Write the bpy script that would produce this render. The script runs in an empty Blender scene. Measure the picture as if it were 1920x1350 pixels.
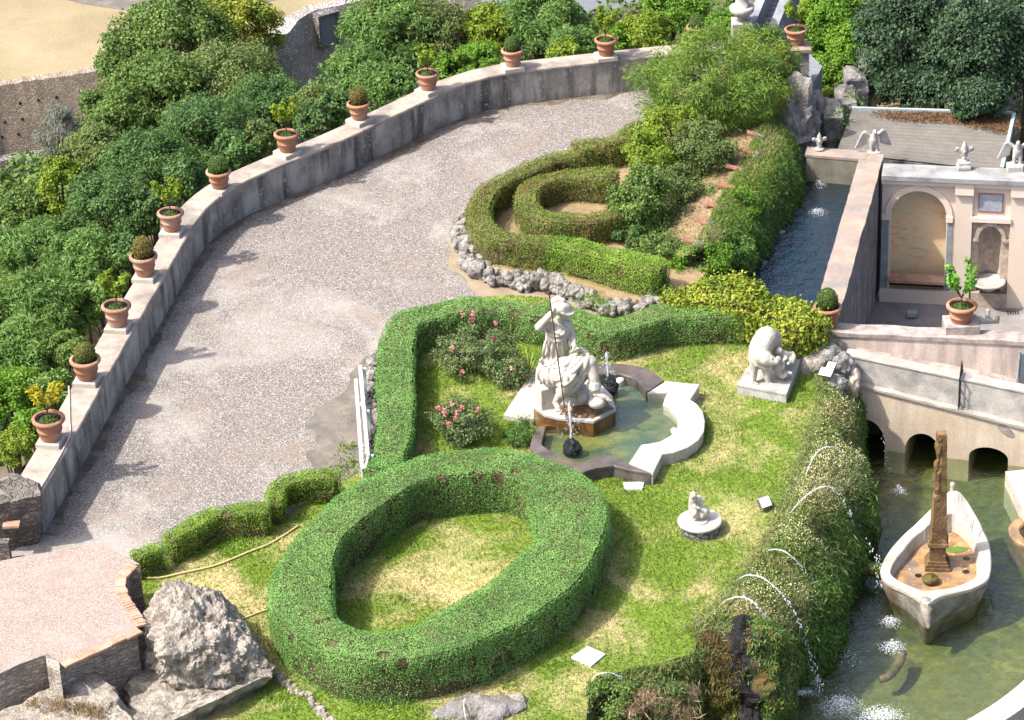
import bpy, bmesh, math, random
import numpy as np
from mathutils import Vector, Matrix, noise as mn

random.seed(11)
rng = np.random.default_rng(11)
scene = bpy.context.scene
COL = scene.collection

# ------------------------------------------------------------------ camera
F = 5700.0
CAM = np.array([0.0, -60.4, 33.5])
PITCH = math.radians(29.0)
ROLL = math.radians(2.3)
FWD = np.array([0, math.cos(PITCH), -math.sin(PITCH)])
R0 = np.array([1.0, 0, 0]); U0 = np.array([0, math.sin(PITCH), math.cos(PITCH)])
RGT = math.cos(ROLL) * R0 - math.sin(ROLL) * U0
UP = math.sin(ROLL) * R0 + math.cos(ROLL) * U0
cd = bpy.data.cameras.new('camera'); cam = bpy.data.objects.new('camera', cd); COL.objects.link(cam)
cd.sensor_width = 36.0; cd.lens = 36.0 * F / 1920.0; cd.clip_start = 1.0; cd.clip_end = 2000.0
cam.matrix_world = Matrix((( *[RGT[0], UP[0], -FWD[0]], CAM[0]), (RGT[1], UP[1], -FWD[1], CAM[1]),
                           (RGT[2], UP[2], -FWD[2], CAM[2]), (0, 0, 0, 1)))
scene.camera = cam

# ------------------------------------------------------------------ light
SUN = np.array([-0.72, -0.20, 1.0]); SUN = SUN / np.linalg.norm(SUN)
elev = math.asin(SUN[2]); azim = math.atan2(SUN[0], SUN[1])
world = bpy.data.worlds.new('World'); scene.world = world; world.use_nodes = True
wn = world.node_tree; bg = wn.nodes['Background']
sky = wn.nodes.new('ShaderNodeTexSky'); sky.sky_type = 'NISHITA'; sky.sun_disc = False
sky.sun_elevation = elev; sky.sun_rotation = azim % (2 * math.pi); sky.altitude = 200
sky.air_density = 0.7; sky.dust_density = 5.0
wn.links.new(sky.outputs[0], bg.inputs[0]); bg.inputs[1].default_value = 0.15
sd = bpy.data.lights.new('sun', 'SUN'); so = bpy.data.objects.new('sun', sd); COL.objects.link(so)
sd.energy = 3.1; sd.angle = math.radians(1.2); sd.color = (1.0, 0.955, 0.88)
so.location = (0, 0, 60)
so.rotation_euler = Vector(SUN.tolist()).to_track_quat('Z', 'Y').to_euler()
scene.view_settings.view_transform = 'Standard'; scene.view_settings.look = 'None'
scene.view_settings.gamma = 1.0; scene.view_settings.exposure = 1.24
cy = scene.cycles
cy.max_bounces = 6; cy.transparent_max_bounces = 12; cy.caustics_reflective = False; cy.caustics_refractive = False

# ------------------------------------------------------------------ where a line of sight meets a level
def P(px, py, z=0.0):
    d = FWD + (px - 960.0) / F * RGT - (py - 675.0) / F * UP
    return CAM + d * ((z - CAM[2]) / d[2])
def Q(px, py, Y):
    d = FWD + (px - 960.0) / F * RGT - (py - 675.0) / F * UP
    return CAM + d * ((Y - CAM[1]) / d[1])
def zat(xy, py):
    p = np.array([xy[0], xy[1], 0.0]) - CAM; k = (675.0 - py) / F
    return (k * p.dot(FWD) - p.dot(UP)) / (UP[2] - k * FWD[2])
def PL(lst, z):
    return [P(a, b, z) for a, b in lst]
def resample(pts, n, closed=False):
    pts = np.asarray(pts, float)
    if closed: pts = np.vstack([pts, pts[:1]])
    s = np.r_[0, np.cumsum(np.linalg.norm(np.diff(pts, axis=0), axis=1))]
    t = np.linspace(0, s[-1], n, endpoint=not closed)
    return np.stack([np.interp(t, s, pts[:, i]) for i in range(pts.shape[1])], 1)
def smooth_line(pts, n, closed=False):
    pts = [np.asarray(p, float) for p in pts]; m = len(pts); out = []
    segs = m if closed else m - 1
    for i in range(segs):
        if closed: a, b, c, d = pts[i - 1], pts[i], pts[(i + 1) % m], pts[(i + 2) % m]
        else: a, b, c, d = pts[max(i - 1, 0)], pts[i], pts[i + 1], pts[min(i + 2, m - 1)]
        for t in np.linspace(0, 1, 12, endpoint=False):
            out.append(0.5 * ((2 * b) + (c - a) * t + (2 * a - 5 * b + 4 * c - d) * t * t + (3 * b - a - 3 * c + d) * t ** 3))
    if not closed: out.append(pts[-1])
    return resample(out, n, closed)
def plen(pts):
    pts = np.asarray(pts); return float(np.linalg.norm(np.diff(pts, axis=0), axis=1).sum())
def inpoly(xy, poly):
    x, y = xy[:, 0], xy[:, 1]; poly = np.asarray(poly); c = np.zeros(len(x), bool); j = len(poly) - 1
    for i in range(len(poly)):
        xi, yi, xj, yj = poly[i][0], poly[i][1], poly[j][0], poly[j][1]
        hit = ((yi > y) != (yj > y)) & (x < (xj - xi) * (y - yi) / (yj - yi + 1e-12) + xi)
        c ^= hit; j = i
    return c
_K = [(rng.normal(size=3), rng.uniform(0, 6.28)) for _ in range(18)]
def wob(p, freq=1.0, seed=0):
    p = np.asarray(p, float); s = np.zeros(p.shape[:-1])
    for i in range(6):
        k, ph = _K[(i + seed * 3) % 18]; s += np.sin((p @ k) * freq * (1 + 0.37 * i) + ph + seed) / (1 + 0.3 * i)
    return s / 3.0

# ------------------------------------------------------------------ materials
def nm(name):
    m = bpy.data.materials.new(name); m.use_nodes = True
    nt = m.node_tree; nt.nodes.clear(); out = nt.nodes.new('ShaderNodeOutputMaterial'); return m, nt, out
def nd(nt, t, **kw):
    n = nt.nodes.new(t)
    for k, v in kw.items():
        if k in n.inputs: n.inputs[k].default_value = v
        else: setattr(n, k, v)
    return n
def lk(nt, a, b): nt.links.new(a, b)
def pos(nt, scale=(1, 1, 1), obj=False):
    if obj: src = nd(nt, 'ShaderNodeTexCoord').outputs['Object']
    else: src = nd(nt, 'ShaderNodeNewGeometry').outputs['Position']
    mp = nd(nt, 'ShaderNodeMapping'); mp.inputs['Scale'].default_value = scale; lk(nt, src, mp.inputs[0]); return mp.outputs[0]
def noise(nt, vec, scale, detail=4, rough=0.55, dist=0.0):
    n = nd(nt, 'ShaderNodeTexNoise', Scale=scale, Detail=detail, Roughness=rough, Distortion=dist); lk(nt, vec, n.inputs['Vector']); return n.outputs['Fac']
def ramp(nt, fac, stops, interp='LINEAR'):
    r = nd(nt, 'ShaderNodeValToRGB'); r.color_ramp.interpolation = interp; e = r.color_ramp.elements
    while len(e) > 1: e.remove(e[-1])
    e[0].position = stops[0][0]; e[0].color = (*stops[0][1], 1)
    for p, c in stops[1:]:
        x = e.new(p); x.color = (*c, 1)
    lk(nt, fac, r.inputs[0]); return r.outputs[0]
def math_(nt, op, a, b):
    n = nd(nt, 'ShaderNodeMath', operation=op)
    for i, v in enumerate((a, b)):
        if isinstance(v, (int, float)): n.inputs[i].default_value = v
        else: lk(nt, v, n.inputs[i])
    return n.outputs[0]
def mixc(nt, fac, a, b, mode='MIX'):
    n = nd(nt, 'ShaderNodeMix', data_type='RGBA', blend_type=mode)
    if isinstance(fac, (int, float)): n.inputs[0].default_value = fac
    else: lk(nt, fac, n.inputs[0])
    for i, v in ((6, a), (7, b)):
        if isinstance(v, tuple): n.inputs[i].default_value = (*v, 1)
        else: lk(nt, v, n.inputs[i])
    return n.outputs[2]
def step(nt, fac, lo, hi):
    n = nd(nt, 'ShaderNodeMapRange'); n.clamp = True
    n.inputs[1].default_value = lo; n.inputs[2].default_value = hi; lk(nt, fac, n.inputs[0]); return n.outputs[0]
def bumpn(nt, h, strength, dist=0.02):
    b = nd(nt, 'ShaderNodeBump', Strength=strength, Distance=dist); lk(nt, h, b.inputs['Height']); return b.outputs[0]
def pbr(nt, out, col, rough=0.8, nrm=None, spec=0.3):
    p = nd(nt, 'ShaderNodeBsdfPrincipled', Roughness=rough); p.inputs['Specular IOR Level'].default_value = spec
    if isinstance(col, tuple): p.inputs['Base Color'].default_value = (*col, 1)
    else: lk(nt, col, p.inputs['Base Color'])
    if nrm is not None: lk(nt, nrm, p.inputs['Normal'])
    lk(nt, p.outputs[0], out.inputs['Surface']); return p

def stone(name, light, dark, scale=2.0, stain=None, stain_amt=0.5, streak=False, fine=40, bump=0.4, rough=0.85, lo=0.35, hi=0.65, spots=None, bd=0.02):
    m, nt, out = nm(name); v = pos(nt)
    c = ramp(nt, noise(nt, v, scale, 6, 0.62, 0.4), [(lo, dark), (hi, light)])
    if stain:
        vv = pos(nt, (2.1, 2.1, 0.34)) if streak else v
        c = mixc(nt, math_(nt, 'MULTIPLY', step(nt, noise(nt, vv, 1.3 if streak else scale * 0.6, 5, 0.6), 0.46, 0.64), stain_amt), c, stain)
    if spots: c = mixc(nt, step(nt, noise(nt, v, 9, 3, 0.6), 0.60, 0.68), c, spots)
    f = noise(nt, v, fine, 3, 0.7)
    c = mixc(nt, 0.55, c, ramp(nt, f, [(0.3, (0.45, 0.45, 0.45)), (0.7, (1.0, 1.0, 1.0))]), 'MULTIPLY')
    if name == 'terracotta':
        oi = nd(nt, 'ShaderNodeObjectInfo'); c = mixc(nt, 0.8, c, ramp(nt, oi.outputs['Random'], [(0, (0.72, 0.66, 0.62)), (0.4, (1.0, 1.0, 1.0)), (0.7, (0.9, 0.95, 1.0)), (1, (0.82, 0.9, 0.95))]), 'MULTIPLY')
    h = math_(nt, 'ADD', math_(nt, 'MULTIPLY', noise(nt, v, scale * 4, 6, 0.65), 1.0), math_(nt, 'MULTIPLY', f, 0.4))
    pbr(nt, out, c, rough, bumpn(nt, h, bump, bd)); return m

GAIN = {'golden_leaves': 1.1, 'yellowed_citrus': 1.0, 'citrus_leaves': 1.1, 'rose_petals': 1.0, 'magenta_petals': 1.0, 'dry_grass': 1.0, 'strap_leaves': 1.1, 'meadow_fringe': 1.5, 'evergreen_crown': 1.7, 'bright_crown': 1.2, 'lime_crown': 1.05, 'box_hedge': 2.1, 'bright_hedge': 1.6, 'mid_green_crown': 2.0, 'dark_green_crown': 2.4, 'olive_crown': 1.9, 'feathery_crown': 1.75, 'hanging_greens': 1.8, 'fine_shrub': 1.6, 'olive_hedge': 1.7}
def leaf(name, cols, scale=1.2, trans=0.33, rough=0.55, patch=None, patch_amt=0.8, pscale=0.7, plo=0.55, phi=0.68):
    m, nt, out = nm(name); g = nd(nt, 'ShaderNodeNewGeometry')
    mp = nd(nt, 'ShaderNodeMapping'); lk(nt, g.outputs['Position'], mp.inputs[0]); v = mp.outputs[0]
    n1 = step(nt, noise(nt, v, scale, 3, 0.6), 0.3, 0.7)
    f = math_(nt, 'ADD', math_(nt, 'MULTIPLY', g.outputs['Random Per Island'], 0.55), math_(nt, 'MULTIPLY', n1, 0.45))
    gain = GAIN.get(name, 1.5); cols = [tuple(min(.6, x * gain) for x in cc) for cc in cols]; patch = tuple(min(.6, x * min(gain, 1.25)) for x in patch) if patch else None
    k = len(cols); c = ramp(nt, f, [(i / max(k - 1, 1), cc) for i, cc in enumerate(cols)])
    if patch: c = mixc(nt, math_(nt, 'MULTIPLY', step(nt, noise(nt, v, pscale, 4, 0.6), plo, phi), patch_amt), c, patch)
    p = nd(nt, 'ShaderNodeBsdfPrincipled', Roughness=rough); p.inputs['Specular IOR Level'].default_value = 0.25; lk(nt, c, p.inputs['Base Color'])
    t = nd(nt, 'ShaderNodeBsdfTranslucent'); lk(nt, mixc(nt, 0.4, c, (0.22, 0.27, 0.04)), t.inputs[0])
    mx = nd(nt, 'ShaderNodeMixShader'); mx.inputs[0].default_value = trans
    lk(nt, p.outputs[0], mx.inputs[1]); lk(nt, t.outputs[0], mx.inputs[2]); lk(nt, mx.outputs[0], out.inputs['Surface']); return m

def plain(name, col, rough=0.6, spec=0.4, metal=0.0, var=0.25, scale=6.0, bump=0.0):
    m, nt, out = nm(name); v = pos(nt)
    n = noise(nt, v, scale, 5, 0.6)
    c = ramp(nt, n, [(0.25, tuple(x * (1 - var) for x in col)), (0.75, tuple(min(1, x * (1 + var)) for x in col))])
    p = pbr(nt, out, c, rough, bumpn(nt, noise(nt, v, scale * 5, 4), bump, 0.01) if bump else None, spec); p.inputs['Metallic'].default_value = metal; return m

ZL0 = 0.10
WORN = [(P(800, 1090, ZL0)[:2], 1.9, .13), (P(390, 1120, ZL0)[:2], 1.7, .16), (P(480, 1230, ZL0)[:2], .8, .14), (P(1150, 1210, ZL0)[:2], 1.0, .10), (P(1380, 1010, ZL0)[:2], 1.1, .08), (P(880, 1320, ZL0)[:2], 1.2, .12), (P(1020, 1300, ZL0)[:2], 1.0, .12), (P(880, 700, ZL0)[:2], .9, -.03), (P(1500, 690, ZL0)[:2], .7, .05),
        (P(1235, 940, ZL0)[:2], .8, -.10), (P(1240, 1060, ZL0)[:2], 1.1, -.08), (P(800, 700, ZL0)[:2], .7, -.06), (P(1350, 820, ZL0)[:2], 1.2, -.05), (P(890, 960, ZL0)[:2], .8, -.08)]
def lawn_col(nt, v, greens, straws, lo, hi):
    n = noise(nt, v, 0.55, 6, 0.65, 0.6)
    for (c, r, a) in WORN:
        d = nd(nt, 'ShaderNodeVectorMath', operation='DISTANCE'); lk(nt, v, d.inputs[0]); d.inputs[1].default_value = (float(c[0]), float(c[1]), 0)
        n = math_(nt, 'ADD', n, math_(nt, 'MULTIPLY', step(nt, d.outputs['Value'], r, r * .35), a))
    fine = noise(nt, v, 9, 4, 0.7)
    f = step(nt, math_(nt, 'ADD', n, math_(nt, 'MULTIPLY', math_(nt, 'SUBTRACT', fine, 0.5), 0.35)), lo, hi)
    g = ramp(nt, noise(nt, v, 22, 3, 0.7), [(0.3, greens[0]), (0.7, greens[1])])
    s = ramp(nt, noise(nt, v, 26, 3, 0.7), [(0.3, straws[0]), (0.7, straws[1])])
    return mixc(nt, f, g, s)

def lawn_mat(name, lo, hi, greens=((0.08, 0.135, 0.015), (0.18, 0.26, 0.035)), straws=((0.34, 0.275, 0.125), (0.58, 0.475, 0.26)), blade=False):
    m, nt, out = nm(name); g = nd(nt, 'ShaderNodeNewGeometry')
    mp = nd(nt, 'ShaderNodeMapping'); lk(nt, g.outputs['Position'], mp.inputs[0]); mp.inputs['Scale'].default_value = (1, 1, 0)
    c = lawn_col(nt, mp.outputs[0], greens, straws, lo, hi)
    if blade:
        c = mixc(nt, 0.5, c, ramp(nt, g.outputs['Random Per Island'], [(0, (0.5, 0.5, 0.5)), (1, (1.0, 1.0, 1.0))]), 'MULTIPLY')
        p = nd(nt, 'ShaderNodeBsdfPrincipled', Roughness=0.6); p.inputs['Specular IOR Level'].default_value = 0.2; lk(nt, c, p.inputs['Base Color'])
        t = nd(nt, 'ShaderNodeBsdfTranslucent'); lk(nt, c, t.inputs[0]); mx = nd(nt, 'ShaderNodeMixShader'); mx.inputs[0].default_value = 0.3
        lk(nt, p.outputs[0], mx.inputs[1]); lk(nt, t.outputs[0], mx.inputs[2]); lk(nt, mx.outputs[0], out.inputs['Surface'])
    else:
        pbr(nt, out, c, 0.9, bumpn(nt, noise(nt, mp.outputs[0], 30, 4, 0.7), 0.6, 0.03), 0.1)
    return m

def gravel_mat(name, tones, patch, psc=0.35, cell=15.0, amt=0.6):
    m, nt, out = nm(name); v = pos(nt)
    vo = nd(nt, 'ShaderNodeTexVoronoi', Scale=cell); lk(nt, v, vo.inputs['Vector'])
    sep = nd(nt, 'ShaderNodeSeparateColor'); lk(nt, vo.outputs['Color'], sep.inputs[0])
    c = ramp(nt, sep.outputs[0], tones)
    c2 = ramp(nt, noise(nt, v, 34, 3, 0.7), [(0.3, (0.55, 0.53, 0.52)), (0.7, (1, 1, 1))])
    c = mixc(nt, 0.7, c, c2, 'MULTIPLY')
    pn = noise(nt, v, psc, 6, 0.66, 0.5)
    c = mixc(nt, math_(nt, 'MULTIPLY', step(nt, pn, 0.50, 0.66), amt), c, patch)
    c = mixc(nt, math_(nt, 'MULTIPLY', step(nt, noise(nt, v, psc * 2.3, 5, 0.65, 0.3), 0.52, 0.68), 0.5), c, (0.23, 0.175, 0.135))
    h = math_(nt, 'SUBTRACT', 1.0, vo.outputs['Distance'])
    pbr(nt, out, c, 0.9, bumpn(nt, h, 0.3, 0.02), 0.15); return m

def water_mat(name, tint, deep, mixd, bscale=3.0, bstr=0.25, rough=0.02, refl=0.26):
    m, nt, out = nm(name); v = pos(nt, (1, 1, 0))
    h = math_(nt, 'ADD', noise(nt, v, bscale, 4, 0.6, 0.8), math_(nt, 'MULTIPLY', noise(nt, v, bscale * 4, 3, 0.6, 0.5), 0.35))
    b = bumpn(nt, h, bstr, 0.08)
    tr = nd(nt, 'ShaderNodeBsdfTransparent'); tr.inputs[0].default_value = (*tint, 1)
    df = nd(nt, 'ShaderNodeBsdfDiffuse'); df.inputs[0].default_value = (*deep, 1)
    m1 = nd(nt, 'ShaderNodeMixShader'); m1.inputs[0].default_value = mixd; lk(nt, tr.outputs[0], m1.inputs[1]); lk(nt, df.outputs[0], m1.inputs[2])
    gl = nd(nt, 'ShaderNodeBsdfGlossy'); gl.inputs['Roughness'].default_value = rough; lk(nt, b, gl.inputs['Normal'])
    fr = nd(nt, 'ShaderNodeFresnel', IOR=1.33); lk(nt, b, fr.inputs['Normal'])
    m2 = nd(nt, 'ShaderNodeMixShader'); lk(nt, math_(nt, 'MULTIPLY', fr.outputs[0], refl), m2.inputs[0]); lk(nt, m1.outputs[0], m2.inputs[1]); lk(nt, gl.outputs[0], m2.inputs[2])
    lk(nt, m2.outputs[0], out.inputs['Surface']); return m

def masonry(name, light, dark, mortar, sc=(5.5, 5.5, 13.0), bump=0.8):
    m, nt, out = nm(name); v = pos(nt, sc)
    w = nd(nt, 'ShaderNodeVectorMath', operation='ADD')
    nz = nd(nt, 'ShaderNodeTexNoise', Scale=1.5, Detail=3); lk(nt, v, nz.inputs['Vector']); sc_ = nd(nt, 'ShaderNodeVectorMath', operation='SCALE'); sc_.inputs[3].default_value = 0.7
    lk(nt, nz.outputs['Color'], sc_.inputs[0]); lk(nt, v, w.inputs[0]); lk(nt, sc_.outputs[0], w.inputs[1])
    vo = nd(nt, 'ShaderNodeTexVoronoi', Scale=1.0, feature='F1'); lk(nt, w.outputs[0], vo.inputs['Vector'])
    ve = nd(nt, 'ShaderNodeTexVoronoi', Scale=1.0, feature='DISTANCE_TO_EDGE'); lk(nt, w.outputs[0], ve.inputs['Vector'])
    s = nd(nt, 'ShaderNodeSeparateColor'); lk(nt, vo.outputs['Color'], s.inputs[0])
    c = ramp(nt, s.outputs[0], [(0, dark), (0.55, tuple((a + b) / 2 for a, b in zip(light, dark))), (1, light)])
    c = mixc(nt, step(nt, ve.outputs[0], 0.10, 0.03), c, mortar)
    v2 = pos(nt); f = noise(nt, v2, 26, 5, 0.7)
    c = mixc(nt, 0.7, c, ramp(nt, f, [(0.3, (0.4, 0.4, 0.4)), (0.7, (1, 1, 1))]), 'MULTIPLY')
    big = noise(nt, v2, 0.9, 5, 0.6)
    c = mixc(nt, 0.6, c, ramp(nt, big, [(0.35, (0.62, 0.6, 0.58)), (0.62, (1, 1, 1))]), 'MULTIPLY')
    h = math_(nt, 'ADD', step(nt, ve.outputs[0], 0.0, 0.15), math_(nt, 'MULTIPLY', f, 0.8))
    pbr(nt, out, c, 0.9, bumpn(nt, h, bump, 0.04), 0.15); return m

def marble_panel(name):
    m, nt, out = nm(name); mp = nd(nt, 'ShaderNodeMapping'); mp.inputs['Rotation'].default_value = (0, math.radians(38), 0); mp.inputs['Scale'].default_value = (.55, 1, 1.9)
    lk(nt, nd(nt, 'ShaderNodeNewGeometry').outputs['Position'], mp.inputs[0]); v = mp.outputs[0]
    c = ramp(nt, noise(nt, v, 0.9, 7, 0.6, 1.0), [(0.3, (0.60, 0.40, 0.22)), (0.42, (0.66, 0.50, 0.30)), (0.52, (0.58, 0.50, 0.34)), (0.62, (0.66, 0.53, 0.34)), (0.70, (0.62, 0.34, 0.15))])
    c = mixc(nt, math_(nt, 'MULTIPLY', step(nt, noise(nt, v, 2.6, 6, 0.7, 1.2), 0.54, 0.64), 0.6), c, (0.55, 0.27, 0.10))
    pbr(nt, out, c, 0.45); return m

def droplet(name, amt=0.45):
    m, nt, out = nm(name)
    d = nd(nt, 'ShaderNodeBsdfPrincipled', Roughness=0.15); d.inputs['Base Color'].default_value = (0.85, 0.9, 0.93, 1)
    t = nd(nt, 'ShaderNodeBsdfTransparent'); mx = nd(nt, 'ShaderNodeMixShader'); mx.inputs[0].default_value = amt
    lk(nt, t.outputs[0], mx.inputs[1]); lk(nt, d.outputs[0], mx.inputs[2]); lk(nt, mx.outputs[0], out.inputs['Surface']); return m

M = {}
M['road'] = gravel_mat('road_gravel', [(0.0, (0.115, 0.10, 0.092)), (0.45, (0.19, 0.169, 0.154)), (0.75, (0.275, 0.25, 0.229)), (0.9, (0.38, 0.352, 0.322)), (1.0, (0.50, 0.47, 0.435))], (0.385, 0.355, 0.322), 0.30, 46.0, 0.6)
M['roof_gravel'] = gravel_mat('roof_gravel', [(0.0, (0.22, 0.17, 0.145)), (0.5, (0.33, 0.265, 0.23)), (1.0, (0.45, 0.385, 0.34))], (0.34, 0.28, 0.245), 0.8, 60.0, 0.5)
M['dirt'] = stone('dirt', (0.235, 0.205, 0.17), (0.14, 0.122, 0.105), 2.0, (0.105, 0.10, 0.095), 0.6, fine=30, bump=0.3)
M['base_brown'] = stone('mottled_brown', (0.20, 0.15, 0.105), (0.09, 0.075, 0.055), 3.0, (0.27, 0.25, 0.225), 0.6, fine=34, bump=0.5)
M['sand'] = stone('sandy_soil', (0.34, 0.27, 0.185), (0.23, 0.18, 0.125), 1.5, (0.36, 0.31, 0.26), 0.5, fine=34, bump=0.4)
M['bed'] = stone('bed_soil', (0.40, 0.29, 0.165), (0.25, 0.175, 0.10), 1.6, (0.17, 0.15, 0.05), 0.4, fine=30, bump=0.5)
M['lawn'] = lawn_mat('lawn', 0.47, 0.72)
M['blade'] = lawn_mat('lawn_blades', 0.47, 0.72, ((0.10, 0.172, 0.028), (0.24, 0.325, 0.072)), ((0.42, 0.34, 0.155), (0.72, 0.60, 0.34)), True)
M['parapet'] = stone('parapet_plaster', (0.43, 0.41, 0.375), (0.21, 0.195, 0.18), 1.3, (0.05, 0.046, 0.044), 0.8, True, fine=38, bump=0.35, spots=(0.38, 0.37, 0.36))
M['coping'] = stone('coping_stone', (0.46, 0.39, 0.325), (0.33, 0.27, 0.225), 2.2, (0.17, 0.155, 0.145), 0.7, fine=30, bump=0.3)
M['block'] = stone('block_stone', (0.52, 0.475, 0.41), (0.44, 0.40, 0.345), 3, (0.25, 0.24, 0.22), 0.35, fine=40, bump=0.3)
M['terracotta'] = stone('terracotta', (0.46, 0.215, 0.125), (0.35, 0.15, 0.085), 4, (0.50, 0.36, 0.28), 0.5, fine=50, bump=0.12, rough=0.75)
M['soil'] = plain('pot_soil', (0.045, 0.05, 0.02), 0.95, 0.1, var=0.5, scale=30, bump=0.6)
M['liner'] = plain('dark_liner', (0.02, 0.02, 0.022), 0.6)
M['bark'] = stone('bark', (0.13, 0.105, 0.08), (0.05, 0.04, 0.03), 6, fine=30, bump=0.7)
M['tufa'] = stone('tufa_rock', (0.42, 0.40, 0.37), (0.13, 0.125, 0.12), 5.0, (0.30, 0.25, 0.20), 0.4, fine=24, bump=1.0, lo=0.38, hi=0.6, bd=0.06)
M['boulder'] = stone('boulder_rock', (0.52, 0.465, 0.395), (0.23, 0.20, 0.165), 4.0, (0.32, 0.26, 0.19), 0.45, fine=20, bump=1.0, lo=0.36, hi=0.58, bd=0.08)
M['outcrop'] = stone('outcrop_rock', (0.36, 0.335, 0.325), (0.15, 0.14, 0.135), 3.0, (0.18, 0.17, 0.10), 0.5, fine=22, bump=1.0, bd=0.06)
M['marble'] = stone('white_marble', (0.60, 0.56, 0.49), (0.47, 0.425, 0.355), 3.5, (0.33, 0.29, 0.235), 0.7, True, fine=18, bump=0.3, rough=0.6)
M['marble_clean'] = stone('pale_travertine', (0.58, 0.54, 0.475), (0.47, 0.43, 0.37), 3.0, (0.36, 0.33, 0.28), 0.45, fine=18, bump=0.12, rough=0.6)
M['old_marble'] = stone('old_marble', (0.55, 0.525, 0.48), (0.35, 0.335, 0.31), 3.0, (0.22, 0.21, 0.20), 0.4, fine=30, bump=0.3, rough=0.7)
M['wet'] = stone('wet_stone', (0.22, 0.10, 0.022), (0.05, 0.028, 0.012), 3.0, (0.30, 0.24, 0.17), 0.3, fine=30, bump=0.4, rough=0.25)
M['wet_grey'] = stone('wet_grey_stone', (0.15, 0.128, 0.118), (0.075, 0.064, 0.06), 3.0, (0.17, 0.10, 0.04), 0.3, fine=30, bump=0.3, rough=0.3)
M['black_rock'] = stone('wet_black_rock', (0.035, 0.04, 0.045), (0.008, 0.009, 0.011), 8, fine=40, bump=1.0, rough=0.15, bd=0.05)
M['basin_floor'] = stone('basin_floor', (0.27, 0.23, 0.055), (0.08, 0.115, 0.045), 1.6, (0.05, 0.10, 0.075), 0.6, fine=12, bump=0.2)
def pond_floor_mat():
    m, nt, out = nm('pond_floor'); v = pos(nt); sx = nd(nt, 'ShaderNodeSeparateXYZ'); lk(nt, v, sx.inputs[0])
    c = ramp(nt, noise(nt, v, 3.2, 6, 0.7, 0.9), [(0.3, (0.06, 0.075, 0.022)), (0.5, (0.15, 0.145, 0.04)), (0.7, (0.36, 0.30, 0.115))])
    big = noise(nt, v, 0.42, 4, 0.55, 0.4)
    c = mixc(nt, math_(nt, 'MULTIPLY', step(nt, big, 0.42, 0.62), 0.75), c, ramp(nt, noise(nt, v, 5.0, 5, .7), [(0.35, (0.028, 0.06, 0.038)), (0.7, (0.12, 0.15, 0.085))]))
    y0 = float(P(1700, 1180, ZW0)[1]); near = step(nt, sx.outputs[1], y0 + 1.2, y0 - 1.4)
    c = mixc(nt, math_(nt, 'MULTIPLY', near, 0.5), c, ramp(nt, noise(nt, v, 6.0, 5, .7, .6), [(0.3, (0.20, 0.15, 0.05)), (0.7, (0.42, 0.33, 0.15))]))
    pbr(nt, out, c, 0.9, bumpn(nt, noise(nt, v, 9, 4), .4, .03), 0.1); return m
ZW0 = -2.0
M['pond_floor'] = pond_floor_mat()
M['canal_floor'] = plain('canal_floor', (0.012, 0.025, 0.028), 0.9)
M['basin_water'] = water_mat('basin_water', (0.80, 0.90, 0.78), (0.06, 0.10, 0.04), 0.02, 4.0, 0.7, 0.02, 0.28)
M['pond_water'] = water_mat('pond_water', (0.64, 0.74, 0.58), (0.03, 0.05, 0.02), 0.01, 2.6, 0.55, 0.02, 0.16)
M['canal_water'] = water_mat('canal_water', (0.3, 0.45, 0.45), (0.003, 0.015, 0.024), 0.85, 3.2, 1.0, 0.04, 0.30)
M['bridge'] = stone('bridge_plaster', (0.74, 0.615, 0.475), (0.58, 0.455, 0.33), 1.2, (0.42, 0.345, 0.27), 0.45, True, fine=34, bump=0.3)
M['bridge_parapet'] = stone('bridge_parapet', (0.56, 0.525, 0.475), (0.37, 0.345, 0.31), 2.2, (0.15, 0.15, 0.145), 0.6, fine=34, bump=0.4)
M['bridge_cap'] = stone('bridge_cap', (0.50, 0.46, 0.405), (0.36, 0.325, 0.285), 2.2, (0.25, 0.24, 0.22), 0.35, fine=34, bump=0.4)
M['lowwall'] = stone('low_wall_plaster', (0.74, 0.63, 0.545), (0.56, 0.465, 0.40), 0.9, (0.27, 0.235, 0.21), 0.6, True, fine=34, bump=0.25)
M['lowcap'] = stone('low_wall_cap', (0.54, 0.45, 0.395), (0.30, 0.25, 0.23), 4, (0.16, 0.15, 0.15), 0.5, fine=30, bump=0.6)
M['pinkcap'] = stone('pink_wall_cap', (0.42, 0.32, 0.26), (0.30, 0.225, 0.185), 1.8, (0.22, 0.21, 0.20), 0.75, fine=34, bump=0.4)
M['greywall'] = stone('rough_grey_wall', (0.27, 0.255, 0.27), (0.13, 0.12, 0.13), 2.5, (0.09, 0.085, 0.06), 0.5, True, fine=26, bump=0.9, bd=0.04)
M['endwall'] = stone('canal_end_wall', (0.30, 0.28, 0.22), (0.17, 0.16, 0.12), 1.5, (0.10, 0.10, 0.06), 0.5, True)
M['plaster'] = plain('cream_plaster', (0.64, 0.53, 0.43), 0.85, 0.2, var=0.06, scale=1.5, bump=0.1)
M['plaster_trim'] = plain('cream_trim', (0.68, 0.57, 0.47), 0.8, 0.2, var=0.06, scale=2.0, bump=0.1)
M['greycap'] = stone('grey_coping', (0.36, 0.355, 0.345), (0.20, 0.20, 0.20), 2.2, (0.44, 0.43, 0.42), 0.5, fine=30, bump=0.3)
M['blue_marble'] = stone('blue_grey_marble', (0.34, 0.39, 0.40), (0.24, 0.285, 0.30), 2.5, fine=12, bump=0.05, rough=0.45)
M['panel'] = marble_panel('veined_marble')
M['plaque'] = stone('grey_plaque', (0.42, 0.43, 0.47), (0.30, 0.31, 0.36), 2.5, fine=12, bump=0.05)
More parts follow.
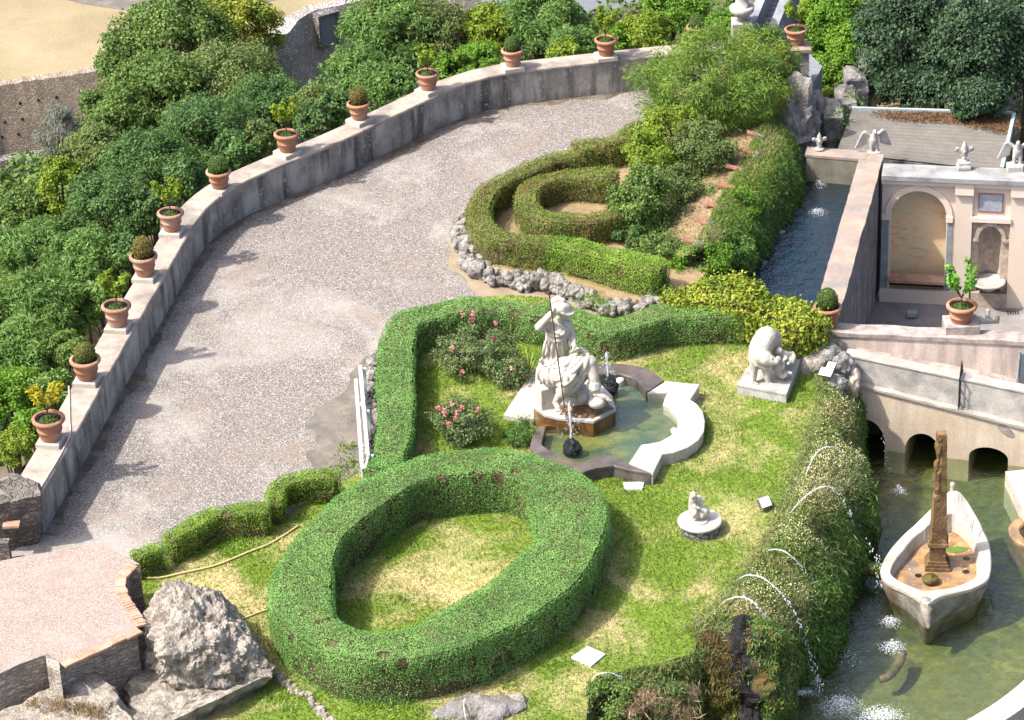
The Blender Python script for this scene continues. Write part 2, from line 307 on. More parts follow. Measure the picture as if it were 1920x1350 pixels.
M['plaque_frame'] = plain('plaque_frame', (0.27, 0.17, 0.16), 0.6)
M['brick'] = stone('brick', (0.50, 0.29, 0.20), (0.38, 0.215, 0.15), 5, (0.55, 0.46, 0.38), 0.5, fine=30, bump=0.3)
M['tile_red'] = stone('red_tile', (0.38, 0.165, 0.10), (0.25, 0.105, 0.065), 5, (0.45, 0.30, 0.24), 0.35, fine=30, bump=0.2)
M['niche'] = stone('pebbled_niche', (0.62, 0.50, 0.40), (0.36, 0.29, 0.23), 9, (0.30, 0.27, 0.23), 0.4, fine=40, bump=0.6)
M['court'] = stone('court_paving', (0.29, 0.28, 0.275), (0.19, 0.18, 0.175), 1.8, (0.24, 0.20, 0.17), 0.5, fine=26, bump=0.2)
M['shed_roof'] = stone('corrugated_roof', (0.215, 0.195, 0.165), (0.15, 0.138, 0.118), 1.4, (0.16, 0.15, 0.135), 0.5, fine=20, bump=0.3)
M['roof_edge'] = plain('roof_edge_metal', (0.34, 0.40, 0.40), 0.5)
M['litter'] = stone('leaf_litter', (0.22, 0.115, 0.045), (0.09, 0.05, 0.025), 8, fine=30, bump=0.8)
M['masonry'] = masonry('ruin_masonry', (0.80, 0.70, 0.60), (0.40, 0.335, 0.28), (0.62, 0.55, 0.48), bump=1.0)
M['ruin_dark'] = masonry('dark_ruin_masonry', (0.36, 0.32, 0.28), (0.16, 0.14, 0.12), (0.26, 0.235, 0.21), (6, 6, 12), 1.0)
M['far_rubble_lit'] = masonry('far_rubble_lit', (0.80, 0.74, 0.67), (0.42, 0.385, 0.35), (0.45, 0.42, 0.38), (9, 9, 13))  # lightened copy of rubble; slanting sun is put into its colour
M['farwall'] = masonry('far_masonry', (0.60, 0.49, 0.385), (0.40, 0.325, 0.25), (0.45, 0.37, 0.29), (8, 8, 15))
M['rubble'] = masonry('rubble', (0.48, 0.455, 0.43), (0.21, 0.195, 0.185), (0.12, 0.115, 0.11), (8, 8, 11))
M['field'] = stone('dry_field', (0.36, 0.29, 0.175), (0.27, 0.21, 0.125), 0.35, (0.23, 0.22, 0.10), 0.45, fine=12, bump=0.3)
M['valley'] = stone('valley_soil', (0.20, 0.16, 0.11), (0.10, 0.09, 0.05), 0.5, (0.05, 0.08, 0.02), 0.6, fine=8, bump=0.4)
M['asphalt'] = plain('asphalt', (0.14, 0.15, 0.165), 0.9, var=0.15)
M['slate'] = stone('grey_slab', (0.30, 0.31, 0.34), (0.20, 0.205, 0.23), 2, fine=30, bump=0.2)
M['white_metal'] = stone('white_steel', (0.66, 0.68, 0.69), (0.52, 0.54, 0.56), 5, (0.40, 0.36, 0.31), 0.35, fine=30, bump=0.05, rough=0.4)
M['lamp_white'] = plain('lamp_white', (0.60, 0.60, 0.59), 0.4, var=0.1)
M['lamp_dark'] = plain('lamp_dark', (0.10, 0.09, 0.085), 0.5)
M['iron'] = plain('dark_iron', (0.035, 0.036, 0.04), 0.55, metal=0.3)
M['rust'] = plain('rusty_iron', (0.075, 0.03, 0.018), 0.7)
M['hose'] = plain('pale_hose', (0.55, 0.45, 0.38), 0.55)
M['tan_hose'] = plain('tan_hose', (0.55, 0.42, 0.20), 0.6)
M['door'] = plain('grey_door', (0.16, 0.18, 0.19), 0.7, var=0.15)
M['dark'] = plain('painted_hollow_shade', (0.012, 0.01, 0.009), 0.95)  # near-black colour paints the shade of arches, holes, slots and bench underside
M['mossy'] = stone('mossy_wet_rock', (0.20, 0.125, 0.03), (0.045, 0.035, 0.012), 3.0, (0.07, 0.09, 0.012), 0.7, fine=26, bump=0.9, rough=0.5, bd=0.05)
def cascade_mat():
    m, nt, out = nm('wet_cascade_rock'); v = pos(nt); sx = nd(nt, 'ShaderNodeSeparateXYZ'); lk(nt, v, sx.inputs[0])
    c = ramp(nt, noise(nt, v, 3.0, 6, 0.65, 0.4), [(0.35, (0.03, 0.022, 0.009)), (0.65, (0.11, 0.07, 0.02))])
    c = mixc(nt, step(nt, noise(nt, pos(nt, (2, 2, .5)), 1.6, 4), 0.52, 0.66), c, (0.06, 0.08, 0.012))
    x0 = float(P(1390, 1322, -1.25)[0]); d = math_(nt, 'ABSOLUTE', math_(nt, 'SUBTRACT', math_(nt, 'ADD', sx.outputs[0], math_(nt, 'MULTIPLY', math_(nt, 'SUBTRACT', noise(nt, pos(nt, (1, 1, .6)), 1.8, 5, .65), .5), 1.3)), x0), 0)
    c = mixc(nt, step(nt, d, .40, .22), c, (0.009, 0.0085, 0.008))
    pbr(nt, out, c, 0.5, bumpn(nt, noise(nt, v, 12, 5, .65), 1.0, .06), 0.25); return m
M['cascade'] = cascade_mat()
M['bank_soil'] = stone('mossy_bank_soil', (0.11, 0.14, 0.035), (0.045, 0.06, 0.018), 2.5, (0.09, 0.075, 0.03), 0.4, fine=26, bump=0.9, bd=0.05)
M['obelisk'] = stone('mossy_obelisk', (0.26, 0.155, 0.075), (0.10, 0.055, 0.025), 3.5, (0.12, 0.11, 0.03), 0.5, fine=26, bump=0.8, bd=0.04)
M['boat_floor'] = stone('boat_floor', (0.48, 0.30, 0.14), (0.22, 0.12, 0.055), 2.6, (0.15, 0.13, 0.12), 0.85, fine=20, bump=0.3, rough=0.4, spots=(0.46, 0.35, 0.22))
M['boat'] = stone('boat_travertine', (0.58, 0.545, 0.48), (0.45, 0.41, 0.35), 2.4, (0.30, 0.25, 0.18), 0.5, fine=24, bump=0.35)
M['boat_low'] = stone('boat_hull_stone', (0.38, 0.35, 0.31), (0.17, 0.15, 0.125), 3.0, (0.16, 0.10, 0.04), 0.75, fine=24, bump=0.6)
M['algae'] = plain('green_algae', (0.09, 0.16, 0.02), 0.4, var=0.4, scale=12)
M['drop'] = droplet('water_drops', 0.6); M['foam'] = droplet('foam', 0.42); M['sheet'] = droplet('thin_water', 0.10)
M['film'] = droplet('falling_film', 0.42)
# foliage
M['hedge'] = leaf('box_hedge', [(0.019, 0.050, 0.012), (0.043, 0.102, 0.024), (0.083, 0.165, 0.038), (0.115, 0.205, 0.06)], 1.1, 0.12, patch=(0.13, 0.17, 0.05), patch_amt=0.45)
M['hedge_dry'] = leaf('olive_hedge', [(0.028, 0.05, 0.009), (0.07, 0.10, 0.016), (0.125, 0.155, 0.03), (0.155, 0.19, 0.04)], 1.4, 0.2, patch=(0.16, 0.105, 0.035), patch_amt=0.6, plo=0.5)
M['hedge_bright'] = leaf('bright_hedge', [(0.03, 0.07, 0.008), (0.07, 0.145, 0.014), (0.14, 0.235, 0.025), (0.18, 0.27, 0.04)], 1.3, 0.25, patch=(0.15, 0.17, 0.03), patch_amt=0.45)
M['core'] = plain('hedge_twigs', (0.085, 0.062, 0.035), 0.95, 0.05, var=0.5, scale=20)
M['gold'] = leaf('golden_leaves', [(0.05, 0.10, 0.01), (0.13, 0.20, 0.02), (0.27, 0.31, 0.03), (0.52, 0.48, 0.07)], 1.6, 0.25)
M['ball'] = leaf('box_ball', [(0.035, 0.06, 0.012), (0.09, 0.12, 0.02), (0.15, 0.16, 0.03)], 3.0, 0.2)
M['ball_brown'] = leaf('browned_box_ball', [(0.05, 0.05, 0.012), (0.12, 0.105, 0.025), (0.17, 0.15, 0.045)], 3.0, 0.2)
M['ball_green'] = leaf('green_box_ball', [(0.02, 0.05, 0.012), (0.05, 0.105, 0.02), (0.09, 0.16, 0.03)], 3.0, 0.2)
M['citrus'] = leaf('citrus_leaves', [(0.06, 0.12, 0.01), (0.16, 0.24, 0.015), (0.28, 0.34, 0.02)], 3.0, 0.35)
M['citrus_yellow'] = leaf('yellowed_citrus', [(0.16, 0.18, 0.012), (0.40, 0.36, 0.02), (0.55, 0.46, 0.03)], 3.0, 0.35)
M['lemon'] = leaf('lemon_leaves', [(0.03, 0.10, 0.012), (0.08, 0.21, 0.02), (0.15, 0.30, 0.035)], 3.0, 0.3)
M['rose'] = leaf('rose_leaves', [(0.04, 0.065, 0.022), (0.08, 0.115, 0.04), (0.15, 0.18, 0.08)], 2.5, 0.2, patch=(0.15, 0.09, 0.05), patch_amt=0.6)
M['petal'] = leaf('rose_petals', [(0.45, 0.07, 0.11), (0.62, 0.20, 0.22), (0.72, 0.34, 0.30)], 2.0, 0.2)
M['petal_deep'] = leaf('magenta_petals', [(0.35, 0.015, 0.09), (0.52, 0.05, 0.17)], 2.0, 0.2)
M['tree_mid'] = leaf('mid_green_crown', [(0.022, 0.044, 0.010), (0.055, 0.092, 0.02), (0.10, 0.15, 0.034)], 0.9, 0.25)
M['tree_dark'] = leaf('dark_green_crown', [(0.012, 0.032, 0.010), (0.032, 0.068, 0.018), (0.07, 0.115, 0.035)], 0.9, 0.3, patch=(0.09, 0.10, 0.035), patch_amt=0.4)
M['tree_olive'] = leaf('olive_crown', [(0.03, 0.05, 0.014), (0.07, 0.10, 0.028), (0.12, 0.145, 0.045)], 0.9, 0.25, patch=(0.13, 0.075, 0.03), patch_amt=0.5)
M['tree_yellow'] = leaf('yellowing_crown', [(0.05, 0.09, 0.012), (0.11, 0.16, 0.02), (0.20, 0.21, 0.025), (0.42, 0.32, 0.03)], 1.0, 0.3)
M['tree_feather'] = leaf('feathery_crown', [(0.026, 0.06, 0.014), (0.062, 0.12, 0.026), (0.115, 0.185, 0.045)], 0.8, 0.28, patch=(0.13, 0.085, 0.03), patch_amt=0.35, plo=0.6)
M['tree_bright'] = leaf('bright_crown', [(0.045, 0.11, 0.012), (0.10, 0.21, 0.018), (0.18, 0.30, 0.03)], 0.9, 0.3)
M['tree_lime'] = leaf('lime_crown', [(0.09, 0.15, 0.015), (0.18, 0.26, 0.025), (0.27, 0.34, 0.04)], 0.9, 0.3)
M['tree_grey'] = leaf('grey_crown', [(0.08, 0.09, 0.07), (0.13, 0.14, 0.115), (0.18, 0.19, 0.16)], 1.5, 0.2)
M['evergreen'] = leaf('evergreen_crown', [(0.010, 0.022, 0.010), (0.022, 0.045, 0.020), (0.05, 0.085, 0.042)], 0.8, 0.12, patch=(0.07, 0.10, 0.05), patch_amt=0.4)
M['fine'] = leaf('fine_shrub', [(0.035, 0.075, 0.012), (0.085, 0.145, 0.022), (0.15, 0.21, 0.035)], 1.0, 0.25, patch=(0.20, 0.21, 0.02), patch_amt=0.6)
M['curtain'] = leaf('hanging_greens', [(0.018, 0.045, 0.010), (0.045, 0.095, 0.018), (0.10, 0.16, 0.03)], 1.5, 0.25, patch=(0.15, 0.16, 0.06), patch_amt=0.5)
M['meadow'] = leaf('meadow_fringe', [(0.085, 0.11, 0.032), (0.155, 0.185, 0.07), (0.25, 0.26, 0.125)], 1.5, 0.33, patch=(0.21, 0.18, 0.09), patch_amt=0.45)
M['moss_brown'] = leaf('brown_moss', [(0.025, 0.018, 0.006), (0.06, 0.042, 0.012), (0.11, 0.085, 0.022)], 1.5, 0.15, patch=(0.10, 0.13, 0.02), patch_amt=0.7)
M['blossom'] = plain('cream_blossom', (0.62, 0.57, 0.32), 0.7, var=0.2)
M['dry_grass'] = leaf('dry_grass', [(0.24, 0.17, 0.10), (0.40, 0.30, 0.19)], 2.0, 0.2)
M['iris'] = leaf('strap_leaves', [(0.12, 0.20, 0.02), (0.28, 0.36, 0.05)], 2.0, 0.3)

# ------------------------------------------------------------------ mesh helpers
class MB:
    def __init__(s): s.v = []; s.f = []
    def add(s, v, f):
        k = len(s.v); s.v += [tuple(map(float, p)) for p in v]; s.f += [tuple(i + k for i in q) for q in f]; return s
    def box(s, c, size, rz=0.0, taper=1.0, ax=None):
        hx, hy, hz = size[0] / 2, size[1] / 2, size[2] / 2; cs, sn = math.cos(rz), math.sin(rz); v = []
        for z in (-hz, hz):
            k = taper if z > 0 else 1.0
            for x, y in ((-hx, -hy), (hx, -hy), (hx, hy), (-hx, hy)):
                x, y = x * k, y * k; v.append((c[0] + x * cs - y * sn, c[1] + x * sn + y * cs, c[2] + z))
        return s.add(v, [(0, 3, 2, 1), (4, 5, 6, 7), (0, 1, 5, 4), (1, 2, 6, 5), (2, 3, 7, 6), (3, 0, 4, 7)])
    def bbox(s, c, size, rz=0.0, b=0.02):          # box with chamfered upper edges
        s.box((c[0], c[1], c[2] - b / 2), (size[0], size[1], size[2] - b), rz)
        t = MB().box((c[0], c[1], c[2] + size[2] / 2 - b / 2), (size[0], size[1], b), rz, 1 - 2 * b / min(size[0], size[1])); return s.add(t.v, t.f)
    def prism(s, poly, z0, z1, bottom=False, top=True):
        n = len(poly); v = [(p[0], p[1], z0) for p in poly] + [(p[0], p[1], z1) for p in poly]
        f = [(i, (i + 1) % n, n + (i + 1) % n, n + i) for i in range(n)]
        if top: f.append(tuple(range(n, 2 * n)))
        if bottom: f.append(tuple(range(n - 1, -1, -1)))
        return s.add(v, f)
    def sheet(s, poly, z): return s.add([(p[0], p[1], z) for p in poly], [tuple(range(len(poly)))])
    def lathe(s, prof, c, seg=24, cap=True):
        v = []; f = []
        for r, z in prof:
            for i in range(seg):
                a = 2 * math.pi * i / seg; v.append((c[0] + r * math.cos(a), c[1] + r * math.sin(a), c[2] + z))
        for j in range(len(prof) - 1):
            for i in range(seg):
                i2 = (i + 1) % seg; f.append((j * seg + i, j * seg + i2, (j + 1) * seg + i2, (j + 1) * seg + i))
        if cap: f.append(tuple((len(prof) - 1) * seg + i for i in range(seg))); f.append(tuple(seg - 1 - i for i in range(seg)))
        return s.add(v, f)
    def tube(s, pts, rad, seg=8, cap=True):
        pts = [np.asarray(p, float) for p in pts]; n = len(pts)
        if not hasattr(rad, '__len__'): rad = [rad] * n
        v = []; f = []; a = None
        for i in range(n):
            t = pts[min(i + 1, n - 1)] - pts[max(i - 1, 0)]; t = t / (np.linalg.norm(t) + 1e-9)
            if a is None:
                a = np.cross(t, (0, 0, 1.0) if abs(t[2]) < 0.9 else (1.0, 0, 0))
            a = a - t * a.dot(t); a = a / (np.linalg.norm(a) + 1e-9); b = np.cross(t, a)
            for k in range(seg):
                g = 2 * math.pi * k / seg; v.append(pts[i] + rad[i] * (math.cos(g) * a + math.sin(g) * b))
        for i in range(n - 1):
            for k in range(seg):
                k2 = (k + 1) % seg; f.append((i * seg + k, i * seg + k2, (i + 1) * seg + k2, (i + 1) * seg + k))
        if cap: f.append(tuple(range(seg - 1, -1, -1))); f.append(tuple((n - 1) * seg + k for k in range(seg)))
        return s.add(v, f)
    def ico(s, c, r, sub=2, rot=None):
        v, f = ICO[sub]; r = np.asarray(r if hasattr(r, '__len__') else (r, r, r)); w = v * r
        if rot is not None: w = w @ np.asarray(rot).T
        return s.add(w + np.asarray(c), f)
    def limb(s, pts, rad, seg=12):                 # capsule chain with round joints
        for p, r in zip(pts, rad): s.ico(p, r, 2)
        for i in range(len(pts) - 1): s.tube([pts[i], pts[i + 1]], [rad[i], rad[i + 1]], seg)
        return s
    def build(s, name, mat, parent=None, origin=None, smooth=False, kind=None):
        return raw(name, np.array(s.v, float).reshape(-1, 3), s.f, mat, parent, origin, smooth, kind)
def _ico(sub):
    bm = bmesh.new(); bmesh.ops.create_icosphere(bm, subdivisions=sub, radius=1.0)
    bm.verts.ensure_lookup_table(); v = np.array([x.co[:] for x in bm.verts]); f = [tuple(w.index for w in x.verts) for x in bm.faces]; bm.free(); return v, f
ICO = {k: _ico(k) for k in (1, 2, 3, 4, 5, 6)}

def raw(name, v, f, mat, parent=None, origin=None, smooth=False, kind=None):
    if origin is None: origin = np.array(parent.location) if parent is not None and parent.get('_w') else np.zeros(3)
    me = bpy.data.meshes.new(name); v = v - np.asarray(origin, float)
    if isinstance(f, np.ndarray):
        n, k = f.shape; me.vertices.add(len(v)); me.vertices.foreach_set('co', v.astype(np.float32).ravel())
        me.loops.add(n * k); me.loops.foreach_set('vertex_index', f.astype(np.int32).ravel())
        me.polygons.add(n); me.polygons.foreach_set('loop_start', np.arange(0, n * k, k, dtype=np.int32)); me.update(calc_edges=True)
    else: me.from_pydata(v.tolist(), [], f); me.update()
    if smooth: me.polygons.foreach_set('use_smooth', np.ones(len(me.polygons), bool))
    me.materials.append(M[mat] if isinstance(mat, str) else mat)
    o = bpy.data.objects.new(name, me); COL.objects.link(o)
    if parent is not None: o.parent = parent
    else: o.location = origin
    if kind: o['kind'] = kind
    return o
def tag(o, label, cat, group=None):
    o['label'] = label; o['category'] = cat
    if group: o['group'] = group
    return o
def thing(name, label, cat, loc=(0, 0, 0), group=None):
    o = bpy.data.objects.new(name, None); COL.objects.link(o); o.empty_display_size = 0.3
    o.location = [float(x) for x in loc]; o['_w'] = 1; return tag(o, label, cat, group)
def dup(root, loc, rz=0.0, sc=1.0, label=None, group=None):
    r = root.copy(); COL.objects.link(r); r.location = [float(x) for x in loc]; r.rotation_euler = (0, 0, rz); r.scale = (sc, sc, sc)
    if label: r['label'] = label
    if group: r['group'] = group
    for ch in list(root.children):
        c = ch.copy(); COL.objects.link(c); c.parent = r
        for g in ch.children:
            d = g.copy(); COL.objects.link(d); d.parent = c
    return r
def nrmz(a): return a / (np.linalg.norm(a, axis=-1, keepdims=True) + 1e-9)
def leaves(Pn, N, size, aspect=0.5, tilt=0.8, lvar=0.35, along=None, fold=0.0):
    n = len(Pn); nn = nrmz(N + tilt * rng.normal(size=(n, 3)))
    a = rng.normal(size=(n, 3)) if along is None else along + 0.45 * rng.normal(size=(n, 3))
    u = nrmz(a - nn * (a * nn).sum(1, keepdims=True)); w = np.cross(nn, u)
    s = (size * (1 + lvar * rng.uniform(-1, 1, n)))[:, None]
    V = np.stack([Pn - u * s * 0.5, Pn + w * s * aspect * 0.5 + nn * s * fold, Pn + u * s * 0.5, Pn - w * s * aspect * 0.5 + nn * s * fold], 1).reshape(-1, 3)
    return V, np.arange(n * 4).reshape(n, 4)
def sample(v, f, n):
    v = np.asarray(v); T = []
    for q in f:
        for i in range(1, len(q) - 1): T.append((q[0], q[i], q[i + 1]))
    T = np.array(T); a, b, c = v[T[:, 0]], v[T[:, 1]], v[T[:, 2]]; cr = np.cross(b - a, c - a); ar = np.linalg.norm(cr, axis=1)
    k = rng.choice(len(T), n, p=ar / ar.sum()); r1 = np.sqrt(rng.random(n))[:, None]; r2 = rng.random(n)[:, None]
    return a[k] * (1 - r1) + b[k] * r1 * (1 - r2) + c[k] * r1 * r2, nrmz(cr[k]), ar.sum() / 2
def area(v, f): return sample(v, f, 1)[2]
def sculpt(name, mb, mat, parent=None, origin=None, voxel=0.03, smooth=4, disp=None):
    o = raw(name, np.array(mb.v), mb.f, mat, parent, origin, True)
    r = o.modifiers.new('r', 'REMESH'); r.mode = 'VOXEL'; r.voxel_size = voxel; r.use_smooth_shade = True
    if smooth: s = o.modifiers.new('s', 'SMOOTH'); s.iterations = smooth; s.factor = 0.5
    dg = bpy.context.evaluated_depsgraph_get(); me = bpy.data.meshes.new_from_object(o.evaluated_get(dg)); o.modifiers.clear()
    old = o.data; o.data = me; bpy.data.meshes.remove(old); me.name = name
    if not me.materials: me.materials.append(M[mat])
    me.polygons.foreach_set('use_smooth', np.ones(len(me.polygons), bool)); return o
def rough(v, amp, freq, seed=0.0, oct=5, ridge=False):
    out = []
    v = np.asarray(v); c = v.mean(0)
    for p in v:
        q = Vector(p.tolist()) * freq + Vector((seed, seed * 1.7, -seed))
        n = mn.fractal(q, 1.0, 2.1, oct) if not ridge else (mn.ridged_multi_fractal(q, 0.9, 2.1, oct, 0.9, 2.0) - 1.2) * 0.6
        d = p - c; d = d / (np.linalg.norm(d) + 1e-9); out.append(p + d * n * amp)
    return np.array(out)
def rock_mesh(c, r, seed, amp=0.3, freq=1.2, sub=4, ridge=False, flat=None):
    v, f = ICO[sub]; w = v * np.asarray(r); w = rough(w, amp, freq, seed, 5, ridge)
    if flat is not None: w[:, 2] = np.maximum(w[:, 2], flat)
    return w + np.asarray(c), f
def hull_rock(pts, seed, amp, freq, cuts=4, ridge=False):
    bm = bmesh.new()
    for p in pts: bm.verts.new([float(x) for x in p])
    r = bmesh.ops.convex_hull(bm, input=bm.verts)
    bmesh.ops.delete(bm, geom=[g for g in r['geom_interior'] if isinstance(g, bmesh.types.BMVert)], context='VERTS')
    bmesh.ops.triangulate(bm, faces=bm.faces)
    for _ in range(cuts):
        bmesh.ops.subdivide_edges(bm, edges=[e for e in bm.edges if e.calc_length() > 0.07], cuts=1, use_grid_fill=True)
        bmesh.ops.triangulate(bm, faces=bm.faces)
    bm.verts.ensure_lookup_table(); v = np.array([x.co[:] for x in bm.verts]); f = [tuple(w.index for w in x.verts) for x in bm.faces]; bm.free()
    return rough(v, amp, freq, seed, 6, ridge), f

# ================================================================== SETTING
ZL = 0.10      # lawn
ZB = 0.35      # raised bed
ZW = -2.0      # boat pond water
ZT = 0.10      # tops of the courtyard walls
ZC = -0.65     # canal water
ZV = -7.5      # valley behind the terrace
def structure(name, mb, mat, **k): return mb.build(name, mat, kind='structure', **k)

structure('ground', MB().sheet([(-900, -900), (900, -900), (900, 900), (-900, 900)], -9.0), 'valley')
structure('valley_slope', MB().sheet([tuple(p[:2]) for p in PL([(-700, 1700), (-900, -500), (2600, -500), (2600, 560), (1540, 560), (1400, 120), (1000, 220), (300, 560), (-60, 1000)], ZV)], ZV), 'valley')

# parapet line
inner_px = [(72, 928), (90, 898), (140, 812), (200, 703), (230, 650), (260, 597), (307, 517), (345, 450), (383, 393), (433, 353), (500, 320), (640, 262), (740, 215), (853, 163), (940, 138), (1040, 125), (1157, 112), (1273, 100), (1380, 91), (1470, 86)]
PH = 0.97
pin = smooth_line([P(a, b, PH) for a, b in inner_px], 150)[:, :2]
tan = nrmz(np.gradient(pin, axis=0)); lft = np.stack([-tan[:, 1], tan[:, 0]], 1)
pout = pin + lft * 0.60
road_poly = [tuple(p) for p in (pin + lft * 0.1)] + [tuple(P(a, b, 0)[:2]) for a, b in [(1500, 120), (1420, 330), (1300, 480), (1240, 640), (900, 900), (650, 960), (300, 1240), (-120, 1500), (-250, 1200)]]
structure('road', MB().sheet(road_poly, 0.0), 'road')
def patch(name, px, z, mat, n=120, amp=0.12, sd=0):
    l = smooth_line([P(a, b, z) for a, b in px], n, True); l = l + np.stack([wob(l, 3.1, sd), wob(l, 3.7, sd + 1), 0 * l[:, 0]], 1) * amp
    structure(name, MB().sheet([tuple(p[:2]) for p in l], z), mat)
patch('dirt_path', [(705, 655), (668, 688), (640, 735), (600, 770), (572, 798), (590, 815), (592, 838), (570, 852), (590, 880), (650, 905), (730, 890), (740, 700)], 0.006, 'dirt', amp=0.10)
patch('sand_path', [(868, 395), (846, 430), (842, 480), (868, 530), (905, 565), (960, 590), (1150, 640), (1240, 600), (1180, 555), (1000, 520), (900, 470)], 0.008, 'sand', amp=0.16, sd=3)

_in = pin - lft * 0.004; _w = (.20 + .16 * wob(np.c_[pin, pin[:, :1]], 2.3, 4) + .08 * wob(np.c_[pin, pin[:, :1]], 7.0, 1)).clip(.04)
structure('base_strip', MB().add([(x, y, .005) for x, y in _in] + [(x, y, .005) for x, y in _in - lft * _w[:, None]], [(i, i + 1, len(pin) + i + 1, len(pin) + i) for i in range(len(pin) - 1)]), 'base_brown')  # darker mottled brown strip of uneven width along the parapet base
# lawn (rolls over into the hanging bank on its pond side)
T_px = [(1545, 700), (1546, 740), (1536, 790), (1518, 850), (1492, 920), (1462, 985), (1428, 1050), (1392, 1100), (1352, 1140), (1316, 1176)]
W_px = [(1590, 790), (1606, 815), (1612, 880), (1616, 935), (1632, 985), (1606, 1045), (1592, 1105), (1562, 1180), (1552, 1235), (1500, 1290)]
T = smooth_line([P(a, b, ZL) for a, b in T_px], 90); W = smooth_line([P(a, b, ZW) for a, b in W_px], 90)
lawn_px = [(262, 1062), (330, 1040), (420, 1010), (500, 985), (560, 955), (640, 905), (688, 880), (696, 800), (702, 740), (706, 690), (728, 630), (760, 585), (850, 562), (960, 552), (1040, 560), (1110, 592), (1180, 580), (1250, 560), (1400, 545), (1540, 600), (1560, 660)]
lawn_xy = [tuple(P(a, b, ZL)[:2]) for a, b in lawn_px] + [tuple(p[:2]) for p in T] + [tuple(P(a, b, ZL)[:2]) for a, b in [(1300, 1225), (1230, 1245), (1150, 1262), (1105, 1300), (1090, 1420), (700, 1520), (300, 1520), (240, 1300)]]
structure('lawn', MB().prism(lawn_xy, -2.5, ZL), 'lawn')
bed_px = [(876, 407), (864, 430), (869, 465), (885, 494), (921, 517), (969, 527), (1021, 533), (1066, 546), (1108, 562), (1147, 578), (1195, 578), (1240, 570), (1330, 520), (1330, 440), (1360, 350), (1420, 240), (1440, 130), (1300, 150), (1200, 240), (1080, 270), (1000, 300), (930, 340)]
_b = smooth_line(PL(bed_px, ZB), 140, True); _c = _b.mean(0); bed_xy = [tuple((_c + (p - _c) * .955)[:2]) for p in _b]
structure('planting_bed', MB().prism(bed_xy, -1.0, ZB), 'bed')

# water bodies
Bn0, Bn1 = P(1662, 845, ZW), P(1813, 863, ZW); bd = nrmz((Bn1 - Bn0)[None, :2])[0]     # line of the bridge face
BN = np.array([bd[1], -bd[0]])                                                        # towards the pond
pond_px = [(1440, 1500), (1400, 1250), (1450, 1100), (1560, 900), (1570, 780), (1640, 740), (2050, 800), (2150, 1100), (2050, 1500)]
structure('pond_floor', MB().sheet([tuple(P(a, b, ZW - .55)[:2]) for a, b in pond_px], ZW - .55), 'pond_floor')
structure('pond_water', MB().sheet([tuple(P(a, b, ZW)[:2]) for a, b in pond_px], ZW), 'pond_water')
canal_px = [(1500, 322), (1640, 326), (1600, 480), (1540, 600), (1480, 640), (1380, 560), (1330, 480), (1420, 360)]
structure('canal_floor', MB().sheet([tuple(P(a, b, ZC - .6)[:2]) for a, b in canal_px], ZC - .6), 'canal_floor')
structure('canal_water', MB().sheet([tuple(P(a, b, ZC)[:2]) for a, b in canal_px], ZC), 'canal_water')

# far slopes
fpx = [(-400, 185), (0, 163), (95, 148), (185, 134), (330, 118), (520, 70), (620, 6), (700, -60), (500, -200), (-400, -200)]
structure('field', MB().sheet([tuple(P(a, b, -5.0)[:2]) for a, b in fpx], -5.0), 'field')
structure('field_path', MB().sheet([tuple(P(a, b, -4.99)[:2]) for a, b in [(60, -20), (150, 6), (240, 20), (420, 22), (560, -10), (560, -40), (60, -60)]], -4.99), 'dirt')
structure('far_road', MB().sheet([tuple(P(a, b, -5.6)[:2]) for a, b in [(1050, 32), (1110, 26), (1190, 8), (1230, -30), (900, -80), (860, 40)]], -5.6), 'asphalt')
structure('vine_slope', MB().sheet([tuple(P(a, b, -3.0)[:2]) for a, b in [(1460, 330), (1640, 330), (1800, 200), (1800, -120), (1480, -120)]], -3.0), 'bed')

# ================================================================== WALLS AND BUILDINGS
t = thing('parapet_wall', 'long curved grey plaster parapet with broad coping edging the gravel road', 'wall', (*P(345, 450, 0)[:2], 0))
n = len(pin); mb = MB()
prof_in, prof_out = pin, pout
v = [(x, y, -0.3) for x, y in prof_in] + [(x, y, PH - .07) for x, y in prof_in] + [(x, y, PH - .07) for x, y in prof_out] + [(x, y, ZV - .2) for x, y in prof_out]
f = []
for i in range(n - 1):
    for k in (0, 2): f.append((k * n + i, k * n + i + 1, (k + 1) * n + i + 1, (k + 1) * n + i))
f += [(0, n, 2 * n, 3 * n), (n - 1, 4 * n - 1, 3 * n - 1, 2 * n - 1)]
mb.add(v, f).build('wall_body', 'parapet', t)
ci, co = pin - lft * 0.025, pout + lft * 0.03; mb = MB()
jit = (wob(np.c_[pin, pin[:, :1]], 5, 2) * .012)
ci = ci - lft * jit[:, None]
v = [(x, y, PH - .07) for x, y in ci] + [(x, y, PH - .02) for x, y in ci] + [(x, y, PH) for x, y in ci + lft * .02] + [(x, y, PH) for x, y in co - lft * .02] + [(x, y, PH - .02) for x, y in co] + [(x, y, PH - .07) for x, y in co]
f = []
for k in range(5):
    for i in range(n - 1): f.append((k * n + i, k * n + i + 1, (k + 1) * n + i + 1, (k + 1) * n + i))
for i in range(n - 1): f.append((5 * n + i, 5 * n + i + 1, i + 1, i))
f.append(tuple(k * n for k in range(6)))
mb.add(v, f).build('coping', 'coping', t)

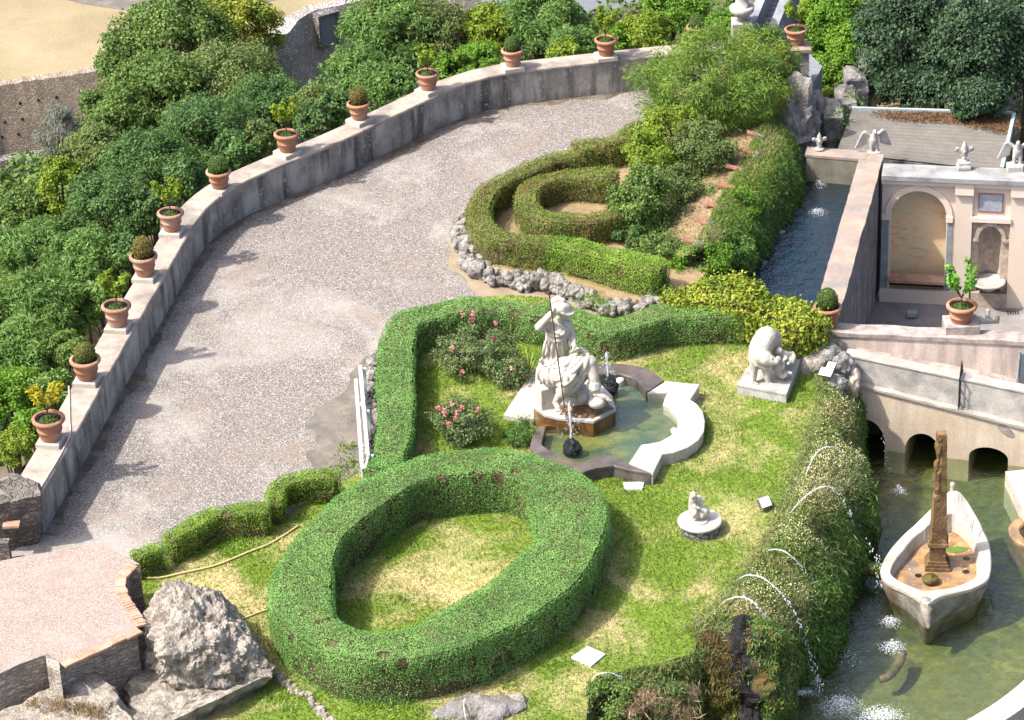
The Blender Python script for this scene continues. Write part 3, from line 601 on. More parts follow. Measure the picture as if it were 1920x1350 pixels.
def strip_wall(mb, Fn, us, bot, top, d0, d1, back=True, ends=True, toph=True):
    """wall sampled along u with its own lower and upper line: front, back, underside, top, ends"""
    k = len(us); v = []
    for d in (d0, d1):
        for u, b, tt in zip(us, bot, top): v += [Fn(u, b, d), Fn(u, tt, d)]
    f = []; o = 2 * k
    for i in range(k - 1):
        if abs(us[i + 1] - us[i]) > 1e-6 and (top[i] - bot[i] > 1e-6 or top[i + 1] - bot[i + 1] > 1e-6):
            f.append((2 * i, 2 * i + 2, 2 * i + 3, 2 * i + 1))
            if back: f.append((o + 2 * i, o + 2 * i + 1, o + 2 * i + 3, o + 2 * i + 2))
        if toph: f.append((2 * i + 1, 2 * i + 3, o + 2 * i + 3, o + 2 * i + 1))
        f.append((2 * i, o + 2 * i, o + 2 * i + 2, 2 * i + 2))
    if ends: f.append((0, 1, o + 1, o)); f.append((2 * k - 2, o + 2 * k - 2, o + 2 * k - 1, 2 * k - 1))
    return mb.add(v, f)
def arch_samples(u0, u1, base, arches, extra=()):
    us = []; bs = []
    def put(u, b): us.append(u); bs.append(b)
    cur = u0; put(u0, base)
    for (c, hw, spring, rise) in arches:
        a, b = c - hw, c + hw
        if a > u0: put(a, base)
        else: us.clear(); bs.clear()
        for th in np.linspace(math.pi, 0, 19):
            u = c + hw * math.cos(th)
            if u >= u0: put(u, spring + rise * math.sin(th))
        put(b, base)
    put(u1, base); return us, bs

# ---- bridge
B0 = Bn0[:2]
def FB(u, z, d): return (B0[0] + bd[0] * u - BN[0] * d, B0[1] + bd[1] * u - BN[1] * d, z)   # d backwards
def ub(px, py, z): return float((P(px, py, z)[:2] - B0).dot(bd))
def onface(px, py, d=0.0):       # point of the bridge face plane seen at a pixel
    dr = FWD + (px - 960.0) / F * RGT - (py - 675.0) / F * UP
    o = np.array([*(B0 - BN * d), 0]); nn_ = np.array([*BN, 0]); tt = (o - CAM).dot(nn_) / dr.dot(nn_); p = CAM + dr * tt
    return float((p[:2] - B0).dot(bd)), p[2]
led = [onface(a, b) for a, b in [(1598, 714), (1719, 751), (1806, 771), (1920, 797)]]
lu = np.polyfit([a for a, b in led], [b for a, b in led], 1)
top_led = lambda u: lu[0] * u + lu[1]
ar = []
for (xl, xr, cyy, wy) in [(1585, 1659, 786, 846), (1697, 1761, 813, 851), (1816, 1890, 839, 868)]:
    ua, ub_ = onface(xl, wy)[0], onface(xr, wy)[0]; c = (ua + ub_) / 2; zc = onface((xl + xr) / 2, cyy)[1]
    ar.append((c, (ub_ - ua) / 2, ZW + 0.12, zc - ZW - 0.12))
uL, uR = onface(1580, 800)[0], onface(2080, 900)[0]
us, bs = arch_samples(uL, uR, ZW - .6, ar)
t = thing('arched_bridge', 'plastered stone bridge with three low arches standing in the pond', 'bridge', (*B0, ZW))
strip_wall(MB(), FB, us, bs, [top_led(u) - .06 for u in us], 0.0, 2.2).build('arch_wall', 'bridge', t)
strip_wall(MB(), FB, [uL, uR], [ZW - .6] * 2, [ZW + 1.0] * 2, 1.6, 1.7).build('tunnel_shade_panel', 'dark', t)  # added near-black panel paints the dark inside the arches
us2 = np.linspace(uL, uR, 40)
strip_wall(MB(), FB, us2, [top_led(u) - .06 for u in us2], [top_led(u) + .012 * math.sin(u * 9) for u in us2], -.05, .22, False).build('ledge', 'bridge_cap', t)
pp = [onface(a, b, .12) for a, b in [(1587, 666), (1710, 690), (1791, 708), (1920, 735)]]
pf = np.polyfit([a for a, b in pp], [b for a, b in pp], 1); ptop = lambda u: pf[0] * u + pf[1]
strip_wall(MB(), FB, us2, [top_led(u) - .08 for u in us2], [ptop(u) - .03 for u in us2], .12, .42).build('parapet', 'bridge_parapet', t)
strip_wall(MB(), FB, us2, [ptop(u) - .03 for u in us2], [ptop(u) + .01 * math.sin(7 * u) for u in us2], .10, .44).build('parapet_cap', 'bridge_cap', t)
strip_wall(MB(), FB, us2, [top_led(u) - .3 for u in us2], [top_led(u) + .02 for u in us2], .42, 2.15).build('deck', 'lowcap', t)
for (px, py, r, dd) in [(1728, 727, .085, .117), (1752, 709, .055, .117), (1749, 733, .03, .117)]:
    u, z = onface(px, py, .12); cx = MB(); vv = [FB(u + r * math.cos(a) * (1 + .12 * math.sin(3 * a)), z + r * math.sin(a), dd) for a in np.linspace(0, 6.28, 22)[:-1]]
    cx.add(vv, [tuple(range(21))]).build('mortar_patch', 'boat', t)
u, z = onface(1887, 809); vv = [FB(u + .20 * math.cos(a), z + .12 * math.sin(a) - .1 * math.cos(a), -.004) for a in np.linspace(0, 6.28, 26)[:-1]]
MB().add(vv, [tuple(range(25))]).build('plaster_patch', 'lowcap', t)
# iron spike screen on the parapet
u, z = onface(1800, 770); t = thing('spiked_screen', 'dark rusty iron screen of upright spikes standing across the bridge parapet', 'fence', FB(u, top_led(u), 0)); mb = MB()
uu = onface(1797, 771)[0]; h = 1.15
for i in range(7):
    d = -.02 + i * .07
    zz = h * (0.72 + 0.28 * math.sin(i / 6 * math.pi)); mb.tube([FB(uu, top_led(uu) - .02, d), FB(uu, top_led(uu) + zz * .9, d), FB(uu + .01 * (i % 3 - 1), top_led(uu) + zz, d)], [.014, .014, .003], 6)
mb.build('spike_grating', 'iron', t)
for zz in (.12, .45, .78): MB().box(FB(uu, top_led(uu) + zz, .19), (.03, .48, .035), math.atan2(bd[1], bd[0])).build('rail', 'iron', t)

# ---- low wall of the courtyard
L0, L1 = P(1535, 621, ZT), P(1920, 640, ZT); ld = nrmz((L1 - L0)[None, :2])[0]; ln = np.array([ld[1], -ld[0]])
def FL(u, z, d): return (L0[0] + ld[0] * u - ln[0] * d, L0[1] + ld[1] * u - ln[1] * d, z)
LW = float(np.linalg.norm((L1 - L0)[:2])) + 2.5
t = thing('courtyard_wall', 'long pinkish stained plaster wall with rough cap behind the bridge path', 'wall', (*L0[:2], ZT))
uz = np.linspace(0, LW, 30)
strip_wall(MB(), FL, uz, [-2.6] * 30, [ZT - .10] * 30, 0, .42).build('wall_body', 'lowwall', t)
strip_wall(MB(), FL, uz, [ZT - .10] * 30, [ZT + .012 * math.sin(5 * u) for u in uz], -.03, .45).build('cap', 'lowcap', t)

# ---- niche wall, its courtyard and the pink-topped wall
N0, N1 = P(1655, 326, ZT), P(1920, 337, ZT); ndv = nrmz((N1 - N0)[None, :2])[0]; nn = np.array([ndv[1], -ndv[0]])
def FN(u, z, d): return (N0[0] + ndv[0] * u - nn[0] * d, N0[1] + ndv[1] * u - nn[1] * d, z)
def onN(px, py, d=.1):
    dr = FWD + (px - 960.0) / F * RGT - (py - 675.0) / F * UP
    o = np.array([*(N0[:2] - nn * d), 0]); k = np.array([*nn, 0]); tt = (o - CAM).dot(k) / dr.dot(k); p = CAM + dr * tt
    return float((p[:2] - N0[:2]).dot(ndv)), p[2]
ZF = onN(1700, 566)[1]
structure('courtyard_paving', MB().sheet([tuple(p) for p in [FN(-1, 0, -9)[:2], FN(9, 0, -9)[:2], FN(9, 0, .3)[:2], FN(-1, 0, .3)[:2]]], ZF), 'court')
t = thing('niche_wall', 'cream plaster courtyard wall with an arched marble panel and a small fountain niche', 'wall', (*N0[:2], ZF))
ua, ub1 = onN(1668, 500)[0], onN(1771, 500)[0]; zsp = onN(1700, 403)[1]; ztop = ZT - .12
ac = (ua + ub1) / 2; hw = (ub1 - ua) / 2; zar = onN(1720, 357)[1]
uP0, uP1 = onN(1789, 450)[0], onN(1821, 450)[0]
nu0, nu1 = onN(1833, 480)[0], onN(1877, 480)[0]; nb0, nb1 = onN(1823, 480)[0], onN(1891, 480)[0]
nz0 = onN(1856, 525)[1]; nsp = onN(1856, 447)[1]; nzt = onN(1856, 423)[1]; lez = onN(1856, 410)[1]
WR = 8.0
us, bs = arch_samples(0, uP0, ZF, [(ac, hw, zsp, zar - zsp)])
bs = [max(b, ZF) for b in bs]
strip_wall(MB(), FN, us, bs, [ztop] * len(us), .10, .60, False).build('arched_bay', 'plaster', t)
strip_wall(MB(), FN, [ua - .05, ub1 + .05], [ZF] * 2, [zar + .05] * 2, .52, .7, False).build('marble_panel', 'panel', t)
# arch moulding band
mb = MB(); vv = []; k = 25
for th in np.linspace(math.pi, 0, k):
    for r_, d in ((1.0, .10), (1.0, .06), (1.22, .06), (1.22, .10)):
        vv.append(FN(ac + hw * r_ * math.cos(th), zsp + (zar - zsp + hw * (r_ - 1)) * math.sin(th), d))
ff = [(4 * i + a, 4 * i + a + 1, 4 * i + a + 5, 4 * i + a + 4) for i in range(k - 1) for a in range(3)]
mb.add(vv, ff).build('arch_moulding', 'plaster_trim', t)
def nbox(mb, u0, u1, z0, z1, d0, d1): strip_wall(mb, FN, [u0, u1], [z0] * 2, [z1] * 2, d0, d1); return mb
mb = MB(); nbox(mb, 0, ua + .01, zsp - .13, zsp + .02, .02, .14); nbox(mb, ub1 - .01, uP0 - .05, zsp - .13, zsp + .02, .02, .14); mb.build('impost', 'plaster_trim', t)
zb = onN(1700, 541)[1]
for a, b in ((.005, ua - .05), (ub1 + .03, uP0 - .06)): nbox(MB(), a, b, zb, zsp - .13, .07, .12).build('marble_pilaster', 'blue_marble', t)
nbox(MB(), 0, uP0, ZF, zb, .04, .12).build('plinth_course', 'plaster_trim', t)
bt, bb = onN(1716, 520)[1], onN(1716, 530)[1]
nbox(MB(), ua - .02, ub1 + .02, bt - .08, bt, -.12, .3).build('brick_bench', 'brick', t)
nbox(MB(), ua, ub1, bt - .28, bt - .08, .16, .3).build('painted_bench_shade', 'dark', t)  # solid near-black block paints the shade under the bench
nbox(MB(), uP0, uP1, ZF, ztop, .03, .55).build('pier', 'plaster', t)
nbox(MB(), nb1, nb1 + .5, ZF, ztop, .03, .55).build('pier', 'plaster', t)
nbox(MB(), nb1 + .5, WR, ZF, ztop, .10, .55).build('plain_bay', 'plaster', t)
# plaque bay
nbox(MB(), uP1, nb1, lez + .02, ztop, .10, .55).build('plaque_bay', 'plaster', t)
nbox(MB(), uP1 - .02, nb1 + .02, lez - .07, lez + .06, -.01, .3).build('ledge', 'plaster_trim', t)
q0, q1 = onN(1834, 380), onN(1882, 380); zq0, zq1 = onN(1858, 398)[1], onN(1858, 362)[1]
nbox(MB(), q0[0], q1[0], zq0, zq1, .075, .12).build('plaque_frame', 'plaque_frame', t)
nbox(MB(), q0[0] + .04, q1[0] - .04, zq0 + .04, zq1 - .04, .065, .11).build('plaque', 'plaque', t)
us, bs = arch_samples(uP1, nb1, ZF, [((nu0 + nu1) / 2, (nu1 - nu0) / 2, nsp, nzt - nsp)]); bs = [max(b, ZF) for b in bs]
strip_wall(MB(), FN, us, bs, [lez - .07] * len(us), .12, .5, False).build('niche_surround', 'niche', t)
mb = MB(); vv = []; k = 17; nc = (nu0 + nu1) / 2; nh = (nu1 - nu0) / 2; zz = [nz0 - 1.2, nsp] + [nsp + (nzt - nsp) * math.sin(a) for a in np.linspace(.15, 1.5, 7)]
rr = [1, 1] + [math.cos(a) for a in np.linspace(.15, 1.5, 7)]
for z_, r_ in zip(zz, rr):
    for th in np.linspace(0, math.pi, k): vv.append(FN(nc + nh * r_ * math.cos(th), z_, .12 + .38 * r_ * math.sin(th)))
ff = [(j * k + i, j * k + i + 1, (j + 1) * k + i + 1, (j + 1) * k + i) for j in range(len(zz) - 1) for i in range(k - 1)]
mb.add(vv, ff).build('niche_shell', 'niche', t, smooth=True)
mb = MB(); vv = []
for th in np.linspace(math.pi, 0, 21):
    for r_, d in ((1.0, .12), (1.0, .05), (1.35, .05), (1.35, .12)): vv.append(FN(nc + nh * r_ * math.cos(th), nsp + (nzt - nsp + nh * (r_ - 1)) * math.sin(th), d))
mb.add(vv, [(4 * i + a, 4 * i + a + 1, 4 * i + a + 5, 4 * i + a + 4) for i in range(20) for a in range(3)])
nbox(mb, nb0, nu0 + .01, nsp - .08, nsp, .04, .14); nbox(mb, nu1 - .01, nb1, nsp - .08, nsp, .04, .14); mb.build('niche_moulding', 'niche', t)
c = FN(nc, nz0, -.02); mb = MB().lathe([(.16, -.20), (.34, -.06), (.44, .0), (.46, .05), (.38, .05), (.30, .0), (.05, -.03)], c, 28); mb.build('shell_basin', 'old_marble', t, smooth=True)
nbox(MB(), nb0, nb1, ZF, onN(1856, 547)[1], .0, .3).build('niche_base', 'niche', t)
# cornice and coping
mb = MB(); nbox(mb, -.02, WR, ztop - .20, ztop - .14, .04, .12); nbox(mb, -.02, WR, ztop - .14, ztop, -.03, .55)
nbox(mb, uP0 - .02, uP1 + .02, ztop - .36, ztop - .01, -.06, .1); nbox(mb, nb1 - .02, nb1 + .5, ztop - .36, ztop - .01, -.06, .1); mb.build('cornice', 'plaster_trim', t)
nbox(MB(), -.02, WR, ztop, ZT, -.12, .62).build('coping', 'greycap', t)

pk = [P(1527, 585, ZT), P(1570, 603, ZT), P(1657, 291, ZT), P(1616, 280, ZT)]
t = thing('pink_topped_wall', 'long grey wall with a broad pinkish top between canal and niche courtyard', 'wall', (*pk[0][:2], ZT))
mb = MB().prism([p[:2] for p in pk], ZF - .1, ZT - .09, top=False); mb.build('wall_body', 'greywall', t)
cen = sum(pk) / 4; pk2 = [p + nrmz((p - cen)[None])[0] * .03 for p in pk]
a, b = resample([pk2[0], pk2[3]], 40), resample([pk2[1], pk2[2]], 40); a[:, 0] += .02 * wob(a, 4, 1); b[:, 0] += .02 * wob(b, 4, 2)
MB().prism([tuple(x[:2]) for x in a] + [tuple(x[:2]) for x in b[::-1]], ZT - .09, ZT).build('cap', 'pinkcap', t)
e = [P(1512, 290, ZT), P(1618, 299, ZT), P(1630, 284, ZT), P(1516, 276, ZT)]
t = thing('canal_end_wall', 'short weathered ochre wall closing the far end of the dark canal', 'wall', (*e[0][:2], ZC))
MB().prism([p[:2] for p in e], ZC - .6, ZT - .06, top=False).build('wall_body', 'endwall', t)
cen = sum(e) / 4; MB().prism([(p + nrmz((p - cen)[None])[0] * .04)[:2] for p in e], ZT - .06, ZT + .005).build('cap', 'pinkcap', t)

# ---- shed roof behind
rp = [P(1568, 285, -.25), P(1875, 318, -.25), P(1898, 216, -.25), P(1597, 207, -.25)]
t = thing('flat_roof', 'flat grey corrugated roof slab behind the niche wall, brown leaf litter along its far edge', 'roof', (*rp[0][:2], -.4))
mb = MB(); A = resample([rp[0], rp[3]], 60); Bq = resample([rp[1], rp[2]], 60)
for i in range(60): A[i, 2] = Bq[i, 2] = -.25 + .006 * math.sin(i * 1.55) - .02
mb.add(list(A) + list(Bq), [(i, 60 + i, 61 + i, i + 1) for i in range(59)]).build('roof_sheet', 'shed_roof', t)
MB().prism([p[:2] for p in rp], -3.8, -.32).build('shed_wall', 'greywall', t)
mb = MB()
for p, q in ((rp[3], rp[2]), (rp[2], rp[1])):
    dd = nrmz((q - p)[None])[0]; w_ = np.array([-dd[1], dd[0], 0]) * .09
    if w_.dot(p - sum(rp) / 4) < 0: w_ = -w_
    mb.prism([(p)[:2], (q + dd * .0)[:2], (q + w_)[:2], (p + w_)[:2]], -.4, -.17)
mb.build('edge_flashing', 'roof_edge', t)
lt = [P(1650, 210, -.24), P(1890, 219, -.24), P(1886, 250, -.24), P(1840, 240, -.24), P(1790, 230, -.24), P(1700, 226, -.24), P(1660, 219, -.24)]
lp_ = np.array([p[:2] for p in smooth_line(lt, 60, True)]); q = rng.uniform(lp_.min(0) - .1, lp_.max(0) + .1, (16000, 2)); q = q[inpoly(q + rng.normal(size=q.shape) * .10, lp_)]
v_, f_ = leaves(np.c_[q, -.235 + .03 * rng.random(len(q))], np.tile([0, 0, 1.], (len(q), 1)), .05, .6, .5); raw('leaf_litter', v_, f_, 'litter', t, kind='stuff')

# ---- far walls
def wall_line(name, label, px, ztop_, zb_, th, mat, lean=0.0, capm=None):
    l = smooth_line(PL(px, ztop_), 60)[:, :2]; tn = nrmz(np.gradient(l, axis=0)); lf = np.stack([tn[:, 1], -tn[:, 0]], 1)
    if lf[30].dot(CAM[:2] - l[30]) < 0: lf = -lf
    n_ = len(l); a = l + lf * lean; b = l - lf * th; zt = ztop_ + .04 * wob(np.c_[l, l[:, :1]], 4, 3)
    v = [(x, y, zb_) for x, y in a] + [(x, y, z_) for (x, y), z_ in zip(l, zt)] + [(x, y, z_) for (x, y), z_ in zip(b, zt)] + [(x, y, zb_) for x, y in b]
    f = [(k * n_ + i, k * n_ + i + 1, (k + 1) * n_ + i + 1, (k + 1) * n_ + i) for k in range(3) for i in range(n_ - 1)] + [(0, n_, 2 * n_, 3 * n_), (n_ - 1, 4 * n_ - 1, 3 * n_ - 1, 2 * n_ - 1)]
    o = raw(name, np.array(v), f, mat, origin=np.array([*l[30], zb_])); return tag(o, label, 'wall'), l, lf
w, l, lf = wall_line('retaining_wall', 'brown retaining wall with rows of small dark holes below the dry field', [(-420, 190), (-240, 183), (-60, 172), (0, 161), (95, 146), (185, 133), (260, 122)], -4.9, -7.4, .4, 'farwall', 0.5)
for (px, py) in [(36, 194), (70, 188), (109, 182), (152, 174), (11, 229), (45, 224), (84, 216), (120, 210), (32, 252), (63, 246), (127, 234), (3, 257)]:
    # near-black ball in the leaning face paints the hole's shade
    best = None
    for i in range(60):
        for k in np.linspace(0, 1, 40):
            x = l[i] + lf[i] * .5 * k; z_ = -4.9 - 2.5 * k; p = np.array([*x, z_]) - CAM; qx = 960 + F * p.dot(RGT) / p.dot(FWD); qy = 675 - F * p.dot(UP) / p.dot(FWD)
            e_ = (qx - px) ** 2 + (qy - py) ** 2
            if best is None or e_ < best[0]: best = (e_, np.array([*x, z_]), lf[i])
    c = best[1] - np.array([*best[2], 0]) * .045 - np.array([0, 0, .01]); mb = MB().ico((0, 0, 0), (.07, .07, .075), 2)
    o = raw('putlog_hole', np.array(mb.v) + c, mb.f, 'dark', None, c); o.parent = w; o.location = Vector(c.tolist()) - w.location
structure('wall_foot_path', MB().sheet([tuple(P(a, b, -7.42)[:2]) for a, b in [(-80, 292), (0, 281), (85, 272), (150, 262), (150, 280), (80, 300), (-80, 320)]], -7.42), 'sand')
wall_line('rubble_wall', 'low grey rubble wall below the field terrace beside the grey shrub', [(-60, 312), (0, 302), (60, 293), (110, 282)], -6.9, -8.2, .4, 'rubble', 0.2)
w2, l2, lf2 = wall_line('garden_door_wall', 'old stone wall with a grey door up the slope behind the trees', [(500, 74), (540, 60), (575, 26), (640, 10), (720, -6), (900, -30)], -4.0, -8.0, .5, 'far_rubble_lit', 0.9)
DZ = -5.15; d0 = P(603, 80, DZ); d1 = P(634, 71, DZ); d0[1] -= .45; d1[1] -= .45; zt_ = DZ + 1.05; dv = nrmz((d1 - d0)[None, :2])[0]; dn = np.array([dv[1], -dv[0]]); dw = float(np.linalg.norm((d1 - d0)[:2]))
def FD(u, z, d): return (d0[0] + dv[0] * u - dn[0] * d, d0[1] + dv[1] * u - dn[1] * d, z)
dd = thing('garden_door', 'grey panelled door in a pale stone frame in the far wall', 'door', (*d0[:2], DZ))
strip_wall(MB(), FD, [0, dw], [DZ] * 2, [zt_] * 2, 0, .5).build('door_leaf', 'door', dd)
mb = MB(); strip_wall(mb, FD, [-.05, 0], [DZ] * 2, [zt_] * 2, -.06, .5); strip_wall(mb, FD, [dw, dw + .10], [DZ] * 2, [zt_] * 2, -.06, .5); strip_wall(mb, FD, [-.05, dw + .10], [zt_] * 2, [zt_ + .07] * 2, -.06, .5)
mb.build('stone_frame', 'rubble', dd)

# ---- pillar, stair ramp, urn, rocky outcrops by the far corner
c = P(1498, 88, 1.15)
t = thing('corner_pillar', 'grey plaster pillar at the far end of parapet, carrying a potted citrus', 'pillar', (c[0], c[1], -4))
MB().box((c[0], c[1], -1.45), (.5, .5, 5.1)).build('shaft', 'bridge_parapet', t)
MB().bbox((c[0], c[1], 1.15), (.62, .62, .1)).build('cap_slab', 'pinkcap', t); PILC = c
st = [P(1400, 92, .3), P(1445, 92, .3), P(1500, -40, 1.6), P(1455, -40, 1.6)]
t = thing('stair_ramp', 'grey stone stair ramp climbing away behind the fine-leaved shrub', 'stairs', st[0])
mb = MB(); m_ = 14
for i in range(m_):
    k0, k1 = i / m_, (i + 1) / m_; p = [st[0] * (1 - k0) + st[3] * k0, st[1] * (1 - k0) + st[2] * k0, st[1] * (1 - k1) + st[2] * k1, st[0] * (1 - k1) + st[3] * k1]
    mb.prism([x[:2] for x in p], -2, p[1][2])
mb.build('step_flight', 'slate', t)
for (a, b) in ((st[0], st[3]), (st[1], st[2])):
    mb = MB(); dv_ = nrmz((b - a)[None, :2])[0]; o_ = np.array([dv_[1], -dv_[0]]) * .13
    v = []
    for p in (a, b):
        for s_ in (-1, 1):
            for z_ in (-.2, .5): v.append((p[0] + o_[0] * s_, p[1] + o_[1] * s_, p[2] + z_))
    mb.add(v, [(0, 1, 3, 2), (4, 6, 7, 5), (0, 4, 5, 1), (2, 3, 7, 6), (1, 5, 7, 3), (0, 2, 6, 4)]).build('side_wall', 'slate', t)
c = P(1391, 36, 1.2); t = thing('stone_urn', 'pale stone urn on a square pedestal at the foot of the stair ramp', 'urn', (c[0], c[1], .3))
MB().bbox((c[0], c[1], .72), (.55, .55, .9)).build('pedestal', 'old_marble', t)
MB().lathe([(.14, 0), (.10, .08), (.20, .14), (.33, .28), (.34, .40), (.30, .42), (.2, .40), (.16, .7), (.22, .9)], (c[0], c[1], 1.17), 26).build('bowl', 'old_marble', t, smooth=True)
def rock(name, label, c, r, seed, amp, freq, mat, sub=5, ridge=False, cat='rock', group=None):
    v, f = rock_mesh((0, 0, 0), r, seed, amp, freq, sub, ridge); c = np.asarray(c)
    return tag(raw(name, v + c, f, mat, None, np.array([c[0], c[1], c[2] - r[2]]), False), label, cat, group)
rock('rock_outcrop', 'tall lilac grey rock mass dripping water at the far end of the canal', P(1488, 268, -.4), (.60, .75, 1.7), 3, .55, 1.6, 'outcrop')
rock('rock_outcrop', 'pale broken rock ledge below the corner pillar', P(1478, 190, .3), (.55, .6, .9), 7, .5, 2.0, 'outcrop')
rock('rock_outcrop', 'upright dark rock slab between the canal end wall and the vine slope', P(1532, 232, -.6), (.33, .5, .95), 9, .16, 1.6, 'outcrop')
for (px, py, z_, n_k, sp) in [(1478, 165, .6, 900, .45), (1470, 230, .2, 1100, .4), (1500, 215, .0, 700, .35), (1520, 262, -.6, 500, .3), (1575, 240, -.4, 500, .3), (1600, 205, -.5, 500, .3)]:
    c = P(px, py, z_); q = c + rng.normal(size=(n_k, 3)) * np.array([sp * .55, sp * .55, sp]); v, f = leaves(q, rng.normal(size=q.shape) + np.array([-.2, -.8, .8]), .075, .5, .5); raw('creeper', v, f, 'curtain', kind='stuff')
c = P(1523, 118, -.2); v = [P(1514, 97, .1), P(1542, 124, .1), P(1526, 156, .1), P(1512, 156, .1)]
tag(MB().prism([p[:2] for p in v], -1.6, .1).build('slate_ledge', 'slate', origin=np.array([*c[:2], -1.6])), 'flat blue grey stone ledge beside the corner pillar', 'ledge')
for i, (px, py, z_, sx, sy, sz, lb) in enumerate([(1560, 262, -.95, .26, .6, 1.0, 'low broken grey wall stub nearest the canal end wall'), (1583, 228, -.95, .26, .55, .9, 'rounded grey wall stub at the corner of the flat roof'), (1602, 194, -1.1, .30, .5, .9, 'grey humped wall stub below the vine slope'), (1622, 178, -1.1, .2, .28, 1.2, 'tall pale grey wall stub against the big evergreen')]):
    c = P(px, py, z_); g_ = [c + np.array([a * sx * random.uniform(.8, 1.1), b * sy * random.uniform(.8, 1.1), d * sz * (random.uniform(.75, 1.0) if d > 0 else 1)]) for a in (-1, 1) for b in (-1, 1) for d in (-1, 1)] + [c + np.array([0, 0, sz * 1.08])]
    v, f = hull_rock(g_, 20 + i, .10, 2.4, 5); tag(raw('broken_wall', v, f, 'outcrop', None, c - [0, 0, sz]), lb, 'wall')

# ---- foreground ruin
ZR = 1.5
rf = PL([(-140, 1062), (-60, 1052), (0, 1050), (56, 1039), (107, 1031), (167, 1020), (189, 1018), (225, 1036), (262, 1056), (240, 1058), (222, 1076), (215, 1098), (222, 1124), (237, 1146), (256, 1177), (185, 1209), (111, 1243), (85, 1226), (37, 1243), (0, 1261), (-140, 1310)], ZR)
rxy = [tuple(p[:2]) for p in rf]
t = thing('ruin_terrace', 'ruined stone building with a pinkish gravel roof terrace and brick edging', 'ruin', (*rf[2][:2], ZL))
MB().prism(rxy, -3.0, ZR - .02, top=False).build('stone_wall', 'masonry', t)
MB().sheet(rxy, ZR - .02).build('roof_terrace', 'roof_gravel', t)
def bricks(path, w_, h_, z_, ln_=.13, gap=.012, side=1):
    mb = MB(); L = plen(path); k = int(L / ln_); q = resample(path, k + 1)
    for i in range(k):
        a, b = q[i], q[i + 1]; d = nrmz((b - a)[None])[0]; o_ = np.array([-d[1], d[0], 0]) * side
        ww = w_ * random.uniform(.92, 1.05); c = (a + b) / 2 + o_ * ww / 2
        mb.bbox((c[0], c[1], z_ + h_ / 2 + random.uniform(-.006, .006)), (np.linalg.norm(b - a) - gap, ww, h_), math.atan2(d[1], d[0]) + random.uniform(-.02, .02), .008)
    return mb
e1 = smooth_line([rf[i] for i in range(9, 15)], 50); e2 = np.array([rf[14], rf[15], rf[16]])
bricks(e1, .22, .05, ZR - .02, .085, side=1 if True else -1).build('brick_edging', 'brick', t)
bricks(e2, .22, .05, ZR - .02, .30).build('brick_edging', 'brick', t)
bt_ = PL([(85, 1224), (111, 1243), (113, 1262), (88, 1250)], ZR); MB().prism([p[:2] for p in bt_], -2.5, ZR + .03).build('buttress', 'boulder', t)
v, f = hull_rock(PL([(320, 1092), (336, 1092)], 1.85) + PL([(296, 1118), (362, 1106), (392, 1128)], 1.6) + PL([(272, 1150), (282, 1200), (311, 1228), (360, 1222), (400, 1192), (432, 1163), (400, 1120)], 1.4) + PL([(320, 1290), (381, 1300), (440, 1290), (500, 1265), (511, 1250), (490, 1215), (440, 1150)], .45) + PL([(290, 1320), (400, 1375), (500, 1320), (520, 1260), (440, 1130), (300, 1130)], -.6), 5, .17, 2.6, 5); v = rough(v, .07, 7.5, 3, 4)
tag(raw('boulder', v, f, 'boulder', None, np.array([*P(390, 1230, 0)[:2], 0])), 'big rugged conical boulder of pale rock beside the ruined terrace', 'boulder')
v, f = hull_rock(PL([(258, 1185), (262, 1260), (330, 1235), (430, 1245), (512, 1252), (505, 1264), (385, 1302), (300, 1362), (240, 1350)], .5) + PL([(430, 1400), (508, 1310), (220, 1420)], -1.5), 9, .13, 2.0, 5); v = rough(v, .06, 7.0, 5, 4)
tag(raw('masonry_block', v, f, 'boulder', None, np.array([*P(400, 1330, 0)[:2], -1])), 'block of rough masonry with a broken ledge carrying the conical boulder', 'wall')
v, f = hull_rock(PL([(160, 1262), (205, 1285), (262, 1370), (120, 1380), (-40, 1372), (10, 1330), (110, 1300)], .9) + PL([(160, 1300), (280, 1400), (-60, 1420)], -1.2), 12, .14, 1.9, 5)
tag(raw('ruin_rubble', v, f, 'boulder', None, np.array([*P(130, 1340, 0)[:2], -1])), 'pale broken masonry heap with dry grass against the terrace wall', 'rubble')
nt_ = P(190, 1278, .2)
v, f = hull_rock(PL([(-30, 900), (20, 888), (72, 905), (75, 930), (60, 925), (-30, 950)], 1.25) + PL([(-40, 960), (72, 1040), (95, 985), (80, 950), (-60, 1060)], -.3), 15, .10, 2.2, 5)
t = thing('ruined_wall_end', 'dark broken masonry wall end with a small window where the parapet starts', 'wall', (*P(40, 980, 0)[:2], 0))
raw('masonry', v, f, 'ruin_dark', t)
c = P(6, 1010, .55); MB().box((c[0], c[1], .0), (.22, .2, 1.0)).build('brick_pier', 'ruin_dark', t)
c = P(12, 984, .75); MB().box((c[0] + .1, c[1], .75), (.34, .22, .05)).build('window_lintel', 'brick', t)

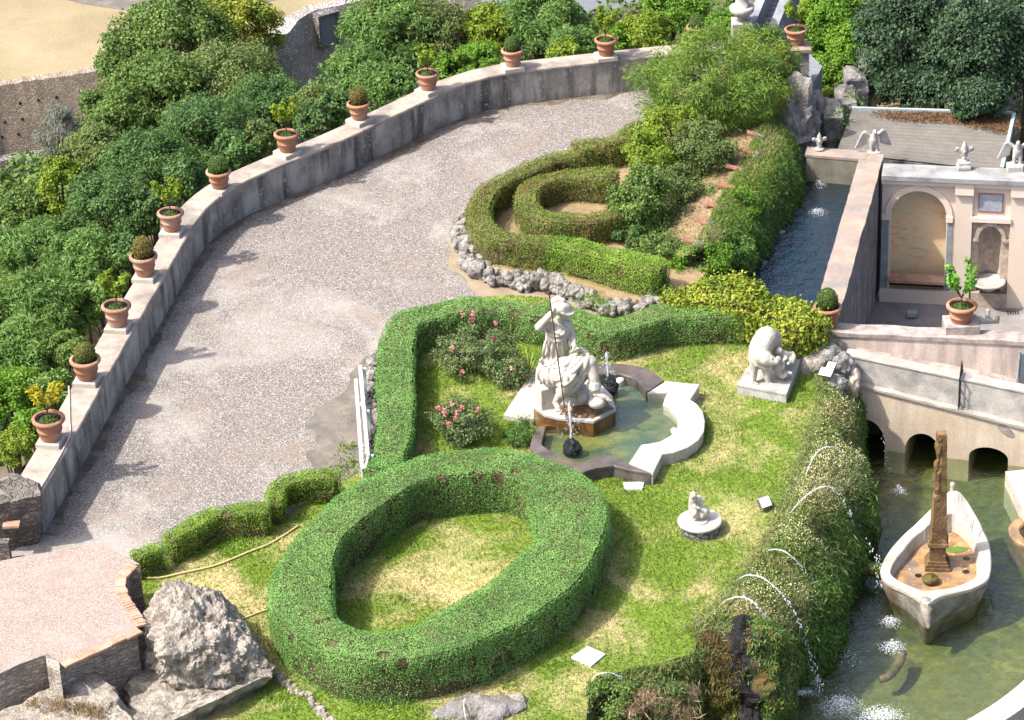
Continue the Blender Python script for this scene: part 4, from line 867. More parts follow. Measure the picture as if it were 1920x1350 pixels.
# ---- rock edgings
def rock_border(name, label, px, z_, h, w_, seed, mat='tufa'):
    l = smooth_line(PL(px, z_), 160); vs, fs, k = [], [], 0; mb = MB(); L = plen(l); m_ = int(L / .085)
    q = resample(l, m_)
    for i, p in enumerate(q):
        for j in range(3):
            r_ = random.uniform(.35, 1.0) * w_ * .42; c = p + np.array([random.uniform(-1, 1) * w_ * .38, random.uniform(-1, 1) * w_ * .38, random.uniform(-.35, .55) * h])
            v, f = ICO[3]; v = rough(v * np.array([r_, r_, r_ * random.uniform(.8, 1.3)]), r_ * .55, 1.6 / r_ * .45, seed + i * 2 + j, 4); mb.add(v + c, f)
    c0 = q[len(q) // 2]; return tag(mb.build(name, mat, origin=np.array([c0[0], c0[1], 0])), label, 'rock edging')
rock_border('rock_edging', 'rough grey tufa rock edging curving round the raised bed of olive hedges', [(878, 407), (864, 430), (869, 465), (885, 494), (921, 517), (969, 527), (1021, 533), (1066, 546), (1108, 564), (1147, 580), (1195, 580), (1237, 574)], .16, .32, .42, 1)
rock_border('rock_edging', 'pale lumpy rock edging beside the white steel barrier', [(708, 668), (700, 700), (697, 740), (700, 775), (706, 800), (700, 830), (690, 862)], .12, .25, .30, 400)
rock_border('kerb_stones', 'grey stone kerb running along the bottom lawn edge', [(512, 1268), (545, 1290), (580, 1315), (610, 1345), (640, 1375)], .08, .06, .2, 700, 'boulder')
rock('flat_rock', 'large flat grey rock at the foot of oval hedge, cable lying over it', P(905, 1328, .1), (.72, .42, .22), 31, .14, 2.0, 'outcrop')
rock('flat_rock', 'smaller pale rounded rock touching the large flat rock', P(968, 1316, .1), (.20, .2, .14), 33, .05, 3.0, 'boulder', 4)
rock('flat_rock', 'low grey rock sunk in the lawn between kerb and cable', P(836, 1340, .06), (.32, .22, .12), 35, .06, 3.0, 'outcrop', 4)

# ================================================================== HEDGES
LEAF_D = 1.0
def hedge(name, label, A, B, z0, zt, mat, closed=False, dens=1500, size=.042, lump=.035, group='clipped hedges', cat='hedge', tilt=.42, fade=0.0, wild=0.0, off=.012):
    """A, B: the two upper edges (world xy)"""
    if cat == 'hedge': dens, size = dens * 1.9, size * .72
    L = max(plen(A), plen(B)); n_ = max(8, int(L / .11)); A = resample(A, n_, closed); B = resample(B, n_, closed)
    C = (A + B) / 2; prof = []
    rows = [(-1.0, 0), (-1.02, .25), (-1.03, .5), (-1.02, .75), (-1.0, .93), (-.95, 1.0), (-.6, 1.015), (-.3, 1.02), (0, 1.02), (.3, 1.02), (.6, 1.015), (.95, 1.0), (1.0, .93), (1.02, .75), (1.03, .5), (1.02, .25), (1.0, 0)]
    k = len(rows); V = np.zeros((n_, k, 3))
    for j, (s, h) in enumerate(rows):
        V[:, j, 0] = C[:, 0] + (B[:, 0] - A[:, 0]) / 2 * s; V[:, j, 1] = C[:, 1] + (B[:, 1] - A[:, 1]) / 2 * s; V[:, j, 2] = z0 + (zt - z0) * h
    d = V - np.stack([C[:, 0], C[:, 1], np.full(n_, (z0 + zt) / 2)], 1)[:, None]; d = nrmz(d)
    V[:, 2:-2, 2] += (.034 * np.tanh(1.6 * wob(C, 1.5, 5)) + .012 * wob(C, 4.0, 2))[:, None] * (1 if cat == 'hedge' else 0)
    amp = wob(V, 5.0, 1) * lump + wob(V, 1.6, 2) * lump * 1.2 + wob(V, 13.0, 3) * lump * .6
    V = V + d * amp[..., None]
    v = V.reshape(-1, 3); f = []
    for i in range(n_ if closed else n_ - 1):
        i2 = (i + 1) % n_
        for j in range(k - 1): f.append((i * k + j, i2 * k + j, i2 * k + j + 1, i * k + j + 1))
    vs = list(map(tuple, v))
    if not closed:
        for e in (0, n_ - 1):
            # rounded end cap
            base = V[e]; out = nrmz((C[e] - C[1 if e == 0 else n_ - 2])[None])[0]; m_ = len(vs); cap = []
            w_ = np.linalg.norm((B - A)[e]) / 2
            mid = np.array([C[e, 0] + out[0] * w_ * .35, C[e, 1] + out[1] * w_ * .35])
            ring = base.copy(); ring[:, 0] = mid[0] + (base[:, 0] - C[e, 0]) * .75; ring[:, 1] = mid[1] + (base[:, 1] - C[e, 1]) * .75; ring[:, 2] = z0 + (base[:, 2] - z0) * .97
            vs += list(map(tuple, ring))
            for j in range(k - 1): f.append((e * k + j, m_ + j, m_ + j + 1, e * k + j + 1) if e else (m_ + j, e * k + j, e * k + j + 1, m_ + j + 1))
            f.append(tuple(m_ + j for j in range(k)) if e else tuple(m_ + k - 1 - j for j in range(k)))
    o_ = np.array([*C.mean(0)[:2], z0]); t = thing(name, label, cat, o_, group)
    va = np.array(vs); cc_ = np.c_[C[:, :2], np.full(n_, (z0 + zt) / 2)]; ni = ((va[:, None, :2] - C[None, ::2, :2]) ** 2).sum(2).argmin(1) * 2; dc = nrmz(va - cc_[np.minimum(ni, n_ - 1)]); raw('branches', va - dc * .06, f, 'core', t)
    va = np.array(vs); Pn, N, ar_ = sample(va, f, 10); m_ = int(ar_ * dens * LEAF_D); Pn, N, _ = sample(va, f, m_)
    fe = [f[i * (k - 1) + j] for i in range(n_ if closed else n_ - 1) for j in (3, 4, 5, 10, 11, 12)]; Pe, Ne, _ = sample(va, fe, int(m_ * .10)); Pe = Pe + rng.normal(size=Pe.shape) * .015
    Pn = np.vstack([Pn, Pe]); N = np.vstack([N, Ne]); m_ = len(Pn)
    cc = np.array([C[np.argmin(((C[:, :2] - p[:2]) ** 2).sum(1))] for p in Pn[:1]])
    up = N[:, 2] < -.2; N[up] *= -1
    # normals out of the hedge
    idx = np.concatenate([((q_[:, None, :2] - C[None, ::3, :2]) ** 2).sum(2).argmin(1) for q_ in np.array_split(Pn, max(1, m_ // 30000))])
    outd = Pn - np.c_[C[::3][idx, :2], np.full(m_, (z0 + zt) / 2)]; flip = (outd * N).sum(1) < 0; N[flip] *= -1
    Pn = Pn + N * (off + np.abs(rng.normal(size=m_))[:, None] * (.012 + wild * .03)); 
    low = np.clip(1.45 - (Pn[:, 2] - z0) / (zt - z0) * 1.5, 0, 1) * (N[:, 2] < .5) * np.clip(.5 + 1.3 * wob(Pn, 2.2, 4), 0, 1)
    keep = rng.random(m_) < 1 - (.85 if cat == 'hedge' else .0) * low; Pn, N = Pn[keep], N[keep]
    if cat == 'hedge':
        k_ = int(L * 3.2); pr_ = np.where(N[:, 2] < .4, 1.0, .12); sp_ = Pn[rng.choice(len(Pn), k_, p=pr_ / pr_.sum())]; ok = np.ones(len(Pn), bool)
        for p in sp_: ok &= ~((np.linalg.norm((Pn - p) * np.array([1, 1, .7]), axis=1) < rng.uniform(.05, .15)) & (rng.random(len(Pn)) < .72))
        Pn, N = Pn[ok], N[ok]
    v, f = leaves(Pn, N + np.array([0, 0, .08]), size, .62, tilt)
    raw('foliage', v, f, mat, t); return t
def band(px, z, width):
    c = smooth_line(PL(px, z), max(20, len(px) * 6)); tn = nrmz(np.gradient(c, axis=0)); s = np.stack([-tn[:, 1], tn[:, 0], 0 * tn[:, 0]], 1)
    w_ = np.interp(np.linspace(0, 1, len(c)), np.linspace(0, 1, len(width)), width)[:, None] if hasattr(width, '__len__') else width
    return c + s * w_ / 2, c - s * w_ / 2
ZO = 1.08
o_px = [(503, 1112), (514, 1075), (560, 1003), (620, 937), (690, 893), (780, 858), (880, 841), (960, 843), (1050, 867), (1110, 903), (1140, 945), (1135, 998), (1117, 1033), (1090, 1083), (1033, 1130), (973, 1167), (890, 1209), (800, 1233), (700, 1240), (620, 1225), (550, 1190), (515, 1150)]
i_px = [(624, 1112), (625, 1060), (640, 1012), (668, 984), (700, 960), (750, 922), (800, 900), (880, 889), (940, 888), (980, 902), (994, 930), (1000, 965), (1003, 1008), (975, 1033), (925, 1085), (860, 1128), (790, 1166), (740, 1181), (700, 1184), (660, 1177), (636, 1158), (626, 1135)]
hedge('oval_hedge', 'big oval ring of clipped green box hedge round a patch of dry grass', smooth_line(PL(o_px, ZO), 200, True), smooth_line(PL(i_px, ZO), 200, True), ZL, ZO, 'hedge', True, 1800, .040, .030)
a, b = band([(716, 872), (738, 820), (745, 760), (742, 700), (744, 645), (760, 603), (800, 588), (850, 577), (920, 573), (1007, 580), (1070, 589), (1110, 604), (1145, 611), (1190, 600), (1250, 584), (1350, 579), (1450, 580)], .85, [.70, .74, .78, .76, .70, .68, .68, .70, .72])
hedge('winding_hedge', 'long green hedge winding behind the seated statue, from the steel barrier to the golden shrub', b, a, ZL, .85, 'hedge', dens=1700, size=.040)
a, b = band([(497, 955), (445, 956), (397, 962), (358, 984), (318, 1004)], .68, .42)
hedge('low_hedge', 'low curved box hedge bordering the gravel near the ruined terrace, middle one of three', a, b, ZL, .68, 'hedge_bright', dens=1700, size=.04)
a, b = band([(516, 938), (520, 915), (540, 900), (580, 893), (628, 890)], .68, [.36, .42, .42])
hedge('low_hedge', 'short hooked box hedge next to the oval hedge, bordering the gravel', a, b, ZL, .68, 'hedge_bright', dens=1700, size=.04)
a, b = band([(256, 1038), (276, 1030), (296, 1022)], .68, .36)
hedge('low_hedge', 'small cube-like box bush at the edge of the ruined terrace', a, b, ZL, .68, 'hedge_bright', dens=1900, size=.04, lump=.05)
a, b = band([(702, 884), (722, 872), (745, 862)], .8, [.5, .6, .5])
hedge('loose_hedge', 'shaggy box tuft joining the oval hedge and the winding hedge', a, b, ZL, .78, 'hedge', dens=1500, size=.045, lump=.06, wild=1.2)
ZH = 1.02
a, b = band([(1072, 291), (1034, 298), (995, 313), (950, 331), (914, 358), (899, 390), (903, 422), (930, 441), (976, 449), (1034, 453)], ZH, .50)
hedge('curved_hedge', 'brownish olive outer hedge curving round the raised bed', a, b, ZB, ZH, 'hedge_dry', dens=1300, size=.045, lump=.05, wild=.6)
a, b = band([(1036, 454), (1060, 457), (1098, 467), (1163, 484), (1236, 500)], ZH, [.55, .66, .7])
hedge('curved_hedge', 'bright green straight continuation of the outer olive hedge, ending at the golden shrub', a, b, ZB, ZH, 'hedge_bright', dens=1500, size=.045, lump=.05, wild=.4)
a, b = band([(1150, 329), (1082, 327), (1034, 331), (1000, 347), (986, 369), (994, 393), (1021, 408), (1066, 409), (1114, 406), (1150, 396)], ZH, .50)
hedge('curved_hedge', 'inner horseshoe-shaped olive hedge inside the curved outer hedge', a, b, ZB, ZH, 'hedge_dry', dens=1300, size=.045, lump=.05, wild=.5)
a, b = band([(1088, 274), (1131, 263), (1190, 249), (1230, 236)], ZH, .62)
hedge('curved_hedge', 'short thick olive hedge between the gravel road and the yellow-green bush', a, b, ZB, ZH, 'hedge_dry', dens=1300, size=.045, lump=.07, wild=.8)
a, b = band([(1262, 556), (1330, 548), (1410, 556), (1470, 580), (1512, 612)], .95, [.9, 1.3, 1.3, 1.1, .9])
hedge('golden_shrub', 'golden variegated shrub mass between the winding hedge and the dark canal', a, b, ZL, .95, 'gold', dens=900, size=.085, lump=.14, wild=2.2, cat='shrub', group=None if False else 'garden shrubs', tilt=.6)

# ================================================================== LOOSE SHRUBS AND TREES
def crown(c, R, nc, cr, nl, size, aspect=.5, tilt=.7, up=.45, fl=.5, shell=.5):
    c = np.asarray(c); R = np.asarray(R, float); d = nrmz(rng.normal(size=(nc, 3))); d[:, 2] = np.where(d[:, 2] < -fl, -d[:, 2], d[:, 2])
    r = shell + (1 - shell) * rng.random(nc) ** .6; cc = d * r[:, None] * R * (1 - .25 * cr / R.mean()); rr = cr * rng.uniform(.6, 1.25, nc)
    k = rng.integers(0, nc, nl); dd = nrmz(rng.normal(size=(nl, 3)) + d[k] * .7); rad = rr[k] * (.35 + .85 * rng.random(nl))
    Pn = cc[k] + dd * rad[:, None] * np.array([1, 1, .8]); N = nrmz(dd * .7 + d[k] * .3 + np.array([0, 0, up]))
    v, f = leaves(Pn + c, N, size, aspect, tilt, along=dd + np.array([0, 0, -.3])); return v, f, cc + c
def tree(name, label, c, R, zg, mat, nl=9000, size=.13, nc=None, cr=None, aspect=.5, cat='tree', group='trees beyond the parapet', bark='bark', tilt=.7, limbs=7, shell=.5, fl=.5):
    c = np.asarray(c); R = np.asarray(R, float); nc = nc or int(26 + R.mean() * 16); cr = cr or .36 * R.mean()
    v, f, cc = crown(c, R, nc, cr, nl, size, aspect, tilt, shell=shell, fl=fl); b = np.array([c[0], c[1], zg]); t = thing(name, label, cat, b, group)
    raw('crown', v, f, mat, t)
    mb = MB(); h = c[2] - zg; sway = np.array([random.uniform(-.15, .15) * R[0], random.uniform(-.1, .1) * R[1], 0])
    top = c + np.array([0, 0, R[2] * .35]); mid = (b + top) / 2 + sway; tr = max(.05, .055 * R.mean() + .012 * h)
    mb.tube([b, (b + mid) / 2 + sway * .3, mid, (mid + top) / 2, top], [tr, tr * .8, tr * .65, tr * .45, tr * .2], 8)
    for q in cc[rng.choice(len(cc), min(limbs, len(cc)), replace=False)]:
        s0 = mid * .6 + top * .4 if q[2] > c[2] else mid; m_ = (s0 + q) / 2 + np.array([0, 0, .1 * R[2]]); mb.tube([s0, m_, q], [tr * .4, tr * .26, tr * .1], 6)
    mb.build('trunk', bark, t, smooth=True); return t
def px_r(c, r):     # metres that r pixels span at point c
    return r * float((np.asarray(c) - CAM).dot(FWD)) / F
TR = [  # px, py, radius px, height factor, z, material, leaf size, aspect, leaves, label
 (330, 95, 100, .95, -2.6, 'tree_mid', .17, .55, 12000, 'broad mid-green tree topping the crowd of crowns below the dry field'),
 (443, 62, 78, 1.0, -3.0, 'tree_yellow', .15, .6, 9000, 'yellow-flecked tree rising against the dry field near the door wall'),
 (245, 120, 62, 1.0, -2.9, 'tree_mid', .16, .55, 7000, 'blue-green tree at the corner of the retaining wall'),
 (420, 170, 92, .9, -2.4, 'tree_olive', .14, .5, 9500, 'dull olive tree in the middle of the crowd of crowns'),
 (300, 190, 90, .95, -2.2, 'tree_mid', .16, .5, 9500, 'dense green tree below the broad topping tree'),
 (470, 140, 50, .9, -2.6, 'tree_feather', .20, .28, 6500, 'feathery tree with rusty seed clusters beside the yellow-flecked tree'),
 (215, 235, 68, 1.0, -2.3, 'tree_mid', .15, .5, 7500, 'blue-green tree overhanging the holes of the retaining wall'),
 (385, 260, 85, .9, -1.7, 'tree_dark', .14, .45, 9500, 'dark glossy tree behind the potted box ball at the bend'),
 (500, 205, 66, .9, -1.9, 'tree_dark', .14, .45, 7500, 'dark small-leaved tree behind the thin potted citrus'),
 (590, 205, 46, .85, -1.7, 'tree_olive', .12, .4, 6500, 'fine olive tree between the rubble slope and the parapet'),
 (285, 325, 82, .95, -1.5, 'tree_dark', .14, .45, 9000, 'dark tree with bare twigs behind the second thin citrus'),
 (180, 300, 58, 1.0, -1.9, 'tree_olive', .13, .45, 6500, 'olive tree between the grey shrub and the dark trees'),
 (112, 262, 44, 1.5, -2.6, 'tree_grey', .11, .25, 5500, 'grey leafless-looking shrub in front of the retaining wall'),
 (118, 360, 42, 1.7, -1.8, 'tree_lime', .12, .6, 6000, 'ivy-clad yellowish column of foliage below the grey shrub'),
 (205, 400, 78, .95, -1.4, 'tree_dark', .14, .45, 9000, 'dark tree close behind the parapet beside the first bend pots'),
 (270, 400, 45, .8, -1.3, 'tree_dark', .13, .45, 5000, 'dark low tree crown touching the parapet behind a box ball pot'),
 (35, 400, 62, .8, -2.4, 'tree_mid', .15, .5, 6500, 'green bush mass at the foot of the rubble wall'),
 (70, 480, 72, .9, -1.8, 'tree_feather', .24, .24, 9000, 'feathery locust tree just below the green bush mass'),
 (160, 500, 66, .9, -1.3, 'tree_feather', .24, .24, 8500, 'feathery locust tree behind the box ball pot fourth from the lower end'),
 (95, 585, 80, .9, -1.3, 'tree_feather', .24, .24, 10500, 'wide pale feathery locust tree opposite the third pot from the lower end'),
 (25, 590, 62, 1.0, -1.9, 'tree_mid', .18, .3, 7000, 'green tree beyond the wide pale locust'),
 (45, 670, 70, .9, -1.4, 'tree_feather', .22, .24, 9000, 'feathery locust tree behind the second pot from the lower end'),
 (118, 660, 42, .9, -1.2, 'tree_mid', .13, .4, 5000, 'small green crown pressing against the parapet between two pots'),
 (20, 760, 66, .9, -1.5, 'tree_bright', .16, .4, 7500, 'sunlit green shrub behind the yellowed citrus pot'),
 (30, 840, 40, .8, -1.0, 'tree_lime', .12, .5, 4500, 'yellowish low bush at the lower end of parapet'),
 (735, 75, 88, 1.0, -2.2, 'tree_feather', .23, .25, 11000, 'large feathery locust tree behind the citrus pot in the middle of the far bend'),
 (668, 140, 50, 1.0, -2.0, 'tree_feather', .22, .25, 7500, 'dark feathery locust tree at the end of the rubble slope'),
 (815, 75, 70, 1.0, -2.2, 'tree_olive', .20, .28, 8500, 'olive feathery tree with rusty pods beside the large locust'),
 (710, 175, 60, .8, -1.4, 'tree_feather', .20, .28, 7500, 'low feathery crown hugging the parapet below the large locust'),
 (920, 62, 50, 1.0, -2.0, 'tree_lime', .18, .35, 5500, 'lime-green young tree behind the far box ball pot'),
 (1010, 50, 78, 1.0, -1.9, 'tree_feather', .22, .26, 9500, 'bushy locust tree behind the parapet between the two far pots'),
 (895, 120, 42, .8, -1.3, 'tree_bright', .16, .4, 4500, 'bright low crown touching the parapet beside the far box ball pot'),
 (1070, 85, 42, .8, -1.2, 'tree_feather', .18, .3, 4500, 'small feathery crown between the far box ball and the far citrus'),
 (1150, 80, 34, .9, -1.5, 'tree_bright', .15, .45, 4500, 'bright shrub behind the far citrus pot'),
 (1215, 65, 48, .8, -1.4, 'tree_lime', .14, .5, 5000, 'loose lime-green shrub between the far citrus pot and the huge arching shrub'),
 (1262, 25, 58, .9, -2.2, 'tree_bright', .16, .45, 6000, 'bright green tree up the slope behind the stone urn'),
 (1360, 60, 40, .8, -1.2, 'tree_bright', .15, .45, 4500, 'bright crown just below the stone urn'),
 (1555, 45, 62, 1.1, -2.0, 'tree_bright', .15, .55, 7500, 'bright tumbling vine on the slope behind the corner pillar'),
 (1600, 100, 44, 1.3, -2.0, 'tree_bright', .15, .55, 5500, 'bright climbing vine beside the big evergreen'),
 (1560, 150, 44, 1.0, -2.2, 'tree_bright', .15, .55, 5500, 'bright vine heap above the broken wall stubs'),
 (1575, 195, 32, .9, -2.2, 'tree_lime', .14, .55, 3500, 'low yellow-green vine behind the broken wall stubs'),
 (1640, 20, 40, 1.0, -2.6, 'tree_lime', .15, .5, 4000, 'yellow-green vine top next to the evergreen'),
]
for (px, py, r, hf, z_, m_, ls, asp, nl, lb) in TR:
    c = P(px, py, z_); R_ = px_r(c, r) * 1.06; tree('leafy_tree' if m_ != 'tree_feather' else 'locust_tree', lb, c, (R_, R_, R_ * hf), ZV, m_, int(nl * 2.3), ls * .66, aspect=asp, nc=int(40 + R_ * 26), cr=.30 * R_)
for (px, py, r, hf, z_, nl, lb) in [(1705, 85, 100, 1.25, .2, 17000, 'big dark evergreen oak leaning over the flat roof'), (1840, 110, 105, 1.2, .2, 17000, 'second dark evergreen oak behind the corner of the flat roof'), (1775, 30, 95, 1.1, -.5, 10000, 'dark evergreen crown rising between the two evergreen oaks'), (1835, 190, 50, .8, .2, 5500, 'low evergreen branch mass drooping onto the flat roof'), (1700, 165, 52, .8, -.6, 6000, 'dark evergreen skirt hiding the trunk of the big evergreen oak'), (1770, 165, 60, .8, -.5, 7000, 'dark evergreen undergrowth along the far edge of the flat roof'), (1925, 60, 70, 1.2, .0, 8000, 'greyish evergreen crown behind the second evergreen oak')]:
    c = P(px, py, z_); R_ = px_r(c, r); tree('evergreen_oak', lb, c, (R_, R_ * .8, R_ * hf), ZV + 3, 'evergreen', int(nl * 1.5), .105, nc=int(90 + R_ * 30), cr=.27 * R_, aspect=.55, group='evergreens behind the roof', shell=.6)
for (px, py, r, m_, lb) in [(100, 735, 42, 'tree_feather', 'second and lowest pots'), (60, 800, 34, 'tree_bright', 'yellowed citrus and the ruined wall end'), (190, 560, 38, 'tree_feather', 'third and fourth pots'), (238, 470, 36, 'tree_dark', 'fourth and fifth pots'), (285, 385, 38, 'tree_dark', 'fifth and sixth pots'), (345, 330, 40, 'tree_dark', 'two thin-stemmed citruses on the bend'), (445, 285, 40, 'tree_dark', 'sixth and seventh pots'), (480, 262, 36, 'tree_olive', 'seventh pot and the dark small-leaved tree'), (590, 225, 36, 'tree_dark', 'seventh and eighth pots'), (625, 205, 34, 'tree_dark', 'eighth pot and the fine olive tree'), (740, 165, 38, 'tree_feather', 'eighth and ninth pots'), (850, 130, 34, 'tree_bright', 'ninth and tenth pots'), (1060, 105, 32, 'tree_lime', 'tenth and eleventh pots')]:
    c = P(px, py, -1.0); R_ = px_r(c, r); tree('bush', 'bush crowding the parapet between the ' + lb, c, (R_, R_, R_ * 1.0), -4.5, m_, 5200, .12, nc=40, cr=.32 * R_, cat='bush', group='bushes behind the parapet', fl=1.0)
# low growth over the valley side, uncountable
def scatter(name, poly_px, z, n_, mat, size, hz, aspect=.5, kind='stuff'):
    poly = np.array([P(a, b, z)[:2] for a, b in poly_px]); lo, hi = poly.min(0), poly.max(0); q = rng.uniform(lo, hi, (n_ * 3, 2)); q = q[inpoly(q, poly)][:n_]
    zz = z + (wob(np.c_[q, q[:, :1]], .9, 2) * .5 + .5) * hz * rng.uniform(.2, 1.0, len(q)); Pn = np.c_[q, zz]
    v, f = leaves(Pn, np.tile([0, 0, 1.0], (len(q), 1)), size, aspect, .8); return raw(name, v, f, mat, kind=kind)
scatter('undergrowth', [(-60, 1010), (0, 900), (120, 700), (300, 420), (480, 300), (800, 150), (1200, 70), (1500, 80), (1500, 30), (1210, 52), (1090, 62), (850, 62), (640, 190), (560, 210), (480, 170), (200, 190), (120, 320), (0, 350), (-100, 400)], -4.6, 60000, 'tree_mid', .22, 1.6)
scatter('undergrowth', [(-60, 1010), (0, 900), (120, 700), (300, 420), (480, 300), (800, 150), (1200, 70), (1300, 60), (1000, 60), (700, 90), (560, 190), (300, 330), (100, 560), (-100, 700)], -2.6, 26000, 'tree_dark', .18, 1.3)
scatter('undergrowth', [(1610, 230), (1640, -100), (2100, -100), (2100, 260), (1900, 230)], -3.0, 26000, 'evergreen', .16, 2.2)
scatter('vine_cover', [(1500, 210), (1560, 230), (1640, 170), (1660, 60), (1650, -60), (1500, -60)], -3.0, 9000, 'tree_bright', .17, 1.2, .6)

def shrub(name, label, c, R, mat, nl, size, aspect=.5, group='garden shrubs', **k):
    return tree(name, label, c, R, k.pop('zg', ZB), mat, nl, size, aspect=aspect, cat='shrub', group=group, fl=k.pop('fl', 1.0), **k)
c = P(1330, 165, 1.35); shrub('feathery_shrub', 'huge fine-leaved arching shrub spilling over the end of the parapet', c, (1.95, 1.8, 1.45), 'fine', 52000, .13, .15, nc=150, cr=.42, tilt=.9, limbs=4)
c = P(1420, 110, 1.5); shrub('feathery_shrub', 'fine-leaved shrub with orange tips below the stone urn', c, (1.0, 1.0, .9), 'fine', 17000, .12, .18, nc=50, cr=.35, tilt=.9, limbs=3)
c = P(1255, 262, .95); shrub('leafy_shrub', 'yellow-green bush behind the horseshoe hedge', c, (.90, .9, .95), 'tree_lime', 15000, .075, .55, nc=70, cr=.26, limbs=3)
c = P(1318, 290, .95); shrub('leafy_shrub', 'olive green bush at the top of the tiled slope', c, (.75, .8, .9), 'tree_olive', 12000, .07, .5, nc=56, cr=.24, limbs=3)
c = P(1200, 382, .95); shrub('leafy_shrub', 'dense broad-leaved bush standing in the mouth of the horseshoe hedge', c, (.70, .7, .95), 'tree_mid', 16000, .08, .55, nc=80, cr=.22, limbs=3)
c = P(1215, 300, 1.05); shrub('leafy_shrub', 'lime-tipped bush between the thick olive hedge and the broad-leaved bush', c, (.6, .6, .75), 'tree_lime', 8500, .075, .55, nc=40, cr=.22, limbs=3)
c = P(1265, 350, .8); shrub('leafy_shrub', 'mid-green bush between the broad-leaved bush and the tiled slope', c, (.55, .7, .65), 'tree_olive', 8500, .07, .5, nc=40, cr=.22, limbs=3)
c = P(1225, 468, .55); shrub('creeping_shrub', 'low dark creeper sprawling between the bright hedge and tiled slope', c, (.75, .6, .3), 'tree_mid', 7000, .07, .5, nc=44, cr=.18, limbs=3)
c = P(1310, 482, .45); shrub('creeping_shrub', 'pale low creeper above the golden shrub', c, (.8, .65, .34), 'tree_bright', 8000, .07, .5, nc=44, cr=.18, limbs=3)
c = P(1380, 480, .1); shrub('creeping_shrub', 'green creeper hanging over the canal behind the golden shrub', c, (.5, .5, .5), 'curtain', 5000, .08, .3, nc=34, cr=.18, limbs=3, zg=-.6)
c = P(1180, 447, .5); shrub('creeping_shrub', 'small tangled creeper with bare stems at the hedge foot', c, (.4, .35, .22), 'tree_dark', 2600, .07, .5, nc=16, cr=.14, limbs=3)
c = P(1395, 385, .6); shrub('leafy_shrub', 'bright fern-like tuft hanging below the red tiles', c, (.36, .3, .62), 'tree_bright', 3600, .07, .4, nc=22, cr=.16, zg=-.3)
# roses, irises, weeds
def rosebush(label, c, R, nl, flowers, deep=()):
    t = shrub('rose_bush', label, c, R, 'rose', int(nl * 2.0), .055, .6, zg=ZL, nc=int(44 + 60 * R[0]), cr=.19, limbs=10, shell=.25)
    for (px, py, dy) in flowers:
        p = Q(px, py, c[1] + dy); Pn = p + rng.normal(size=(26, 3)) * .022; v, f = leaves(Pn, rng.normal(size=(26, 3)) + np.array([-.3, -.5, 1.2]), .055, .9, .5)
        raw('rose_bloom', v, f, 'petal_deep' if (px, py) in deep else 'petal', t)
    return t
rosebush('tall loose rose bush with magenta blooms behind the seated statue', P(893, 660, .58), (1.0, .75, .52), 5200, [(866, 587, -.1), (887, 588, -.3), (885, 599, -.4), (927, 634, -.5), (866, 697, -.6), (923, 692, -.6), (850, 652, -.5), (930, 606, -.1)], {(885, 599), (927, 634), (923, 692)})
rosebush('small rose shoot beside the strap-leaved clump', P(958, 700, .4), (.42, .35, .3), 1400, [(960, 690, -.4)])
rosebush('rounded rose bush with salmon blooms in front of the marble ramp', P(870, 792, .50), (.68, .62, .46), 4200, [(834, 770, -.5), (848, 758, -.5), (835, 776, -.6), (865, 764, -.5), (857, 773, -.6), (854, 783, -.65), (840, 792, -.6), (897, 768, -.4), (821, 765, -.4)])
c = P(993, 702, ZL); Vv = []; mb = MB()
for i in range(16):
    a = random.uniform(0, 6.28); l = random.uniform(.5, .95); q = [c + np.array([math.cos(a) * l * k * .6, math.sin(a) * l * k * .5, l * (k * 1.25 - .75 * k * k)]) for k in np.linspace(0, 1, 6)]
    s_ = np.array([-math.sin(a), math.cos(a), 0]) * .018; kk = len(mb.v); v = []
    for j, p in enumerate(q): w_ = 1 - (j / 5) ** 2; v += [p - s_ * w_, p + s_ * w_]
    mb.add(v, [(2 * j, 2 * j + 1, 2 * j + 3, 2 * j + 2) for j in range(5)])
tag(mb.build('strap_leaf_plant', 'iris', origin=c), 'clump of long yellow-green strap leaves beside the seated statue', 'plant', 'garden shrubs')
c = P(985, 812, .25); shrub('weed_clump', 'wispy grey-green weeds at the wet corner of the quatrefoil basin', c, (.62, .42, .26), 'curtain', 2600, .12, .12, zg=ZL, nc=22, cr=.2)
# ================================================================== LAWN BLADES
basin_poly = np.array([P(a, b, ZL)[:2] for a, b in [(1085, 690), (1160, 682), (1250, 712), (1310, 730), (1320, 800), (1290, 850), (1225, 895), (1090, 890), (1000, 850), (990, 790)]])
lp = np.array(lawn_xy); lo, hi = lp.min(0), lp.max(0)
q = rng.uniform(lo, hi, (330000, 2)); q = q[inpoly(q, lp) & ~inpoly(q, basin_poly)]
pv = (q[:, 1] > -17.5) ; q = q[pv]
th_ = (wob(np.c_[q, 0 * q[:, :1]], 1.1, 2) + 1); q = q[rng.random(len(q)) < .35 + .45 * np.clip(th_, 0, 1)]
Pn = np.c_[q, np.full(len(q), ZL + .015)]; ang = rng.normal(size=(len(q), 3)); ang[:, 2] = 0
v, f = leaves(Pn, ang, .085, .16, .3, along=np.tile([0, 0, .75], (len(q), 1)))
raw('grass', v, f, 'blade', kind='stuff')
k_ = rng.integers(0, len(pin), 1500); q = pin[k_] - lft[k_] * np.abs(rng.normal(size=(1500, 1))) * .30 - lft[k_] * .02
q2 = np.array([P(a, b, 0)[:2] for a, b in zip(rng.uniform(560, 900, 500), rng.uniform(420, 800, 500))]); q = np.vstack([q, q2])
v, f = leaves(np.c_[q, np.full(len(q), .014)], np.tile([0, 0, 1.], (len(q), 1)), .035, .6, .35); raw('fallen_leaves', v, f, 'litter', kind='stuff')
